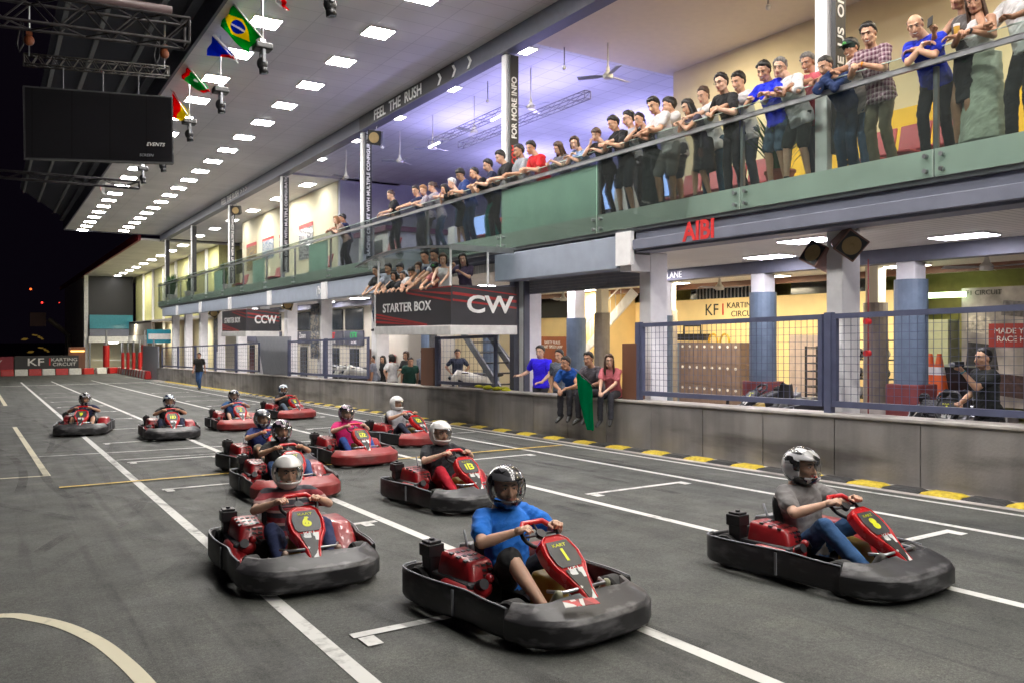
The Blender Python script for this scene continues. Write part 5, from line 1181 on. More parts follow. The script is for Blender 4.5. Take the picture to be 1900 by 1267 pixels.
# ================================================================ starter boxes
SMOKE = glassy('smoked_canopy_sheet', (.74, .78, .78), .08)
GRF = mat('charcoal_banner', (.045, .043, .05), .5, var=.15, scale=3); GRR = mat('red_banner_stripe', (.33, .03, .03), .5)
def starter(x0, x1, y0, y1, z0, near_text, side_text_, label, canopy=True):
    r = tag(empty('starter_box', (x1, y0, z0)), label, 'balcony box')
    def p_(mb, nm, m, **k): return par(mb.build(nm, m, **k), r)
    zb, zt = z0 + .2, z0 + 1.03
    mb = MB(); mb.box(x0 - .03, x1, y0 - .03, y1, z0, zb); p_(mb, 'white_base_band', M['white'], bevel=.01)
    mb = MB(); mb.box(x0, x0 + .04, y0, y1, zb + .002, zt); p_(mb, 'side_panel', GRF)
    mb = MB(); mb.box(x0 + .042, x1, y0, y0 + .04, zb + .002, zt + .02); p_(mb, 'front_panel', GRF)
    mb = MB(); mb.box(x0 - .02, x1, y1 + .001, y1 + .06, z0, zt); p_(mb, 'end_panel', M['col'])
    W, Ls, Hh = x1 - x0, y1 - y0, zt - zb
    for a, b_, w_ in ((.62, 1.0, .05), (.78, 1.14, .07), (.98, 1.25, .035)):      # stripes running over both faces
        def st(u0, v0, u1, v1, th, nm='stripe'):
            pts = [(u0, v0), (u1, v1), (u1, v1 + th), (u0, v0 + th)]; pts = [(u, min(max(v, 0), 1)) for u, v in pts]
            mb = MB(); mb.prism([(x0 - .004, y1 - u * Ls, zb + v * Hh) for u, v in pts], (.003, 0, 0)); p_(mb, 'red_stripe', GRR)
        st(.45, a + .28, 1, a - .02, w_); 
        pts = [(0, a - .0), (1, a - .18), (1, a - .18 + w_), (0, a + w_)]; pts = [(u, min(max(v, 0), .995)) for u, v in pts]
        mb = MB(); mb.prism([(x0 + .04 + u * (W - .04), y0 - .004, zb + v * Hh) for u, v in pts], (0, .003, 0)); p_(mb, 'red_stripe', GRR)
    for a, w_ in ((.34, .05), (.24, .06), (.10, .08)):
        pts = [(0, a), (.72, a - .34), (.72, a - .34 + w_), (0, a + w_)]; pts = [(u, min(max(v, .003), 1)) for u, v in pts]
        mb = MB(); mb.prism([(x0 - .004, y1 - u * Ls, zb + v * Hh) for u, v in pts], (.003, 0, 0)); p_(mb, 'red_stripe', GRR)
    if side_text_: par(text('banner_lettering', side_text_, Hh * .36, frame((x0 - .006, y0 + Ls * .56, zb + Hh * .52), (0, -1, 0), (0, 0, 1)), M['txtw'], sx=1.35 * Ls / 3.95, bold=.004), r)
    par(text('banner_lettering', near_text, Hh * (.62 if len(near_text) < 3 else .5), frame((x0 + W * .58, y0 - .006, zb + Hh * .52), (1, 0, 0), (0, 0, 1)), M['txtw'], sx=1.3 if len(near_text) < 3 else .82, bold=.012), r)
    if canopy: mb = MB(); mb.box(x1 - .1, x1 + .05, y1 - .05, y1 + .1, -1.5, z0 + 1.6); p_(mb, 'support_post', M['grey'])
    if canopy:
        pts = [(y, z) for y, z in ((y0 - .25, 3.68), (y0 + .6, 3.76), (y0 + 1.6, 3.82), (y0 + 2.7, 3.84), (y0 + 3.7, 3.79), (y0 + 4.9, 3.62))]
        pts = [(y, z - .12) for y, z in pts]
        rs = [[(x0 - .15, y, z), (x1 - .25, y, z), (x1 - .25, y, z + .035), (x0 - .15, y, z + .035)] for y, z in pts]
        mb = MB(); mb.rings(rs); p_(mb, 'canopy', SMOKE)
        rs = [[(x0 - .17, y, z - .01), (x0 - .152, y, z - .01), (x0 - .152, y, z + .04), (x0 - .17, y, z + .04)] for y, z in pts]
        mb = MB(); mb.rings(rs); mb.box(x0 - .15, x1 - .25, y0 - .28, y0 - .252, pts[0][1] - .05, pts[0][1] + .07); p_(mb, 'canopy_edge', M['steel'])
        for x, y in ((x0 + .03, y0 + .07), (x0 + .95, y0 + .07), (x0 + .03, y1 - .1)): mb = MB(); mb.cyl((x, y, zb), (x, y, 3.6), .025, n=10); p_(mb, 'canopy_post', M['col'])
    return r
starter(8.15, 9.8, 15.0, 18.95, 1.76, 'CW', 'STARTER BOX', 'charcoal and red box balcony lettered STARTER BOX and CW under a curved canopy')
starter(8.15, 9.4, 31.2, 35.0, 1.70, 'CCW', 'STARTER BOX', 'smaller charcoal and red box balcony lettered CCW farther down the pit wall', canopy=False)
# ================================================================ fences on the wall
def gate(y0, y1, label, zl=.92, zh=2.19, nx=24, nz=12, x=9.74, post=True):
    r = tag(empty('mesh_fence', (x, y0, gz(y0) + zl)), label, 'fence', 'mesh fence panels along the pit wall'); t = .035
    def p_(mb, nm, m): return par(mb.build(nm, m), r)
    mb = MB(); mb.box(x - t, x + t, y0, y1, zh - .07, zh, slope=True); p_(mb, 'top_rail', M['fence'])
    mb = MB(); mb.box(x - t, x + t, y0, y1, zl, zl + .08, slope=True); p_(mb, 'bottom_rail', M['fence'])
    for yy in (y0, y1 - .07): mb = MB(); mb.box(x - t, x + t, yy, yy + .07, zl + .081, zh - .071, slope=True); p_(mb, 'post', M['fence'])
    if post:
        mb = MB(); mb.box(x - .05, x + .05, y1 + .003, y1 + .11, .836, zh + .02, slope=True); p_(mb, 'gate_post', M['fence'])
    mb = MB(); w_ = .0028 if y0 < 20 else .004
    for i in range(1, nx): yy = lerp(y0 + .07, y1 - .07, i / nx); mb.box(x - w_, x + w_, yy - w_, yy + w_, zl + .08, zh - .07, slope=True)
    for j in range(1, nz): z = lerp(zl + .08, zh - .07, j / nz); mb.box(x - w_ + .006, x + w_ + .006, y0 + .07, y1 - .07, z - w_, z + w_, slope=True)
    p_(mb, 'wire_mesh', M['fence']); return r
gate(7.1, 10.85, 'mesh fence panel in front of the lockers, right of the wall sitters', nx=36, nz=11)
gate(3.3, 6.95, 'mesh fence panel in front of the photographer at the right edge', nx=34, nz=11)
gate(-.6, 3.2, 'mesh fence panel beyond the right edge', nx=30, nz=11)
gate(15.75, 18.6, 'mesh fence panel below the lettered CW front of the starter box', zl=.9, zh=2.1, nx=14, nz=7)
gate(23.2, 26.9, 'mesh fence panel left of the big starter box, in front of the green lettered shop', nx=12, nz=8)
gate(27.1, 31.0, 'mesh fence panel right of the grey stair block', nx=12, nz=8)
gate(35.2, 39.0, 'mesh fence panel just left of the grey stair block', nx=10, nz=7)
gate(39.2, 43.2, 'mesh fence panel above the walking marshal, second from the stair block', nx=10, nz=6)
gate(43.4, 48, 'mesh fence panel third from the stair block', nx=8, nz=5)
gate(48.2, 53, 'mesh fence panel second from the far end of the pit wall', nx=8, nz=5)
gate(53.2, 58.5, 'mesh fence panel at the far end of the pit wall', nx=8, nz=5)
def simple(nm, mb, m, label, cat, group=None, **k): return tag(mb.build(nm, m, **k), label, cat, group)
for (y0, y1), lb in (((15.14, 15.99), 'tall brown panel on the pit wall left of the man in electric blue'), ((10.92, 11.3), 'tall brown panel on the pit wall beside the woman in salmon pink'), ((18.75, 19.5), 'dark brown panel on the pit wall beside the man in green'), ((24.3, 25.3), 'brown panel on the pit wall behind the man in a grey tee')):
    dx = {15.14: .62, 24.3: .9}.get(y0, 0); mb = MB(); mb.box(9.68 + dx, 9.9 + dx, y0, y1, .3 if dx else .84, 1.84, slope=True); simple('wall_panel', mb, M['brown'], lb, 'panel', 'brown panels on the pit wall', bevel=.006)
mb = MB(); mb.hexa([(9.9, 31.6, -.7), (9.9, 34.6, -.7), (10.0, 34.6, -.7), (10.0, 31.6, -.7)], [(9.9, 31.6, 1.7), (9.9, 36.2, 1.7), (10.0, 36.2, 1.7), (10.0, 31.6, 1.7)])
st = tag(empty('stair_block', (10, 33, -.7)), 'grey side sheet and open white steps under the CCW starter box', 'stairs'); par(mb.build('side_sheet', M['grey']), st)
for k in range(8): mb = MB(); mb.box(10.2, 11, 35.2 + k * .18, 35.5 + k * .18, -.5 + k * .28, -.46 + k * .28); par(mb.build('step', M['white']), st)
# staircase below the large starter box
st = tag(empty('stairs', (10.3, 15.6, 0)), 'steep grey metal stairs climbing to the starter box behind the fence', 'stairs')
for x in (10.25, 11.0):
    mb = MB(); mb.prism([(x, 15.3, -.3), (x, 15.6, -.3), (x, 18.4, 1.8), (x, 18.1, 1.8)], (.05, 0, 0)); par(mb.build('stringer', M['grey']), st)
    mb = MB(); mb.tube([(x, 15.3, .75), (x, 18.2, 2.75)], .02, 6); par(mb.build('stair_rail', M['grey']), st)
for k in range(8): mb = MB(); mb.box(10.3, 11.0, 15.5 + k * .34, 15.75 + k * .34, -.2 + k * .25, -.17 + k * .25); par(mb.build('step', M['dark']), st)
st = tag(empty('stairs', (16.9, 15, 0)), 'pale railed stairs rising beside the yellow pier at the back', 'stairs')
mb = MB(); mb.prism([(16.8, 21.8, .9), (16.8, 21.8, 1.2), (16.8, 19.2, 3.2), (16.8, 18.9, 3.0)], (.06, 0, 0)); par(mb.build('stringer', M['col']), st)
mb = MB(); mb.tube([(16.75, 21.8, 1.9), (16.75, 19.6, 3.3)], .025, 6); par(mb.build('stair_rail', M['col']), st)
for k in range(9): mb = MB(); yy = 21.7 - k * .26; mb.cyl((16.76, yy, 1.0 + k * .2), (16.76, yy, 1.9 + k * .165), .012, n=5); par(mb.build('baluster', M['col']), st)
# ================================================================ screen, trusses, hoists
def boxtruss(label, p0, p1, h=.26, n=12, m=None, r_=.018, nm='truss'):
    m = m or M['steel']; p0, p1 = Vector(p0), Vector(p1); d = p1 - p0; t = d.normalized(); sdv = Vector((-t.y, t.x, 0)).normalized() * h; up = Vector((0, 0, h))
    r = tag(empty(nm, p0), label, 'truss')
    co = [p0 + a * sdv / 1 + b * up for a, b in ((0, 0), (1, 0), (0, 1), (1, 1))]
    for c in co: mb = MB(); mb.tube([c, c + d], r_, 8); par(mb.build('chord', m, smooth=True), r)
    mb = MB()
    for i in range(n):
        a, b = i / n, (i + 1) / n; f = i % 2
        for (u, v) in ((0, 2), (1, 3), (0, 1), (2, 3)):
            q0, q1 = (co[u], co[v]) if f else (co[v], co[u]); mb.tube([q0 + d * a, q1 + d * b], r_ * .55, 5)
    for c0, c1 in ((0, 1), (2, 3), (0, 2), (1, 3)):
        for e in (0, 1): mb.tube([co[c0] + d * e, co[c1] + d * e], r_, 5)
    par(mb.build('lacing', m), r); return r
DT = mat('dull_truss', (.022, .019, .021), .5, metal=.6); BT = mat('bright_truss', (.09, .082, .075), .45, metal=.4)
boxtruss('pale lattice truss carrying the large dark screen', (.54, 18, 6.93), (3.12, 18, 7.14), .19, 22, BT, .016)
boxtruss('big dark lattice truss crossing the top left corner', (-4, 12.0, 5.50), (2.35, 12.0, 5.86), .34, 20, DT, .022)
mb = MB(); mb.tube([(-4, 11.9, 5.95), (2.1, 11.9, 6.22)], .055, 12); simple('pipe', mb, mat('pinkish_pipe', (.12, .08, .085), .4), 'dull pink pipe lying above the dark corner truss', 'pipe', smooth=True)
sc = tag(empty('led_screen', (1.8, 18, 5.9)), 'large switched off dark LED screen hanging over the track at the upper left', 'screen')
mb = MB(); mb.hexa([(.54, 17.95, 5.1), (3.21, 17.95, 5.31), (3.21, 18.1, 5.31), (.54, 18.1, 5.1)], [(.52, 17.95, 6.49), (3.19, 17.95, 6.70), (3.19, 18.1, 6.70), (.52, 18.1, 6.49)]); par(mb.build('cabinet', M['dark']), sc)
scm = tilemat('led_modules', (.009, .0085, .011), .67, .35, .15, .5, .01); 
mb = MB(); mb.prism([(.57, 17.94, 5.13), (3.18, 17.94, 5.34), (3.16, 17.94, 6.67), (.55, 17.94, 6.46)], (0, .006, 0)); par(mb.build('display', scm), sc); scm.node_tree.nodes['Principled BSDF'].inputs['Specular IOR Level'].default_value = .08
par(text('screen_lettering', 'EVENTS', .10, frame((2.85, 17.93, 5.66), (1, 0, .078), (0, 0, 1)), M['txtw'], shear=.3), sc); par(text('screen_lettering', 'SCREEN', .075, frame((2.68, 17.93, 5.42), (1, 0, .078), (0, 0, 1)), M['grey'], shear=.2), sc)
for x in (1.2, 1.9, 2.55): mb = MB(); z = 6.54 + (x - .5) * .078; mb.tube([(x, 18.05, z - .04), (x, 18.05, z + .42)], .012, 6); par(mb.build('hanger', M['grey']), sc)
ORG = mat('orange_hoist_paint', (.28, .08, .03), .4)
for x, y, z, lb in ((.62, 17.9, 7.35, 'orange chain hoist above the left end of the screen truss'), (3.02, 17.9, 7.55, 'orange chain hoist above the right end of the screen truss')):
    h = tag(empty('chain_hoist', (x, y, z)), lb, 'hoist', 'chain hoists of the screen')
    mb = MB(); mb.ell((0, 0, 0), (.09, .09, .10), 14, 10); mb.box(-.05, .05, -.05, .05, .09, .18); mb.build('motor_housing', ORG, h, smooth=False)
    mb = MB(); mb.tube([(0, 0, .18), (0, 0, .7)], .02, 6); mb.tube([(0, 0, -.1), (0, 0, -.3)], .012, 5); mb.build('chain', M['steel'], h)
    mb = MB(); mb.tube([(-.14, 0, .3), (-.2, 0, -.1), (-.16, 0, -.25), (-.1, 0, -.1), (-.1, .02, .3)], .022, 6, True); mb.build('cable_loop', M['dark'], h, smooth=True)
boxtruss('thin dark truss sticking out at the far left below the screen', (-3, 26, 6.0), (3.7, 26, 6.08), .2, 14, DT, .02)
# ================================================================ flags and moving heads on the roof edge
def grid_flag(c, nu, nv, fn, wave=.05):
    """c: four corners a(top hoist) b(bottom hoist) c(bottom fly) d(top fly); fn(u, v) -> material index"""
    a, b, c_, d = [Vector(q) for q in c]; nrm = (b - a).cross(d - a).normalized(); mb = MB(); vs = []
    for j in range(nv + 1):
        for i in range(nu + 1):
            u, v = i / nu, j / nv; p = (a * (1 - u) + d * u) * (1 - v) + (b * (1 - u) + c_ * u) * v
            vs.append(p + nrm * (wave * math.sin(u * 7 + v * 3) * u + wave * .4 * math.sin(v * 11)))
    fs = []; ms = []
    for j in range(nv):
        for i in range(nu): fs.append((j * (nu + 1) + i, j * (nu + 1) + i + 1, (j + 1) * (nu + 1) + i + 1, (j + 1) * (nu + 1) + i)); ms.append(fn((i + .5) / nu, (j + .5) / nv))
    mb.v = [tuple(v) for v in vs]; mb.f = fs; mb.m = ms; return mb
def cm(nm, c):
    m, n, b = _nodes(nm); n.nodes.remove(b); a = n.nodes.new('ShaderNodeBsdfDiffuse'); t = n.nodes.new('ShaderNodeBsdfTranslucent'); x = n.nodes.new('ShaderNodeMixShader'); x.inputs[0].default_value = .55
    tc = n.nodes.new('ShaderNodeTexCoord'); w_ = n.nodes.new('ShaderNodeTexNoise'); w_.inputs['Scale'].default_value = 90; n.links.new(tc.outputs['Object'], w_.inputs[0]); h = n.nodes.new('ShaderNodeMixRGB'); h.blend_type = 'MULTIPLY'; h.inputs[0].default_value = .25; h.inputs[1].default_value = (*[min(1, q * 1.25) for q in c], 1); n.links.new(w_.outputs[0], h.inputs[2])
    for q in (a, t): n.links.new(h.outputs[0], q.inputs[0])
    n.links.new(a.outputs[0], x.inputs[1]); n.links.new(t.outputs[0], x.inputs[2]); n.links.new(x.outputs[0], n.nodes['Material Output'].inputs[0]); return m
FGN, FYE, FBL, FWH, FRE, FBK, FG2 = cm('flag_green', (.0, .32, .06)), cm('flag_yellow', (.75, .62, .01)), cm('flag_blue', (.01, .06, .4)), cm('flag_white', (.7, .7, .7)), cm('flag_red', (.6, .01, .02)), cm('flag_black', (.02, .02, .02)), cm('flag_mid_green', (.02, .3, .08))
def flag(label, corners, mats, fn, pole, X=4.3, nu=44, nv=30, wave=.05):
    cs = [atX(px, py, X) for px, py in corners]; r = tag(empty('flag', cs[0]), label, 'flag', 'national flags along the roof edge')
    o = par(grid_flag(cs, nu, nv, fn, wave).build('flag_cloth', mats, smooth=True, fix=False), r); s_ = o.modifiers.new('s', 'SOLIDIFY'); s_.thickness = .004
    p0, p1 = atX(*pole[0], X), atX(*pole[1], X); mb = MB(); mb.tube([p0 + Vector((-.02, 0, 0)), p1 + Vector((-.02, 0, 0))], .016, 6); par(mb.build('flag_pole', M['white'], smooth=True), r)
def brazil(u, v):
    x, y = u - .5, (v - .5) * .7
    if x * x + y * y < .17 ** 2: return 3 if abs(y - .02 + x * .35) < .025 else 2
    return 1 if abs(x) / .42 + abs(y) / .27 < 1 else 0
flag('green flag with a yellow diamond and blue globe at the top of the roof edge', [(426, 0), (398, 40), (458, 99), (488, 70)], [FGN, FYE, FBL, FWH], brazil, ((424, -4), (490, 73)), nu=70, nv=48)
flag('blue and red flag with a white pole below the green and yellow one', [(398, 62), (382, 103), (428, 108), (444, 114)], [FWH, FBL, FRE], lambda u, v: 0 if v < .1 else (1 if u + (v - .5) * .3 < .72 else 2), ((392, 62), (443, 118)))
flag('red and green flag with a white crest below the blue and red one', [(345, 119), (326, 140), (376, 174), (393, 172)], [FRE, FG2, FWH], lambda u, v: 2 if (u - .52) ** 2 + ((v - .4) * .6) ** 2 < .006 else (0 if u < .3 or u > .9 else 1), ((343, 116), (394, 176)))
flag('red, yellow and black flag beside the right edge of the dark screen', [(322, 170), (316, 218), (338, 226), (352, 216)], [FBK, FRE, FYE], lambda u, v: 1 if u < .5 else 2, ((314, 160), (353, 219)))
flag('starred and striped flag hanging straight down below the dark screen', [(180, 300), (178, 334), (192, 362), (208, 302)], [FWH, FRE, FBL], lambda u, v: 0 if u > .75 else (2 if v < .25 and u < .6 else (1 if int((u + v * .4) * 12) % 2 else 0)), ((208, 299), (186, 368)))
flag('red and white flag cut off by the top edge of the photo', [(508, -14), (516, 12), (533, 19), (536, -4)], [FRE, FWH], lambda u, v: 1 if u < .35 else 0, ((506, -16), (534, 21)))
def moving_head(px, py, label, X=4.45):
    p = atX(px, py, X); h = tag(empty('moving_light', p), label, 'stage light', 'moving head lights under the roof edge')
    mb = MB(); mb.tube([(0, 0, .30), (0, 0, ZS - p.z - .03)], .02, 8); mb.box(-.05, .05, -.05, .05, .27, .33); mb.build('clamp', M['steel'], h)
    mb = MB(); mb.box(-.17, .17, -.15, .15, .12, .25); mb.build('base', M['black'], h, bevel=.03)
    mb = MB(); mb.box(-.03, .03, -.13, -.09, -.14, .12); mb.box(-.03, .03, .09, .13, -.14, .12); mb.box(-.03, .03, -.09, .09, .07, .119); mb.build('yoke', M['grey'], h, bevel=.01)
    mb = MB(); mb.ell((0, 0, -.14), (.11, .085, .13), 16, 12); mb.cyl((.0, 0, -.2), (.03, 0, -.32), .07, .09, 16); mb.build('head', M['black'], h, smooth=True)
    mb = MB(); mb.cyl((.03, 0, -.318), (.031, 0, -.325), .07, n=16); mb.build('lens', M['win'], h)
for px, py, lb in ((487, 106, 'moving head light next to the green and yellow flag'), (409, 184, 'moving head light next to the red and green flag'), (351, 240, 'moving head light next to the red and yellow flag'), (265, 324, 'moving head light below the dark screen'), (612, -8, 'moving head light cut by the top edge of the photo'), (302, 300, 'moving head light just under the lower right corner of the dark screen')): moving_head(px, py, lb)
# ================================================================ loudspeakers
SPB = mat('speaker_cabinet_brown', (.20, .10, .08), .5); CONE = mat('speaker_cone', (.35, .25, .11), .6)
def speaker(c, rot, s, label, m=None, sz=(.34, .42, .34)):
    r = tag(empty('loudspeaker', c), label, 'speaker', 'loudspeakers on columns'); r.rotation_euler = rot
    mb = MB(); a, b, d = [q * s / 2 for q in sz]; mb.hexa([(-a, 0, -d), (a, 0, -d), (a * .7, b * 2, -d * .8), (-a * .7, b * 2, -d * .8)], [(-a, 0, d), (a, 0, d), (a * .7, b * 2, d * .8), (-a * .7, b * 2, d * .8)]); mb.build('cabinet', m or SPB, r, bevel=.012)
    mb = MB(); mb.box(-a * .86, a * .86, -.006, -.001, -d * .86, d * .86); mb.build('baffle', M['black'], r)
    mb = MB(); mb.cyl((0, -.007, 0), (0, -.016, 0), a * .74, a * .7, 24); mb.ell((0, -.016, 0), (a * .2, .012, a * .2), 12, 8); mb.build('cone', CONE, r, smooth=False)
    mb = MB(); mb.tube([(0, b, d), (0, b, d + .1), (0, b + .15, d + .14)], .012, 6); mb.build('bracket', M['steel'], r)
speaker(atX(1580, 456, 10.02), (R(25), R(32), R(-25)), 1.05, 'square brown loudspeaker with a round cone on the right side of the big front column')
speaker(atX(1508, 470, 10.0), (R(-20), R(25), R(-95)), 1.0, 'brown loudspeaker seen from the side on the left of the big front column')
speaker(atX(694, 256, 9.85), (R(15), R(10), R(-40)), 1.1, 'black loudspeaker at the head of the upper column right of the lettered beam', M['dark'], (.4, .3, .4))
speaker(atX(437, 391, 9.85), (R(15), 0, R(-40)), 1.1, 'black loudspeaker on the upper column near the cream room', M['dark'], (.4, .3, .4))
OCH = mat('ochre_speaker', (.38, .28, .1), .5)
speaker(atX(534, 566, 9.9), (R(10), R(15), R(-20)), 1.2, 'ochre loudspeaker above the right end of the CCW starter box', OCH)
speaker(atX(397, 581, 9.9), (R(10), R(35), R(-20)), 1.4, 'ochre loudspeaker left of the CCW starter box', OCH)
# ================================================================ ceiling fans, hall trusses
def fan(px, py, z, zc, rot, label, L_=.62, grp='ceiling fans'):
    p = atZ(px, py, z); r = tag(empty('ceiling_fan', p, R(rot)), label, 'fan', grp); fw = mat('fan_white', (.6, .58, .52), .5) if 'fw' not in M else M['fw']; M['fw'] = fw
    mb = MB(); mb.cyl((0, 0, .1), (0, 0, zc - z), .018, n=8); mb.cyl((0, 0, .1), (0, 0, .22), .05, .03, 12); mb.build('down_rod', fw, r)
    mb = MB(); mb.cyl((0, 0, -.05), (0, 0, .02), .1, .12, 18); mb.cyl((0, 0, .021), (0, 0, .1), .12, .05, 18); mb.build('motor', fw, r)
    for k in range(3):
        a = 2 * math.pi * k / 3; Mr = Matrix.Rotation(a, 4, 'Z'); mb = MB(); mb.add([Mr @ Vector(q) for q in ((.1, -.03, 0), (.25, -.07, -.01), (L_, -.075, -.01), (L_, .075, .02), (.25, .07, .02), (.1, .03, .01), (.1, -.03, .008), (.25, -.07, -.002), (L_, -.075, -.002), (L_, .075, .028), (.25, .07, .028), (.1, .03, .018))], [(5, 4, 3, 2, 1, 0), (6, 7, 8, 9, 10, 11)] + [(i, (i + 1) % 6, 6 + (i + 1) % 6, 6 + i) for i in range(6)]); mb.build('blade', M['grey'] if k else fw, r)
fan(1128, 142, 7.6, 8.35, 10, 'white ceiling fan nearest the cream front room', .7)
for px, py, rt, lb in ((985, 200, 40, 'white ceiling fan right of the info banner column'), (880, 245, 70, 'white ceiling fan above the left truss'), (803, 275, 15, 'white ceiling fan at the left end of the truss'), (742, 300, 33, 'white ceiling fan between truss and speaker column'), (642, 330, 80, 'white ceiling fan left of the speaker column, the farthest')): fan(px, py, 7.5, 8.5, rt, lb, .6)
fan(1830, 497, 2.9, 3.25, 20, 'small white fan under the lower ceiling above the collage board', .7)
fan(1335, 535, 2.9, 3.25, 50, 'small white fan above the black and red wall lettering', .6)
fan(1045, 556, 2.85, 3.25, 80, 'small white fan right of the white door column', .6)
for a, b, lb in (((795, 272), (950, 203), 'dark lighting truss under the hall ceiling, nearer one'), ((850, 275), (1085, 182), 'dark lighting truss under the hall ceiling, farther one')): boxtruss(lb, atZ(*a, 7.15), atZ(*b, 7.15), .17, 16, mat('lilac_truss', (.2, .19, .3), .5), .011)
WT = emit('batten_tube', (.9, .88, 1), 8)
for a, b, lb in (((796, 274), (815, 265), 'short white light tube at the left end of the nearer truss'), ((912, 224), (942, 209), 'short white light tube at the right end of the nearer truss')):
    p0, p1 = atZ(*a, 7.05), atZ(*b, 7.05); mb = MB(); mb.tube([p0, p1], .03, 8); simple('light_tube', mb, WT, lb, 'light', 'light tubes on the hall truss')
for px, py, lb in ((1047, 125, 'white pendant camera right of the info banner column'), (905, 187, 'white pendant camera left of the info banner column'), (710, 273, 'white pendant camera right of the speaker column'), (1425, 12, 'white pendant camera under the cream ceiling at the top')):
    p = atZ(px, py, 7.9 if px < 1300 else 8.0); r = tag(empty('ceiling_camera', p), lb, 'camera', 'ceiling cameras'); mb = MB(); mb.cyl((0, 0, 0), (0, 0, 8.4 - p.z), .015, n=6); mb.build('stem', M['grey'], r); mb = MB(); mb.ell((0, 0, -.02), (.05, .05, .06), 12, 8); mb.build('dome', M['white'], r, smooth=True)
# ================================================================ green flag, camera, cloth, small things
a, b, c_, d = atX(1069, 688, 9.35), atX(1087, 797, 9.30), atX(1103, 800, 9.25), atX(1101, 716, 9.25)
r = tag(empty('green_flag', a), 'plain green start flag hanging down in front of the wall sitters', 'flag')
mb = MB(); L_ = [(1069, 688), (1070, 715), (1074, 745), (1081, 775), (1087, 797)]; Rr_ = [(1101, 716), (1102, 735), (1102, 757), (1102, 778), (1103, 800)]
rows = []
for i, (l, q) in enumerate(zip(L_, Rr_)):
    p0, p1 = atX(*l, 9.12), atX(*q, 9.08); rows.append([p0.lerp(p1, k / 10) + Vector((.026 * math.sin(k * 1.1 + i * .4), 0, 0)) for k in range(11)])
mb.add([p for q in rows for p in q], [(j * 11 + i, j * 11 + i + 1, (j + 1) * 11 + i + 1, (j + 1) * 11 + i) for j in range(4) for i in range(10)])
o = par(mb.build('flag_cloth', cm('start_flag_green', (.0, .24, .09)), smooth=True, fix=False), r); s_ = o.modifiers.new('s', 'SOLIDIFY'); s_.thickness = .004; s_ = o.modifiers.new('ss', 'SUBSURF'); s_.levels = s_.render_levels = 2
mb = MB(); mb.tube([atX(1066, 684, 9.13), atX(1104, 718, 9.09)], .011, 8); par(mb.build('flag_stick', M['dark'], smooth=True), r)
pe = PH[1]['l'][2]; wp = PH[0].matrix_basis @ (Vector(pe) + Vector((0, .06, .09)))
r = tag(empty('video_camera', wp, R(60)), 'small dark video camera held up in the photographer\'s hand', 'camera')
mb = MB(); mb.box(-.03, .03, -.06, .06, -.03, .04); mb.build('camera_body', M['black'], r, bevel=.008); mb = MB(); mb.cyl((0, .06, 0), (0, .11, 0), .025, n=14); mb.build('lens', M['grey'], r)
YC = mat('yellow_cloth', (.5, .5, .02), .8, bump=.5, bscale=20)
p = atX(945, 729, 9.75); mb = MB()
for k in range(9): mb.ell((9.72 + .06 * math.sin(k * 2.1), 15.3 + k * .14, gz(15.5) + .86 + .015 * (k % 3)), (.10, .12, .035 + .015 * (k % 2)), 12, 8)
simple('safety_vest', mb, YC, 'crumpled yellow safety vests left on the pit wall', 'vest', smooth=True)
# drinks held on the rail
for px, py, lb in ((1776, 58, 'plastic cup of beer beside the woman with the phone'),):
    p = atX(px, py, 9.7); mb = MB(); mb.cyl(p - Vector((0, 0, .07)), p + Vector((0, 0, .05)), .033, .04, 14); r = tag(mb.build('beer_cup', mat('beer', (.5, .28, .04), .2), smooth=False), lb, 'cup')
    mb = MB(); mb.cyl(p + Vector((0, 0, .0505)), p + Vector((0, 0, .08)), .04, .042, 14); o = mb.build('foam', M['white']); o.parent = r
p = atX(1745, 28, 9.55); mb = MB(); mb.box(-.036, .036, -.005, .005, -.075, .075); o = simple('phone', mb, M['black'], 'dark smartphone held up above the railing', 'phone'); pr_, pe_, pj_ = BP[1782]; o.location = pr_.matrix_basis @ (Vector(pe_['r'][2]) + Vector((0, .07, .12))); o.rotation_euler = (R(25), R(20), R(80))
# ================================================================ furniture and clutter
RS = mat('red_seat_vinyl', (.38, .05, .06), .45)
def bench(x, y, z, rz, n, label):
    r = tag(empty('seat_row', (x, y, z), R(rz)), label, 'bench', 'red waiting seats on the upper floor'); w_ = .55
    for i in range(n):
        cx = (i - (n - 1) / 2) * w_
        mb = MB(); mb.box(cx - .24, cx + .24, -.22, .24, .42, .47); mb.build('seat', RS, r, bevel=.02)
        mb = MB(); mb.hexa([(cx - .24, -.27, .5), (cx + .24, -.27, .5), (cx + .24, -.22, .5), (cx - .24, -.22, .5)], [(cx - .24, -.37, .95), (cx + .24, -.37, .95), (cx + .24, -.32, .95), (cx - .24, -.32, .95)]); mb.build('backrest', RS, r, bevel=.015)
    mb = MB(); mb.box(-n * w_ / 2, n * w_ / 2, -.05, .05, .36, .41); mb.build('beam', M['dark'], r)
    for s in (-1, 1):
        mb = MB(); x_ = s * (n * w_ / 2 - .25); mb.tube([(x_, -.28, .02), (x_, 0, .36), (x_, .28, .02)], .022, 6); mb.build('leg', M['grey'], r)
for x, y, rz, n, lb in ((11.3, 6.6, 90, 4, 'row of red seats behind the balding man in blue'), (11.3, 10.6, 90, 4, 'row of red seats behind the people in jeans'), (11.2, 18.2, 90, 3, 'red seats behind the man in the black shirt above the green panel'), (11.0, 31, 80, 3, 'red seats behind the long haired woman at the far left'), (11.0, 37.5, 85, 3, 'red seats under the poster wall, right group'), (11.0, 43.5, 85, 3, 'red seats under the poster wall, left group'), (11.0, 24.8, 80, 3, 'red seats left of the small yellow panel')): bench(x, y, ZF, rz, n, lb)
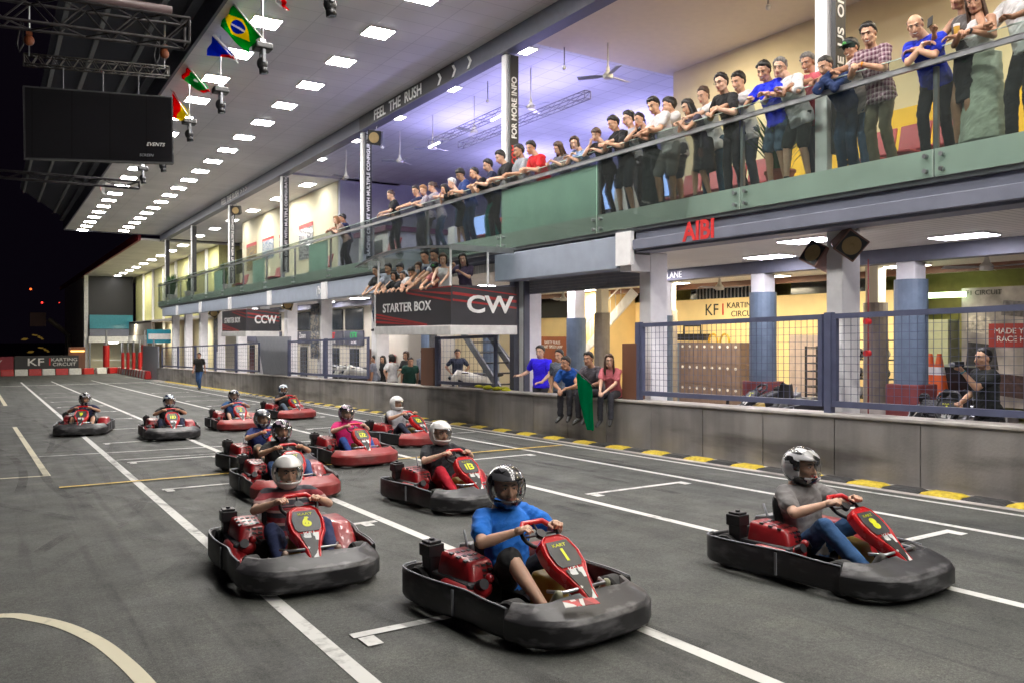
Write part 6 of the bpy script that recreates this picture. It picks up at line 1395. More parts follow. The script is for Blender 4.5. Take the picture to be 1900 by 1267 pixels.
# posters on the cream room wall
PO = [helmetmat('poster_print_%d' % i, a, b, .5) for i, (a, b) in enumerate((((.5, .5, .5), (.1, .1, .14)), ((.45, .45, .48), (.3, .12, .12)), ((.1, .12, .16), (.4, .36, .3)), ((.5, .35, .1), (.15, .12, .1)), ((.5, .5, .52), (.12, .2, .3))))]
def poster(px0, py0, px1, py1, X, m, label, off=.0):
    a, b = atX(px0, py0, X), atX(px1, py1, X); r = tag(empty('poster', (X, (a.y + b.y) / 2, (a.z + b.z) / 2)), label, 'poster', 'posters on the walls')
    y0, y1 = min(a.y, b.y), max(a.y, b.y); z1, z0 = max(a.z, b.z), min(a.z, b.z)
    mb = MB(); mb.box(X - .02, X - .004, y0, y1, z0, z1 - .12 * (z1 - z0)); par(mb.build('print', m), r)
    mb = MB(); mb.box(X - .022, X - .004, y0, y1, z1 - .118 * (z1 - z0), z1); par(mb.build('title_strip', M['red']), r)
poster(555, 420, 581, 478, 12.58, PO[0], 'large white poster with a red title nearest the hall wall'); poster(519, 437, 528, 478, 12.58, PO[1], 'narrow poster left of the large white one'); poster(487, 445, 508, 478, 12.58, PO[4], 'pale poster in the middle of the cream wall'); poster(458, 455, 476, 500, 12.58, PO[3], 'orange toned poster at the left end of the cream wall')
poster(603, 575, 628, 612, 10.06, PO[2], 'tall dark racing poster on a column right of the CCW box') if False else None
for x, y, lb in ((10.05, 29.0, 'tall coloured banner right of the CCW starter box'), (10.05, 44.6, 'tall coloured banner left of the CCW starter box')):
    mb = MB(); mb.box(x, x + .02, y - .45, y + .45, .9, 2.9); simple('hanging_banner', mb, PO[2], lb, 'banner', 'coloured banners on lower columns')
# collage board, yellow banner
p0, p1 = atX(1786, 536, 18.4), atX(1900, 700, 18.4)
r = tag(empty('collage_board', p0), 'large board with a grey car collage and red text at the back right', 'board')
mb = MB(); mb.box(18.36, 18.4, 6.9, p0.y, .2, p0.z); par(mb.build('board', mat('collage_print', (.34, .31, .31), .6, var=.5, scale=2.2)), r)
for y0, y1, z0, z1, c in ((9.0, 9.7, 1.0, 1.6, (.05, .05, .055)), (8.2, 8.95, 2.1, 2.5, (.12, .11, .12)), (9.1, 9.7, 1.75, 2.2, (.5, .46, .42)), (8.4, 9.3, .4, .95, (.06, .03, .03)), (7.2, 8.1, 2.1, 2.6, (.1, .1, .11)), (7.1, 8.2, .9, 1.5, (.3, .05, .05))): mb = MB(); mb.prism([(18.352, y0, z0), (18.352, y1, z0 + .08), (18.352, y1 - .05, z1), (18.352, y0 + .08, z1 - .06)], (.007, 0, 0)); par(mb.build('photo_patch', mat('collage_patch', c, .6, var=.5, scale=12)), r)
mb = MB(); mb.box(18.34, 18.355, 8.0, 9.2, 1.5, 2.0); par(mb.build('red_text_block', GRR), r)
par(text('board_lettering', 'KF1 CIRCUIT', .15, frame((18.33, 9.35, 2.68), (0, -1, 0), (0, 0, 1)), M['txtk']), r)
par(text('board_lettering', 'MADE YOUR\nRACE HERE', .17, frame((18.33, 8.6, 1.75), (0, -1, 0), (0, 0, 1)), M['txtw']), r)
YB = mat('yellow_banner', (.85, .5, .01), .5, var=.05)
for y0, y1, s_, lb in ((5.8, 8.6, 'IL', 'yellow banner behind the balding man in blue'), (8.9, 10.6, '23', 'yellow banner behind the checked shirt and the cap wearer')):
    r = tag(empty('yellow_banner', (13.4, y0, ZF)), lb, 'banner', 'yellow banners on the upper floor'); mb = MB(); mb.box(13.4, 13.44, y0, y1, ZF + .1, ZF + 1.75); par(mb.build('cloth_panel', YB), r)
    par(text('banner_lettering', s_, .4, frame((13.39, (y0 + y1) / 2, ZF + 1.35), (0, -1, 0), (0, 0, 1)), GRR), r)
# simulators in the hall: pods with lit screens
SB = emit('simulator_screen', (.35, .5, 1), 2.2); SW = emit('simulator_white', (.9, .95, 1), 4); BLU = mat('blue_pod', (.01, .04, .35), .35)
for i, (x, y, lb) in enumerate(((11.5, 12.9, 'blue racing simulator pod behind the black clad group'), (11.6, 14.6, 'blue racing simulator pod right of the solid green panel'), (11.9, 16.4, 'blue racing simulator pod deeper in the hall'), (11.8, 20.8, 'blue racing simulator pod behind the white haired woman'))):
    r = tag(empty('racing_simulator', (x, y, ZF), R(90)), lb, 'simulator', 'racing simulators in the hall')
    mb = MB(); mb.hexa([(-.5, -.6, 0), (.5, -.6, 0), (.5, .7, 0), (-.5, .7, 0)], [(-.45, -.5, .35), (.45, -.5, .35), (.35, .6, .28), (-.35, .6, .28)]); mb.build('pod', BLU, r, bevel=.04)
    mb = MB(); mb.box(-.55, .55, -.62, -.56, .7, 1.4); mb.build('screen_back', M['dark'], r); mb = MB(); mb.box(-.5, .5, -.555, -.55, .74, 1.36); mb.build('screen', SB, r)
    mb = MB(); mb.hexa([(-.22, .1, .3), (.22, .1, .3), (.22, .5, .3), (-.22, .5, .3)], [(-.2, .35, .95), (.2, .35, .95), (.2, .5, .95), (-.2, .5, .95)]); mb.build('seat', M['white'], r, bevel=.03)
    for k in (-.4, .4): mb = MB(); mb.box(k - .07, k + .07, .705, .715, .06, .26); mb.build('light_strip', SW, r)
mb = MB(); mb.box(30.5, 30.9, 16, 30, ZF, ZF + 2); 
bar = tag(empty('snack_kiosk', (22, 30, ZF)), 'white kiosk with a dark red roof strip at the back of the hall', 'kiosk')
mb = MB(); mb.box(13.2, 17, 29.5, 32.5, ZF, ZF + 1.9); par(mb.build('kiosk_body', M['white']), bar); mb = MB(); mb.box(13.0, 17.2, 29.3, 32.6, ZF + 1.905, ZF + 2.1); par(mb.build('kiosk_roof', mat('kiosk_roof_paint', (.15, .02, .08), .5)), bar)
mb = MB(); mb.box(13.15, 13.19, 30, 31.8, ZF + .9, ZF + 1.6); par(mb.build('kiosk_hatch', M['win']), bar)
# plants
LF = mat('plant_leaf', (.03, .11, .02), .5, var=.4, scale=30)
def plant(x, y, z, h, rad, n, label, pot=.22, potm=None):
    r = tag(empty('potted_plant', (x, y, z)), label, 'plant', 'potted plants at the balustrade'); rnd = random.Random(int(y * 10))
    mb = MB(); mb.cyl((0, 0, 0), (0, 0, pot * 1.3), pot * .7, pot, 20); mb.cyl((0, 0, pot * 1.3), (0, 0, pot * 1.45), pot * 1.08, pot * 1.08, 20); mb.build('pot', potm or mat('terracotta', (.35, .10, .06), .7), r)
    mb = MB()
    for k in range(n):
        a = rnd.random() * 6.28; b0 = Vector((rnd.uniform(-.5, .5) * pot, rnd.uniform(-.5, .5) * pot, pot * 1.3)); d = Vector((math.cos(a), math.sin(a), 0)); L_ = h * rnd.uniform(.5, 1); sp_ = rad * rnd.uniform(.3, 1)
        pr_ = [b0 + d * sp_ * t ** 1.6 + Vector((0, 0, L_ * (t - .25 * t * t))) for t in (0, .3, .6, .85, 1)]; w_ = d.cross(Vector((0, 0, 1))) * rnd.uniform(.015, .035)
        for i in range(4):
            wa, wb = (.4, 1, 1, .6, .05)[i], (.4, 1, 1, .6, .05)[i + 1]; mb.sheet([pr_[i] - w_ * wa, pr_[i] + w_ * wa, pr_[i + 1] + w_ * wb, pr_[i + 1] - w_ * wb])
    mb.build('leaves', LF, r, fix=False)
plant(10.25, 8.25, ZF, 1.15, .5, 130, 'leafy potted plant between the grey haired man and the coral pink polo')
plant(10.0, 56.6, ZF, 1.9, .55, 150, 'bushy plant at the far end of the balustrade', .3, M['white']); plant(10.1, 51.6, ZF, 1.6, .4, 70, 'small plant second from the far end of the balustrade', .3, M['white']); plant(10.2, 43.6, ZF, 1.6, .35, 50, 'thin plant near the cream room', .3, M['white'])
# lockers, racks
lk = tag(empty('locker_bank', (17.8, 17, gz(17))), 'bank of brown lockers with round white number discs in front of the yellow wall', 'lockers'); LKM = mat('locker_brown', (.17, .12, .105), .5)
for i in range(8):
    for j in range(3):
        y = 18.1 - i * .30; z = gz(17) + .04 + j * .62
        mb = MB(); mb.box(17.8, 18.25, y - .292, y - .004, z, z + .61); par(mb.build('locker_door', LKM), lk)
        mb = MB(); mb.cyl((17.799, y - .15, z + .50), (17.785, y - .15, z + .50), .04, n=12); par(mb.build('number_disc', M['white']), lk)
mb = MB(); mb.box(17.8, 18.25, 18.12, 18.5, gz(17), gz(17) + 1.9); par(mb.build('locker_end', M['bluepad']), lk)
mb = MB(); mb.box(17.9, 18.2, 17.2, 18.5, gz(17) + 1.95, gz(17) + 2.15); mb.tube([(18, 17.4, gz(17) + 2.15), (18, 17.4, gz(17) + 2.4), (18, 18.1, gz(17) + 2.4), (18, 18.1, gz(17) + 2.15)], .03, 6); simple('black_crate', mb, M['black'], 'black crate with a handle standing on the lockers', 'crate')
hr = tag(empty('hose_hanger', (18, 16.7, 1.6)), 'two looped yellow hoses on top of the lockers', 'hose'); 
for k in range(2): mb = MB(); mb.tube([(18.0, 16.9 - k * .45 + .17 * math.cos(a), gz(17) + 1.92 + .22 * math.sin(a)) for a in [math.pi * i / 10 for i in range(11)]], .03, 8, True); par(mb.build('hose_loop', mat('yellow_hose', (.6, .35, .02), .5), smooth=True), hr)
def rack(x, y, z, w_, h, rows, cols, label, nm='wire_rack', n_it=0):
    r = tag(empty(nm, (x, y, z)), label, 'rack', 'racks behind the fence')
    for yy in (0, w_): mb = MB(); mb.box(0, .04, yy, yy + .04, 0, h); mb.box(.45, .49, yy, yy + .04, 0, h); mb.build('upright', M['dark'], r)
    for j in range(rows): zz = .1 + (h - .15) * j / (rows - 1); mb = MB(); mb.box(.0, .49, .041, w_ - .001, zz, zz + .03); mb.build('shelf', M['dark'], r)
    for k in range(n_it):
        j = k % (rows - 1); zz = .13 + (h - .15) * j / (rows - 1); yy = .2 + (k // (rows - 1)) * .32; hel = empty('helmet', (x + .22, y + yy, z + zz + .12)); tag(hel, None, 'helmet', 'helmets stacked on the racks'); hel['label'] = 'dark spare helmet on a rack behind the fence'
        mb = MB(); mb.ell((0, 0, 0), (.13, .11, .12), 12, 8); mb.build('helmet_shell', HEL['silver'] if k % 3 else HEL['white'], hel, smooth=True)
        mb = MB(); mb.ell((-.03, 0, -.01), (.11, .09, .045), 12, 8); mb.build('helmet_visor', M['win'], hel, smooth=True)
rack(17.6, 12.6, gz(13), .75, 1.75, 9, 1, 'black ladder like rack beside the pale door'); rack(16.8, 10.6, gz(11), 1.6, 1.9, 5, 2, 'shelf of dark helmets left of the big padded column', n_it=16)
rack(11.9, 8.9, gz(9) , 1.9, .78, 2, 2, 'low bench of helmets behind the fence', n_it=4)
dn = tag(empty('display_box', (15, 9, .5)), 'black box display between the cones and the photographer', 'box'); mb = MB(); mb.box(15.6, 16.2, 8.0, 9.6, .3, 1.15); par(mb.build('box_body', M['black'], bevel=.02), dn); mb = MB(); mb.box(15.4, 15.8, 7.4, 10.4, .12, .29); par(mb.build('box_base', COP), dn)
CO = mat('orange_cone', (.7, .12, .02), .5)
for px, py, lb in ((1726, 668, 'orange traffic cone left of its pair'), (1743, 668, 'orange and white traffic cone right of its pair')):
    p = atX(px, py, 15.2); r = tag(empty('traffic_cone', (p.x, p.y, .6)), lb, 'cone', 'traffic cones behind the fence'); mb = MB(); mb.cyl((0, 0, .03), (0, 0, .8), .17, .04, 18); mb.build('cone_body', CO, r); mb = MB(); mb.cyl((0, 0, .4), (0, 0, .55), .112, .083, 18); mb.build('white_band', M['white'], r); mb = MB(); mb.box(-.2, .2, -.2, .2, 0, .03); mb.build('cone_foot', CO, r)
p = atX(1743, 548, 18.2); mb = MB(); mb.box(p.x, p.x + .1, p.y - .55, p.y + .55, p.z - .06, p.z + .06); simple('wall_light', mb, emit('greenish_tube', (.75, 1, .55), 7), 'greenish tube light on the olive back wall', 'light')
mb = MB(); mb.box(18.0, 18.45, 9.9, 11.1, -.3, 2.1); simple('cabinet', mb, mat('pale_green_cabinet', (.35, .37, .25), .5), 'pale green metal cabinet below the greenish tube light', 'cabinet', bevel=.01)
rp = tag(empty('standpipe', (12.0, 8, 0)), 'thin red standpipe with two red valves beside the grey padded column', 'pipe'); p = atX(1611, 600, 12.2); mb = MB(); mb.cyl((p.x, p.y, -.2), (p.x, p.y, 3.0), .011, n=8); par(mb.build('pipe', M['darkred']), rp)
for py in (597, 655): q = atX(1611, py, 12.2); mb = MB(); mb.cyl((q.x - .07, q.y, q.z), (q.x + .03, q.y, q.z), .05, n=12); par(mb.build('valve', M['red']), rp)
mb = MB(); p = atX(1020, 628, 17.6); mb.box(17.6, 17.64, 23.6, 25.4, .2, 1.7); sb = tag(mb.build('notice_board', mat('brown_notice_board', (.3, .09, .04), .5)), 'reddish brown notice board on the yellow wall behind the men in blue', 'board'); text('board_lettering', 'SAFETY RULES\nKART SPEED LAW', .16, frame((17.59, 24.5, 1.4), (0, -1, 0), (0, 0, 1)), M['txtw'], sb)
# spare karts on stands behind the fence
for (x, y, rz, lb) in ((11.4, 9.3, 75, 'dark kart raised on a work stand left of the central fence post'), (11.2, 6.1, 110, 'dark kart raised on a work stand between the padded column and the photographer')):
    r = ctree(proto[0]); r.location = (x, y, gz(y) + .52); r.rotation_euler = (R(-8), 0, R(rz)); tag(r, lb, 'kart', 'spare karts on stands')
    for q in r.children_recursive:
        if q.type == 'MESH':
            for sl in q.material_slots:
                if sl.material in (KE, KP): sl.link = 'OBJECT'; sl.material = M['dark']
    s_ = tag(empty('kart_stand', (x, y, gz(y))), 'steel stand under the ' + lb.split(' raised')[0] + (' left of the fence post' if y > 8 else ' beside the photographer'), 'stand', 'kart stands')
    mb = MB(); mb.tube([(-.4, -.4, .5), (.4, .4, .02)], .02, 6); mb.tube([(-.4, -.4, .02), (.4, .4, .5)], .02, 6); mb.build('cross_frame', M['grey'], s_); mb = MB(); mb.box(-.5, .5, -.5, .5, .50, .53); mb.build('stand_top', M['grey'], s_)
# motorbikes
WBK = mat('white_motorbike_fairing', (.6, .6, .55), .25, coat=.5)
def bike():
    r = empty('motorbike', (0, 0, 0), label='x', cat='motorbike')
    for y in (-.65, .68):
        mb = MB(); mb.tube([(0, y + .24 * math.cos(a), .3 + .24 * math.sin(a)) for a in [2 * math.pi * i / 20 for i in range(20)]], .06, 8, closed=True); t = mb.build('wheel', TY, r, smooth=True); mb = MB(); mb.cyl((-.03, y, .3), (.03, y, .3), .17, n=18); mb.build('rim', M['grey'], t)
    mb = MB(); mb.tube([(0, -.75, .62), (0, -.35, .78), (0, .1, .80), (0, .5, .92), (0, .68, .72)], [.08, .13, .17, .15, .09], 14, True); mb.build('fairing', WBK, r, smooth=True)
    mb = MB(); mb.tube([(0, -.3, .45), (0, .35, .45)], [.15, .17], 12, True); mb.build('engine', M['dark'], r, smooth=True)
    mb = MB(); mb.tube([(0, -.85, .9), (0, -.3, .86), (0, 0, .90)], [.05, .10, .08], 10, True); mb.build('saddle', M['black'], r, smooth=True)
    mb = MB(); mb.tube([(-.33, .28, 1.02), (-.1, .42, .98), (.1, .42, .98), (.33, .28, 1.02)], .018, 8, True); mb.build('handlebar', M['dark'], r, smooth=True)
    mb = MB(); mb.tube([(0, .45, .92), (0, .68, .3)], .03, 8); mb.build('fork', M['steel'], r, smooth=True)
    mb = MB(); mb.ell((0, .74, .82), (.09, .05, .06), 12, 8); mb.build('headlight', M['win'], r, smooth=True); return r
bk = bike(); 
for i, (px, X, rz, lb) in enumerate(((878, 12.0, 75, 'white motorbike parked below the starter box'), (640, 11.4, 60, 'motorbike parked leftmost of the three by the shop front'), (657, 11.3, 70, 'motorbike parked in the middle of the three by the shop front'), (676, 11.2, 60, 'motorbike parked rightmost of the three, next to the brown panel'))):
    o = bk if i == 0 else ctree(bk); p = atX(px, 680, X); o.location = (X, p.y, gz(p.y) + .02 + (.2 if i else .12)); o.rotation_euler = (0, R(-8), R(rz)); tag(o, lb, 'motorbike', 'motorbikes behind the pit wall')
mb = MB(); p = atX(722, 675, 13.8); mb.box(13.8, 13.95, p.y - .3, p.y + .3, .2, .95); fb = tag(mb.build('hose_cabinet', M['red']), 'red fire hose cabinet behind the woman in white', 'cabinet')
mb = MB(); mb.box(13.2, 13.21, 24.0, 27.6, -.6, 2.6); bl = simple('window_blind', mb, M['ccw'], 'cream slatted partition behind the motorbike', 'partition')
# ================================================================ far end
FBD = tag(empty('far_building', (11, 100, -2)), 'two storey building closing the far end with a dark upper screen and red roof edge', 'building')
def f_(mb, nm, m): return par(mb.build(nm, m), FBD)
mb = MB(); mb.box(8.72, 16, 60.6, 112, 8.3, 8.42); f_(mb, 'roof_soffit', M['soffit'])
mb = MB(); mb.box(8.55, 8.71, 60.6, 135, 8.26, 8.85); f_(mb, 'roof_edge', M['darkred'])
mb = MB(); mb.box(8.9, 13.6, 100.3, 100.5, 2.9, 8.28); f_(mb, 'dark_screen', M['dark'])
mb = MB(); mb.box(8.7, 8.9, 99.9, 128, -2.3, 8.24); f_(mb, 'side_wall', M['ccw'])
mb = MB(); mb.box(8.6, 9.0, 99.4, 99.88, -2.3, 8.28); f_(mb, 'corner_column', M['white'])
mb = MB(); mb.box(13.9, 16.1, 60.7, 100.4, 3.2, 8.28); f_(mb, 'upper_wall', mat('lime_cream_wall', (.6, .58, .25), .7))
for y in (64, 70, 76, 82, 88, 94): mb = MB(); mb.box(13.7, 13.88, y, y + .3, -1.8, 8.28); f_(mb, 'column', M['col'])
mb = MB(); mb.box(9.1, 13.4, 99.0, 99.1, 2.45, 3.95); f_(mb, 'teal_glass', mat('teal_glass_panel', (.05, .28, .36), .2)); mb = MB(); mb.box(9.1, 13.6, 98.95, 99.2, 1.65, 2.42); f_(mb, 'grey_apron', M['slab']); mb = MB(); mb.box(9.0, 13.7, 98.8, 100, .95, 1.62); f_(mb, 'white_slab_edge', M['white'])
mb = MB(); mb.box(13.0, 13.3, 84, 99, 1.75, 3.15); f_(mb, 'grey_balcony', M['greypad']); mb = MB(); mb.box(12.9, 13.3, 80, 99, .95, 1.7); f_(mb, 'balcony_slab', M['white'])
mb = MB(); mb.box(14.2, 14.4, 59.2, 99, -2.3, 3.19); f_(mb, 'ground_side_wall', M['cream']); mb = MB(); mb.box(13.0, 16, 59.4, 99, 3.0, 3.2); f_(mb, 'ground_ceiling', M['soffit'])
mb = MB(); mb.box(9.2, 16, 103, 103.2, -2.2, .9); f_(mb, 'ground_wall', M['cream']); 
mb = MB(); mb.box(9.3, 13.2, 98.4, 98.5, -1.0, -.95 + .02); f_(mb, 'canopy_lip', M['white'])
for x in (9.1, 10.6, 12.3, 13.4): mb = MB(); mb.cyl((x, 99, -2.2), (x, 99, .95), .1, n=10); f_(mb, 'pole', M['grey'])
mb = MB(); mb.box(11.0, 11.9, 98.9, 99.3, .88, .94); f_(mb, 'soffit_light', M['panel2'])
mb = MB(); mb.box(7.0, 8.6, 98, 98.5, -2.1, .5); f_(mb, 'side_shed', M['brown']); mb = MB(); mb.box(7.2, 8.5, 97.85, 97.95, .0, .14); f_(mb, 'orange_light', emit('sodium_tube', (1, .45, .12), 5))
sg = tag(empty('hanging_sign', (10, 62, 1.9)), 'small teal and white sign hanging at the far end of the pit lane', 'sign'); mb = MB(); mb.box(9.3, 10.9, 62, 62.05, 1.2, 2.15); par(mb.build('sign_board', mat('teal_sign', (.01, .25, .35), .4)), sg); mb = MB(); mb.box(9.4, 10.9, 61.985, 61.998, 1.45, 1.85); par(mb.build('white_strip', M['white']), sg)
for k in range(6):
    y = 62 + k * 3.2; x = 9.75
    r = tag(empty('red_bollard_post', (x, y, gz(y))), 'grey post with a red sleeve beside the far pit entry', 'post', 'red sleeved posts at the far pit entry')
    mb = MB(); mb.cyl((0, 0, 0), (0, 0, 2.8), .06, n=8); mb.build('post_pole', M['grey'], r); mb = MB(); mb.cyl((0, 0, .5), (0, 0, 1.9), .13, n=10); mb.build('red_sleeve', M['red'], r)
for x, lb in ((9.1, 'thick red padded pole at the left corner of the far building'), (12.4, 'thick orange red padded pole in front of the far building')):
    r = tag(empty('padded_pole', (x, 84, gz(84))), lb, 'post'); mb = MB(); mb.cyl((0, 0, 0), (0, 0, 4), .08, n=8); mb.build('pole', M['grey'], r); mb = MB(); mb.cyl((0, 0, .6), (0, 0, 2.6), .28, n=12); mb.build('padding', M['red'], r)
mb = MB(); mb.box(9.6, 9.7, 59.4, 66, -1.4, 1.0); simple('grey_hoarding', mb, M['grey'], 'plain grey hoarding continuing the pit wall at the far end', 'hoarding')
def blk(x, y, rz, red, k):
    if ('blk', red) not in used_b:
        r = empty('barrier_block', (0, 0, 0)); mb = MB(); mb.hexa([(-.48, -.22, 0), (.48, -.22, 0), (.48, .22, 0), (-.48, .22, 0)], [(-.48, -.14, .56), (.48, -.14, .56), (.48, .14, .56), (-.48, .14, .56)]); mb.build('barrier_shell', M['red'] if red else M['white'], r, bevel=.04); used_b[('blk', red)] = r
    else: r = ctree(used_b[('blk', red)])
    r.location = (x, y, gz(y)); r.rotation_euler = (0, 0, rz)
    tag(r, ('red' if red else 'white') + ' plastic barrier block in the chain across the far end', 'barrier', ('red' if red else 'white') + ' barrier blocks')
used_b = {}; path = [(-9, 83), (.7, 82), (6.9, 82.2), (10.2, 84), (9.9, 74), (9.4, 62)]; d_ = 0; k = 0
for (x0, y0), (x1, y1) in zip(path[:-1], path[1:]):
    L_ = math.hypot(x1 - x0, y1 - y0); n = int(L_ / .99)
    for i in range(n): t = (i + .5) / n; blk(lerp(x0, x1, t), lerp(y0, y1, t), math.atan2(y1 - y0, x1 - x0), k % 2, k); k += 1
kb = tag(empty('sponsor_board', (5, 86, -1)), 'long dark board lettered KF1 KARTING CIRCUIT behind the far barrier', 'board'); a = atY(27, 660, 86); b = atY(146, 684, 86)
mb = MB(); mb.box(a.x, b.x, 86, 86.1, -1.6, -.12); par(mb.build('board_panel', mat('board_charcoal', (.05, .05, .055), .6)), kb)
par(text('board_lettering', 'KF', .95, frame((lerp(a.x, b.x, .32), 85.98, -.72), (1, 0, 0), (0, 0, 1)), M['txtw'], sx=1.3, bold=.01), kb); par(text('board_lettering', '1', .95, frame((lerp(a.x, b.x, .54), 85.98, -.72), (1, 0, 0), (0, 0, 1)), M['txtr'], bold=.01), kb)
par(text('board_lettering', 'KARTING\nCIRCUIT', .42, frame((lerp(a.x, b.x, .77), 85.98, -.72), (1, 0, 0), (0, 0, 1)), M['txtw'], sx=1.2), kb)
mb = MB(); mb.box(-3, atY(25, 660, 85).x, 85, 85.1, -1.4, -.15); rb = tag(mb.build('red_sponsor_board', mat('board_red', (.3, .04, .06), .6)), 'red board with white lettering at the far left edge', 'board'); text('board_lettering', 'YY YY', .8, frame((-.2, 84.98, -.75), (1, 0, 0), (0, 0, 1)), M['txtw'], rb)
bl_ = tag(empty('boom_lift', (5, 110, 3)), 'dim boom lift with a basket against the night sky', 'boom lift')
a, b, c_ = atY(70, 590, 110), atY(90, 592, 110), atY(128, 622, 110); mb = MB(); mb.box(a.x - .8, a.x + .8, 109.3, 110.7, a.z - 1.0, a.z + .6); par(mb.build('basket', mat('dim_red_metal', (.08, .03, .025), .6)), bl_); mb = MB(); mb.tube([b, c_], .28, 8); mb.tube([c_, (c_.x, 110, -2.3)], .3, 8); par(mb.build('boom_arm', mat('dim_steel', (.12, .10, .08), .5)), bl_)
for px, py, col, s_, lb in ((57, 537, (1, .12, .02), .1, 'orange red beacon highest in the night sky'), (78, 562, (1, .04, .03), .09, 'red beacon above the boom lift'), (110, 562, (.8, .04, .03), .05, 'faint red beacon right of the boom lift')):
    p = atY(px, py, 150); mb = MB(); mb.ell(p, (s_ * 1.6,) * 3, 10, 8); simple('beacon', mb, emit('beacon_' + lb[:6], col, 3), lb, 'beacon', smooth=True)
for px, py, lb in ((62, 626, 'yellow lit tree crown or sign left of the boom lift'), (73, 649, 'small warm lit bush above the dark board')):
    p = atY(px, py, 140); mb = MB()
    for k in range(7): mb.ell(p + Vector((math.sin(k * 2.3) * 1.2, 0, math.cos(k * 1.7) * .35)), (.2 + .1 * (k % 3), .2, .1), 8, 6)
    simple('distant_lamp_cluster', mb, emit('warm_glow_%d' % px, (.9, .55, .1), .12), lb.replace('tree crown or sign', 'cluster'), 'lamp', smooth=True)  # glow is put into the material of these distant blobs
# ================================================================ ceiling lights: real panels, each a thing
def panel_proto(m, sx, sy):
    r = empty('ceiling_light', (0, 0, 0), label='x', cat='light')
    mb = MB(); mb.box(-sx / 2, sx / 2, -sy / 2, sy / 2, -.036, -.0305); mb.build('diffuser', m, r)
    mb = MB(); t = .02
    for a in ((-sx / 2 - t, sx / 2 + t, -sy / 2 - t, -sy / 2 - .001), (-sx / 2 - t, sx / 2 + t, sy / 2 + .001, sy / 2 + t), (-sx / 2 - t, -sx / 2 - .001, -sy / 2, sy / 2), (sx / 2 + .001, sx / 2 + t, -sy / 2, sy / 2)):
        mb.box(*a, -.03, 0)
    mb.build('frame', M['white'], r); return r
used = {}
def lamp(kind, m, sx, sy, x, y, z, label, group):
    if kind not in used: o = used[kind] = panel_proto(m, sx, sy)
    else: o = ctree(used[kind])
    o.location = (x, y, z); tag(o, label, 'light', group); return o
def ordn(i, n=0):
    w_ = 'first second third fourth fifth sixth seventh eighth ninth tenth eleventh twelfth thirteenth fourteenth fifteenth sixteenth seventeenth eighteenth nineteenth twentieth'.split()
    t_ = 'twenty thirty forty'.split()
    if i < 20: return w_[i]
    return t_[i // 10 - 2] + ' ' + w_[i % 10 - 0 - 0] if (i % 10) else t_[i // 10 - 2] + ' first'
k = 0
for i in range(-11, 19):
    y = 17.15 + i * 2.32; lamp('so', M['panel'], .58, .58, 7.43, y, ZS, '%s soffit panel from the foreground in the row nearer the roof beam' % ordn(i + 11), 'soffit lights in two rows')
for i in range(-11, 19):
    y = 17.95 + i * 2.33
    if y > 60: continue
    lamp('so', M['panel'], .58, .58, 5.1, y, ZS, '%s soffit panel from the foreground in the row along the roof edge' % ordn(i + 11), 'soffit lights in two rows')
for i in range(4):
    lamp('up', M['panel2'], .45, .45, 10.55, 19.45 + i * 3.5, 8.5, '%s bright square light in the hall ceiling just behind the lettered beam' % ordn(i), 'hall ceiling lights')
lamp('up', M['panel2'], .45, .45, 10.6, 15.9, 8.5, 'bright square hall ceiling light close to the column with the info banner', 'hall ceiling lights')
for i in range(9):
    lamp('fb', M['panel2'], .6, 1.1, 11.8, 62.5 + i * 4.5, 8.29, '%s light under the red edged roof of the far building, counting away from the camera' % ordn(i), 'far building roof lights')
for i in range(6):
    lamp('fa', M['panel2'], .5, .9, 11.8, 35 + i * 4.4, 8.42, '%s square light in the ceiling of the cream room at the far end' % ordn(i), 'far room ceiling lights')
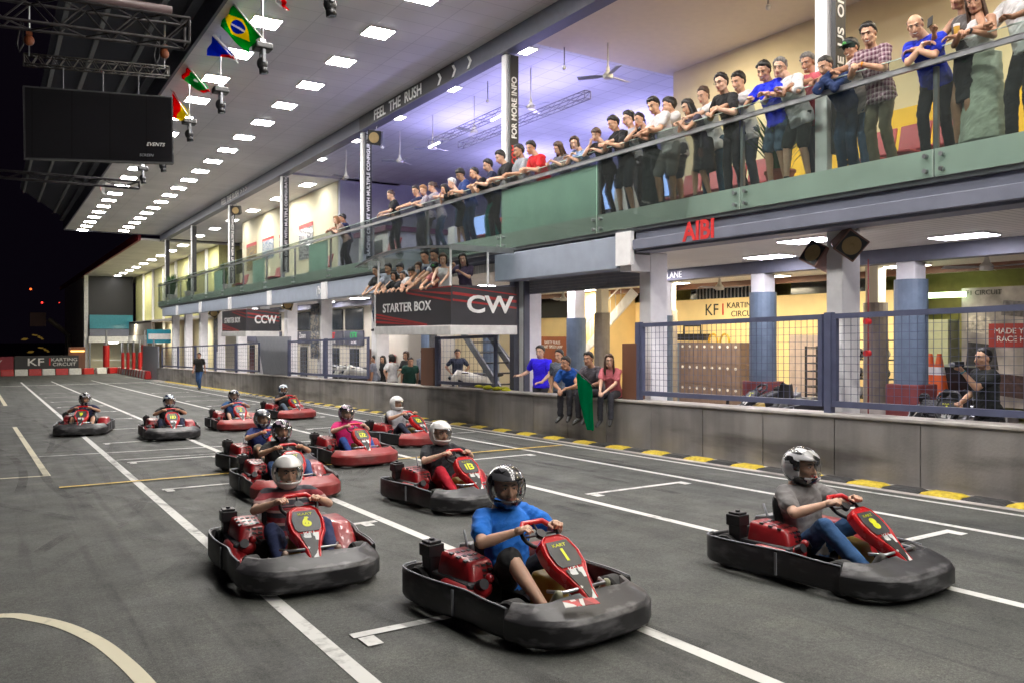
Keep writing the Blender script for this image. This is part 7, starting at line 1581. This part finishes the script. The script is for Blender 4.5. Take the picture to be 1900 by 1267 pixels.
pos = [(12.59, 6.5), (12.72, 10.2), (12.79, 13.7), (12.9, 17.2), (12.8, 21), (12.8, 25), (12.8, 30.6), (12.9, 34.7), (12.9, 40), (12.9, 46), (12.9, 52)]
for i, (x, y) in enumerate(pos): lamp('lo', M['panelv'], .5, .8, x - .35, y, 3.25, 'long pale violet light under the lower ceiling, %s from the right end' % ordn(i), 'lower ceiling lights by the track')
for i, (x, y) in enumerate([(16.46, 9.98), (16.59, 13.64), (16.48, 17), (16.5, 21), (16.5, 25)]): lamp('lw', M['panelw'], .4, .9, x, y, 3.25, 'warm light over the back of the pit area, %s from the right end' % ordn(i), 'warm lights at the back of the pit area')
lamp('lo', M['panelv'], .5, .8, 10.75, 8.1, 3.25, 'violet light beside the big speaker column near the front beam', 'lower ceiling lights by the track')

# lamps that light the upper rooms: violet stage battens on the hall trusses, added fill lamps in the rooms
for i, (x, y, pw) in enumerate(((12.2, 17.5, 150), (12.5, 22, 190), (17, 19, 230), (17, 25, 230), (23, 20, 200))):
    area('violet_batten', (x, y, 6.7), (R(180), 0, 0), .4, 2.5, pw * .62, (.48, .44, 1)); area('hall_fill', (x, y, 6.6), (0, 0, 0), .4, 2.5, pw * .3, (.7, .65, 1))  # the downward lamps are added fill for the dark hall
for x, y in ((12.4, 12.5), (12.4, 5.0), (12.4, 0.5)): area('room_fill', (x, y, 8.3), (0, 0, 0), .9, .9, 170, (1, .86, .62))  # added fill to brighten the front room wall, without fixtures
for x, y in ((11.3, 38), (11.3, 44)): area('room_fill', (x, y, 8.3), (0, 0, 0), .9, .9, 120, (1, .95, .8))  # extra fill added near the cream room's ceiling panels
for y in (62, 72, 82, 92): area('gallery_light', (11.8, y, 8.2), (0, 0, 0), 1, 1, 420, (1, .95, .85))
for y in (66, 80, 94): area('far_ground_fill', (12.5, y, 2.9), (0, 0, 0), 1, 1, 260, (1, .93, .7))  # added to brighten the cream wall below the far balcony, no fixtures
for y in (32, 38, 44, 51): area('shop_light', (12.2, y, 3.1), (0, 0, 0), .6, .9, 70, (1, .95, .88))
for y in (12, 16, 21): area('pit_light', (16.5, y, 3.15), (0, 0, 0), .5, .9, 130, (1, .86, .6))
flush()
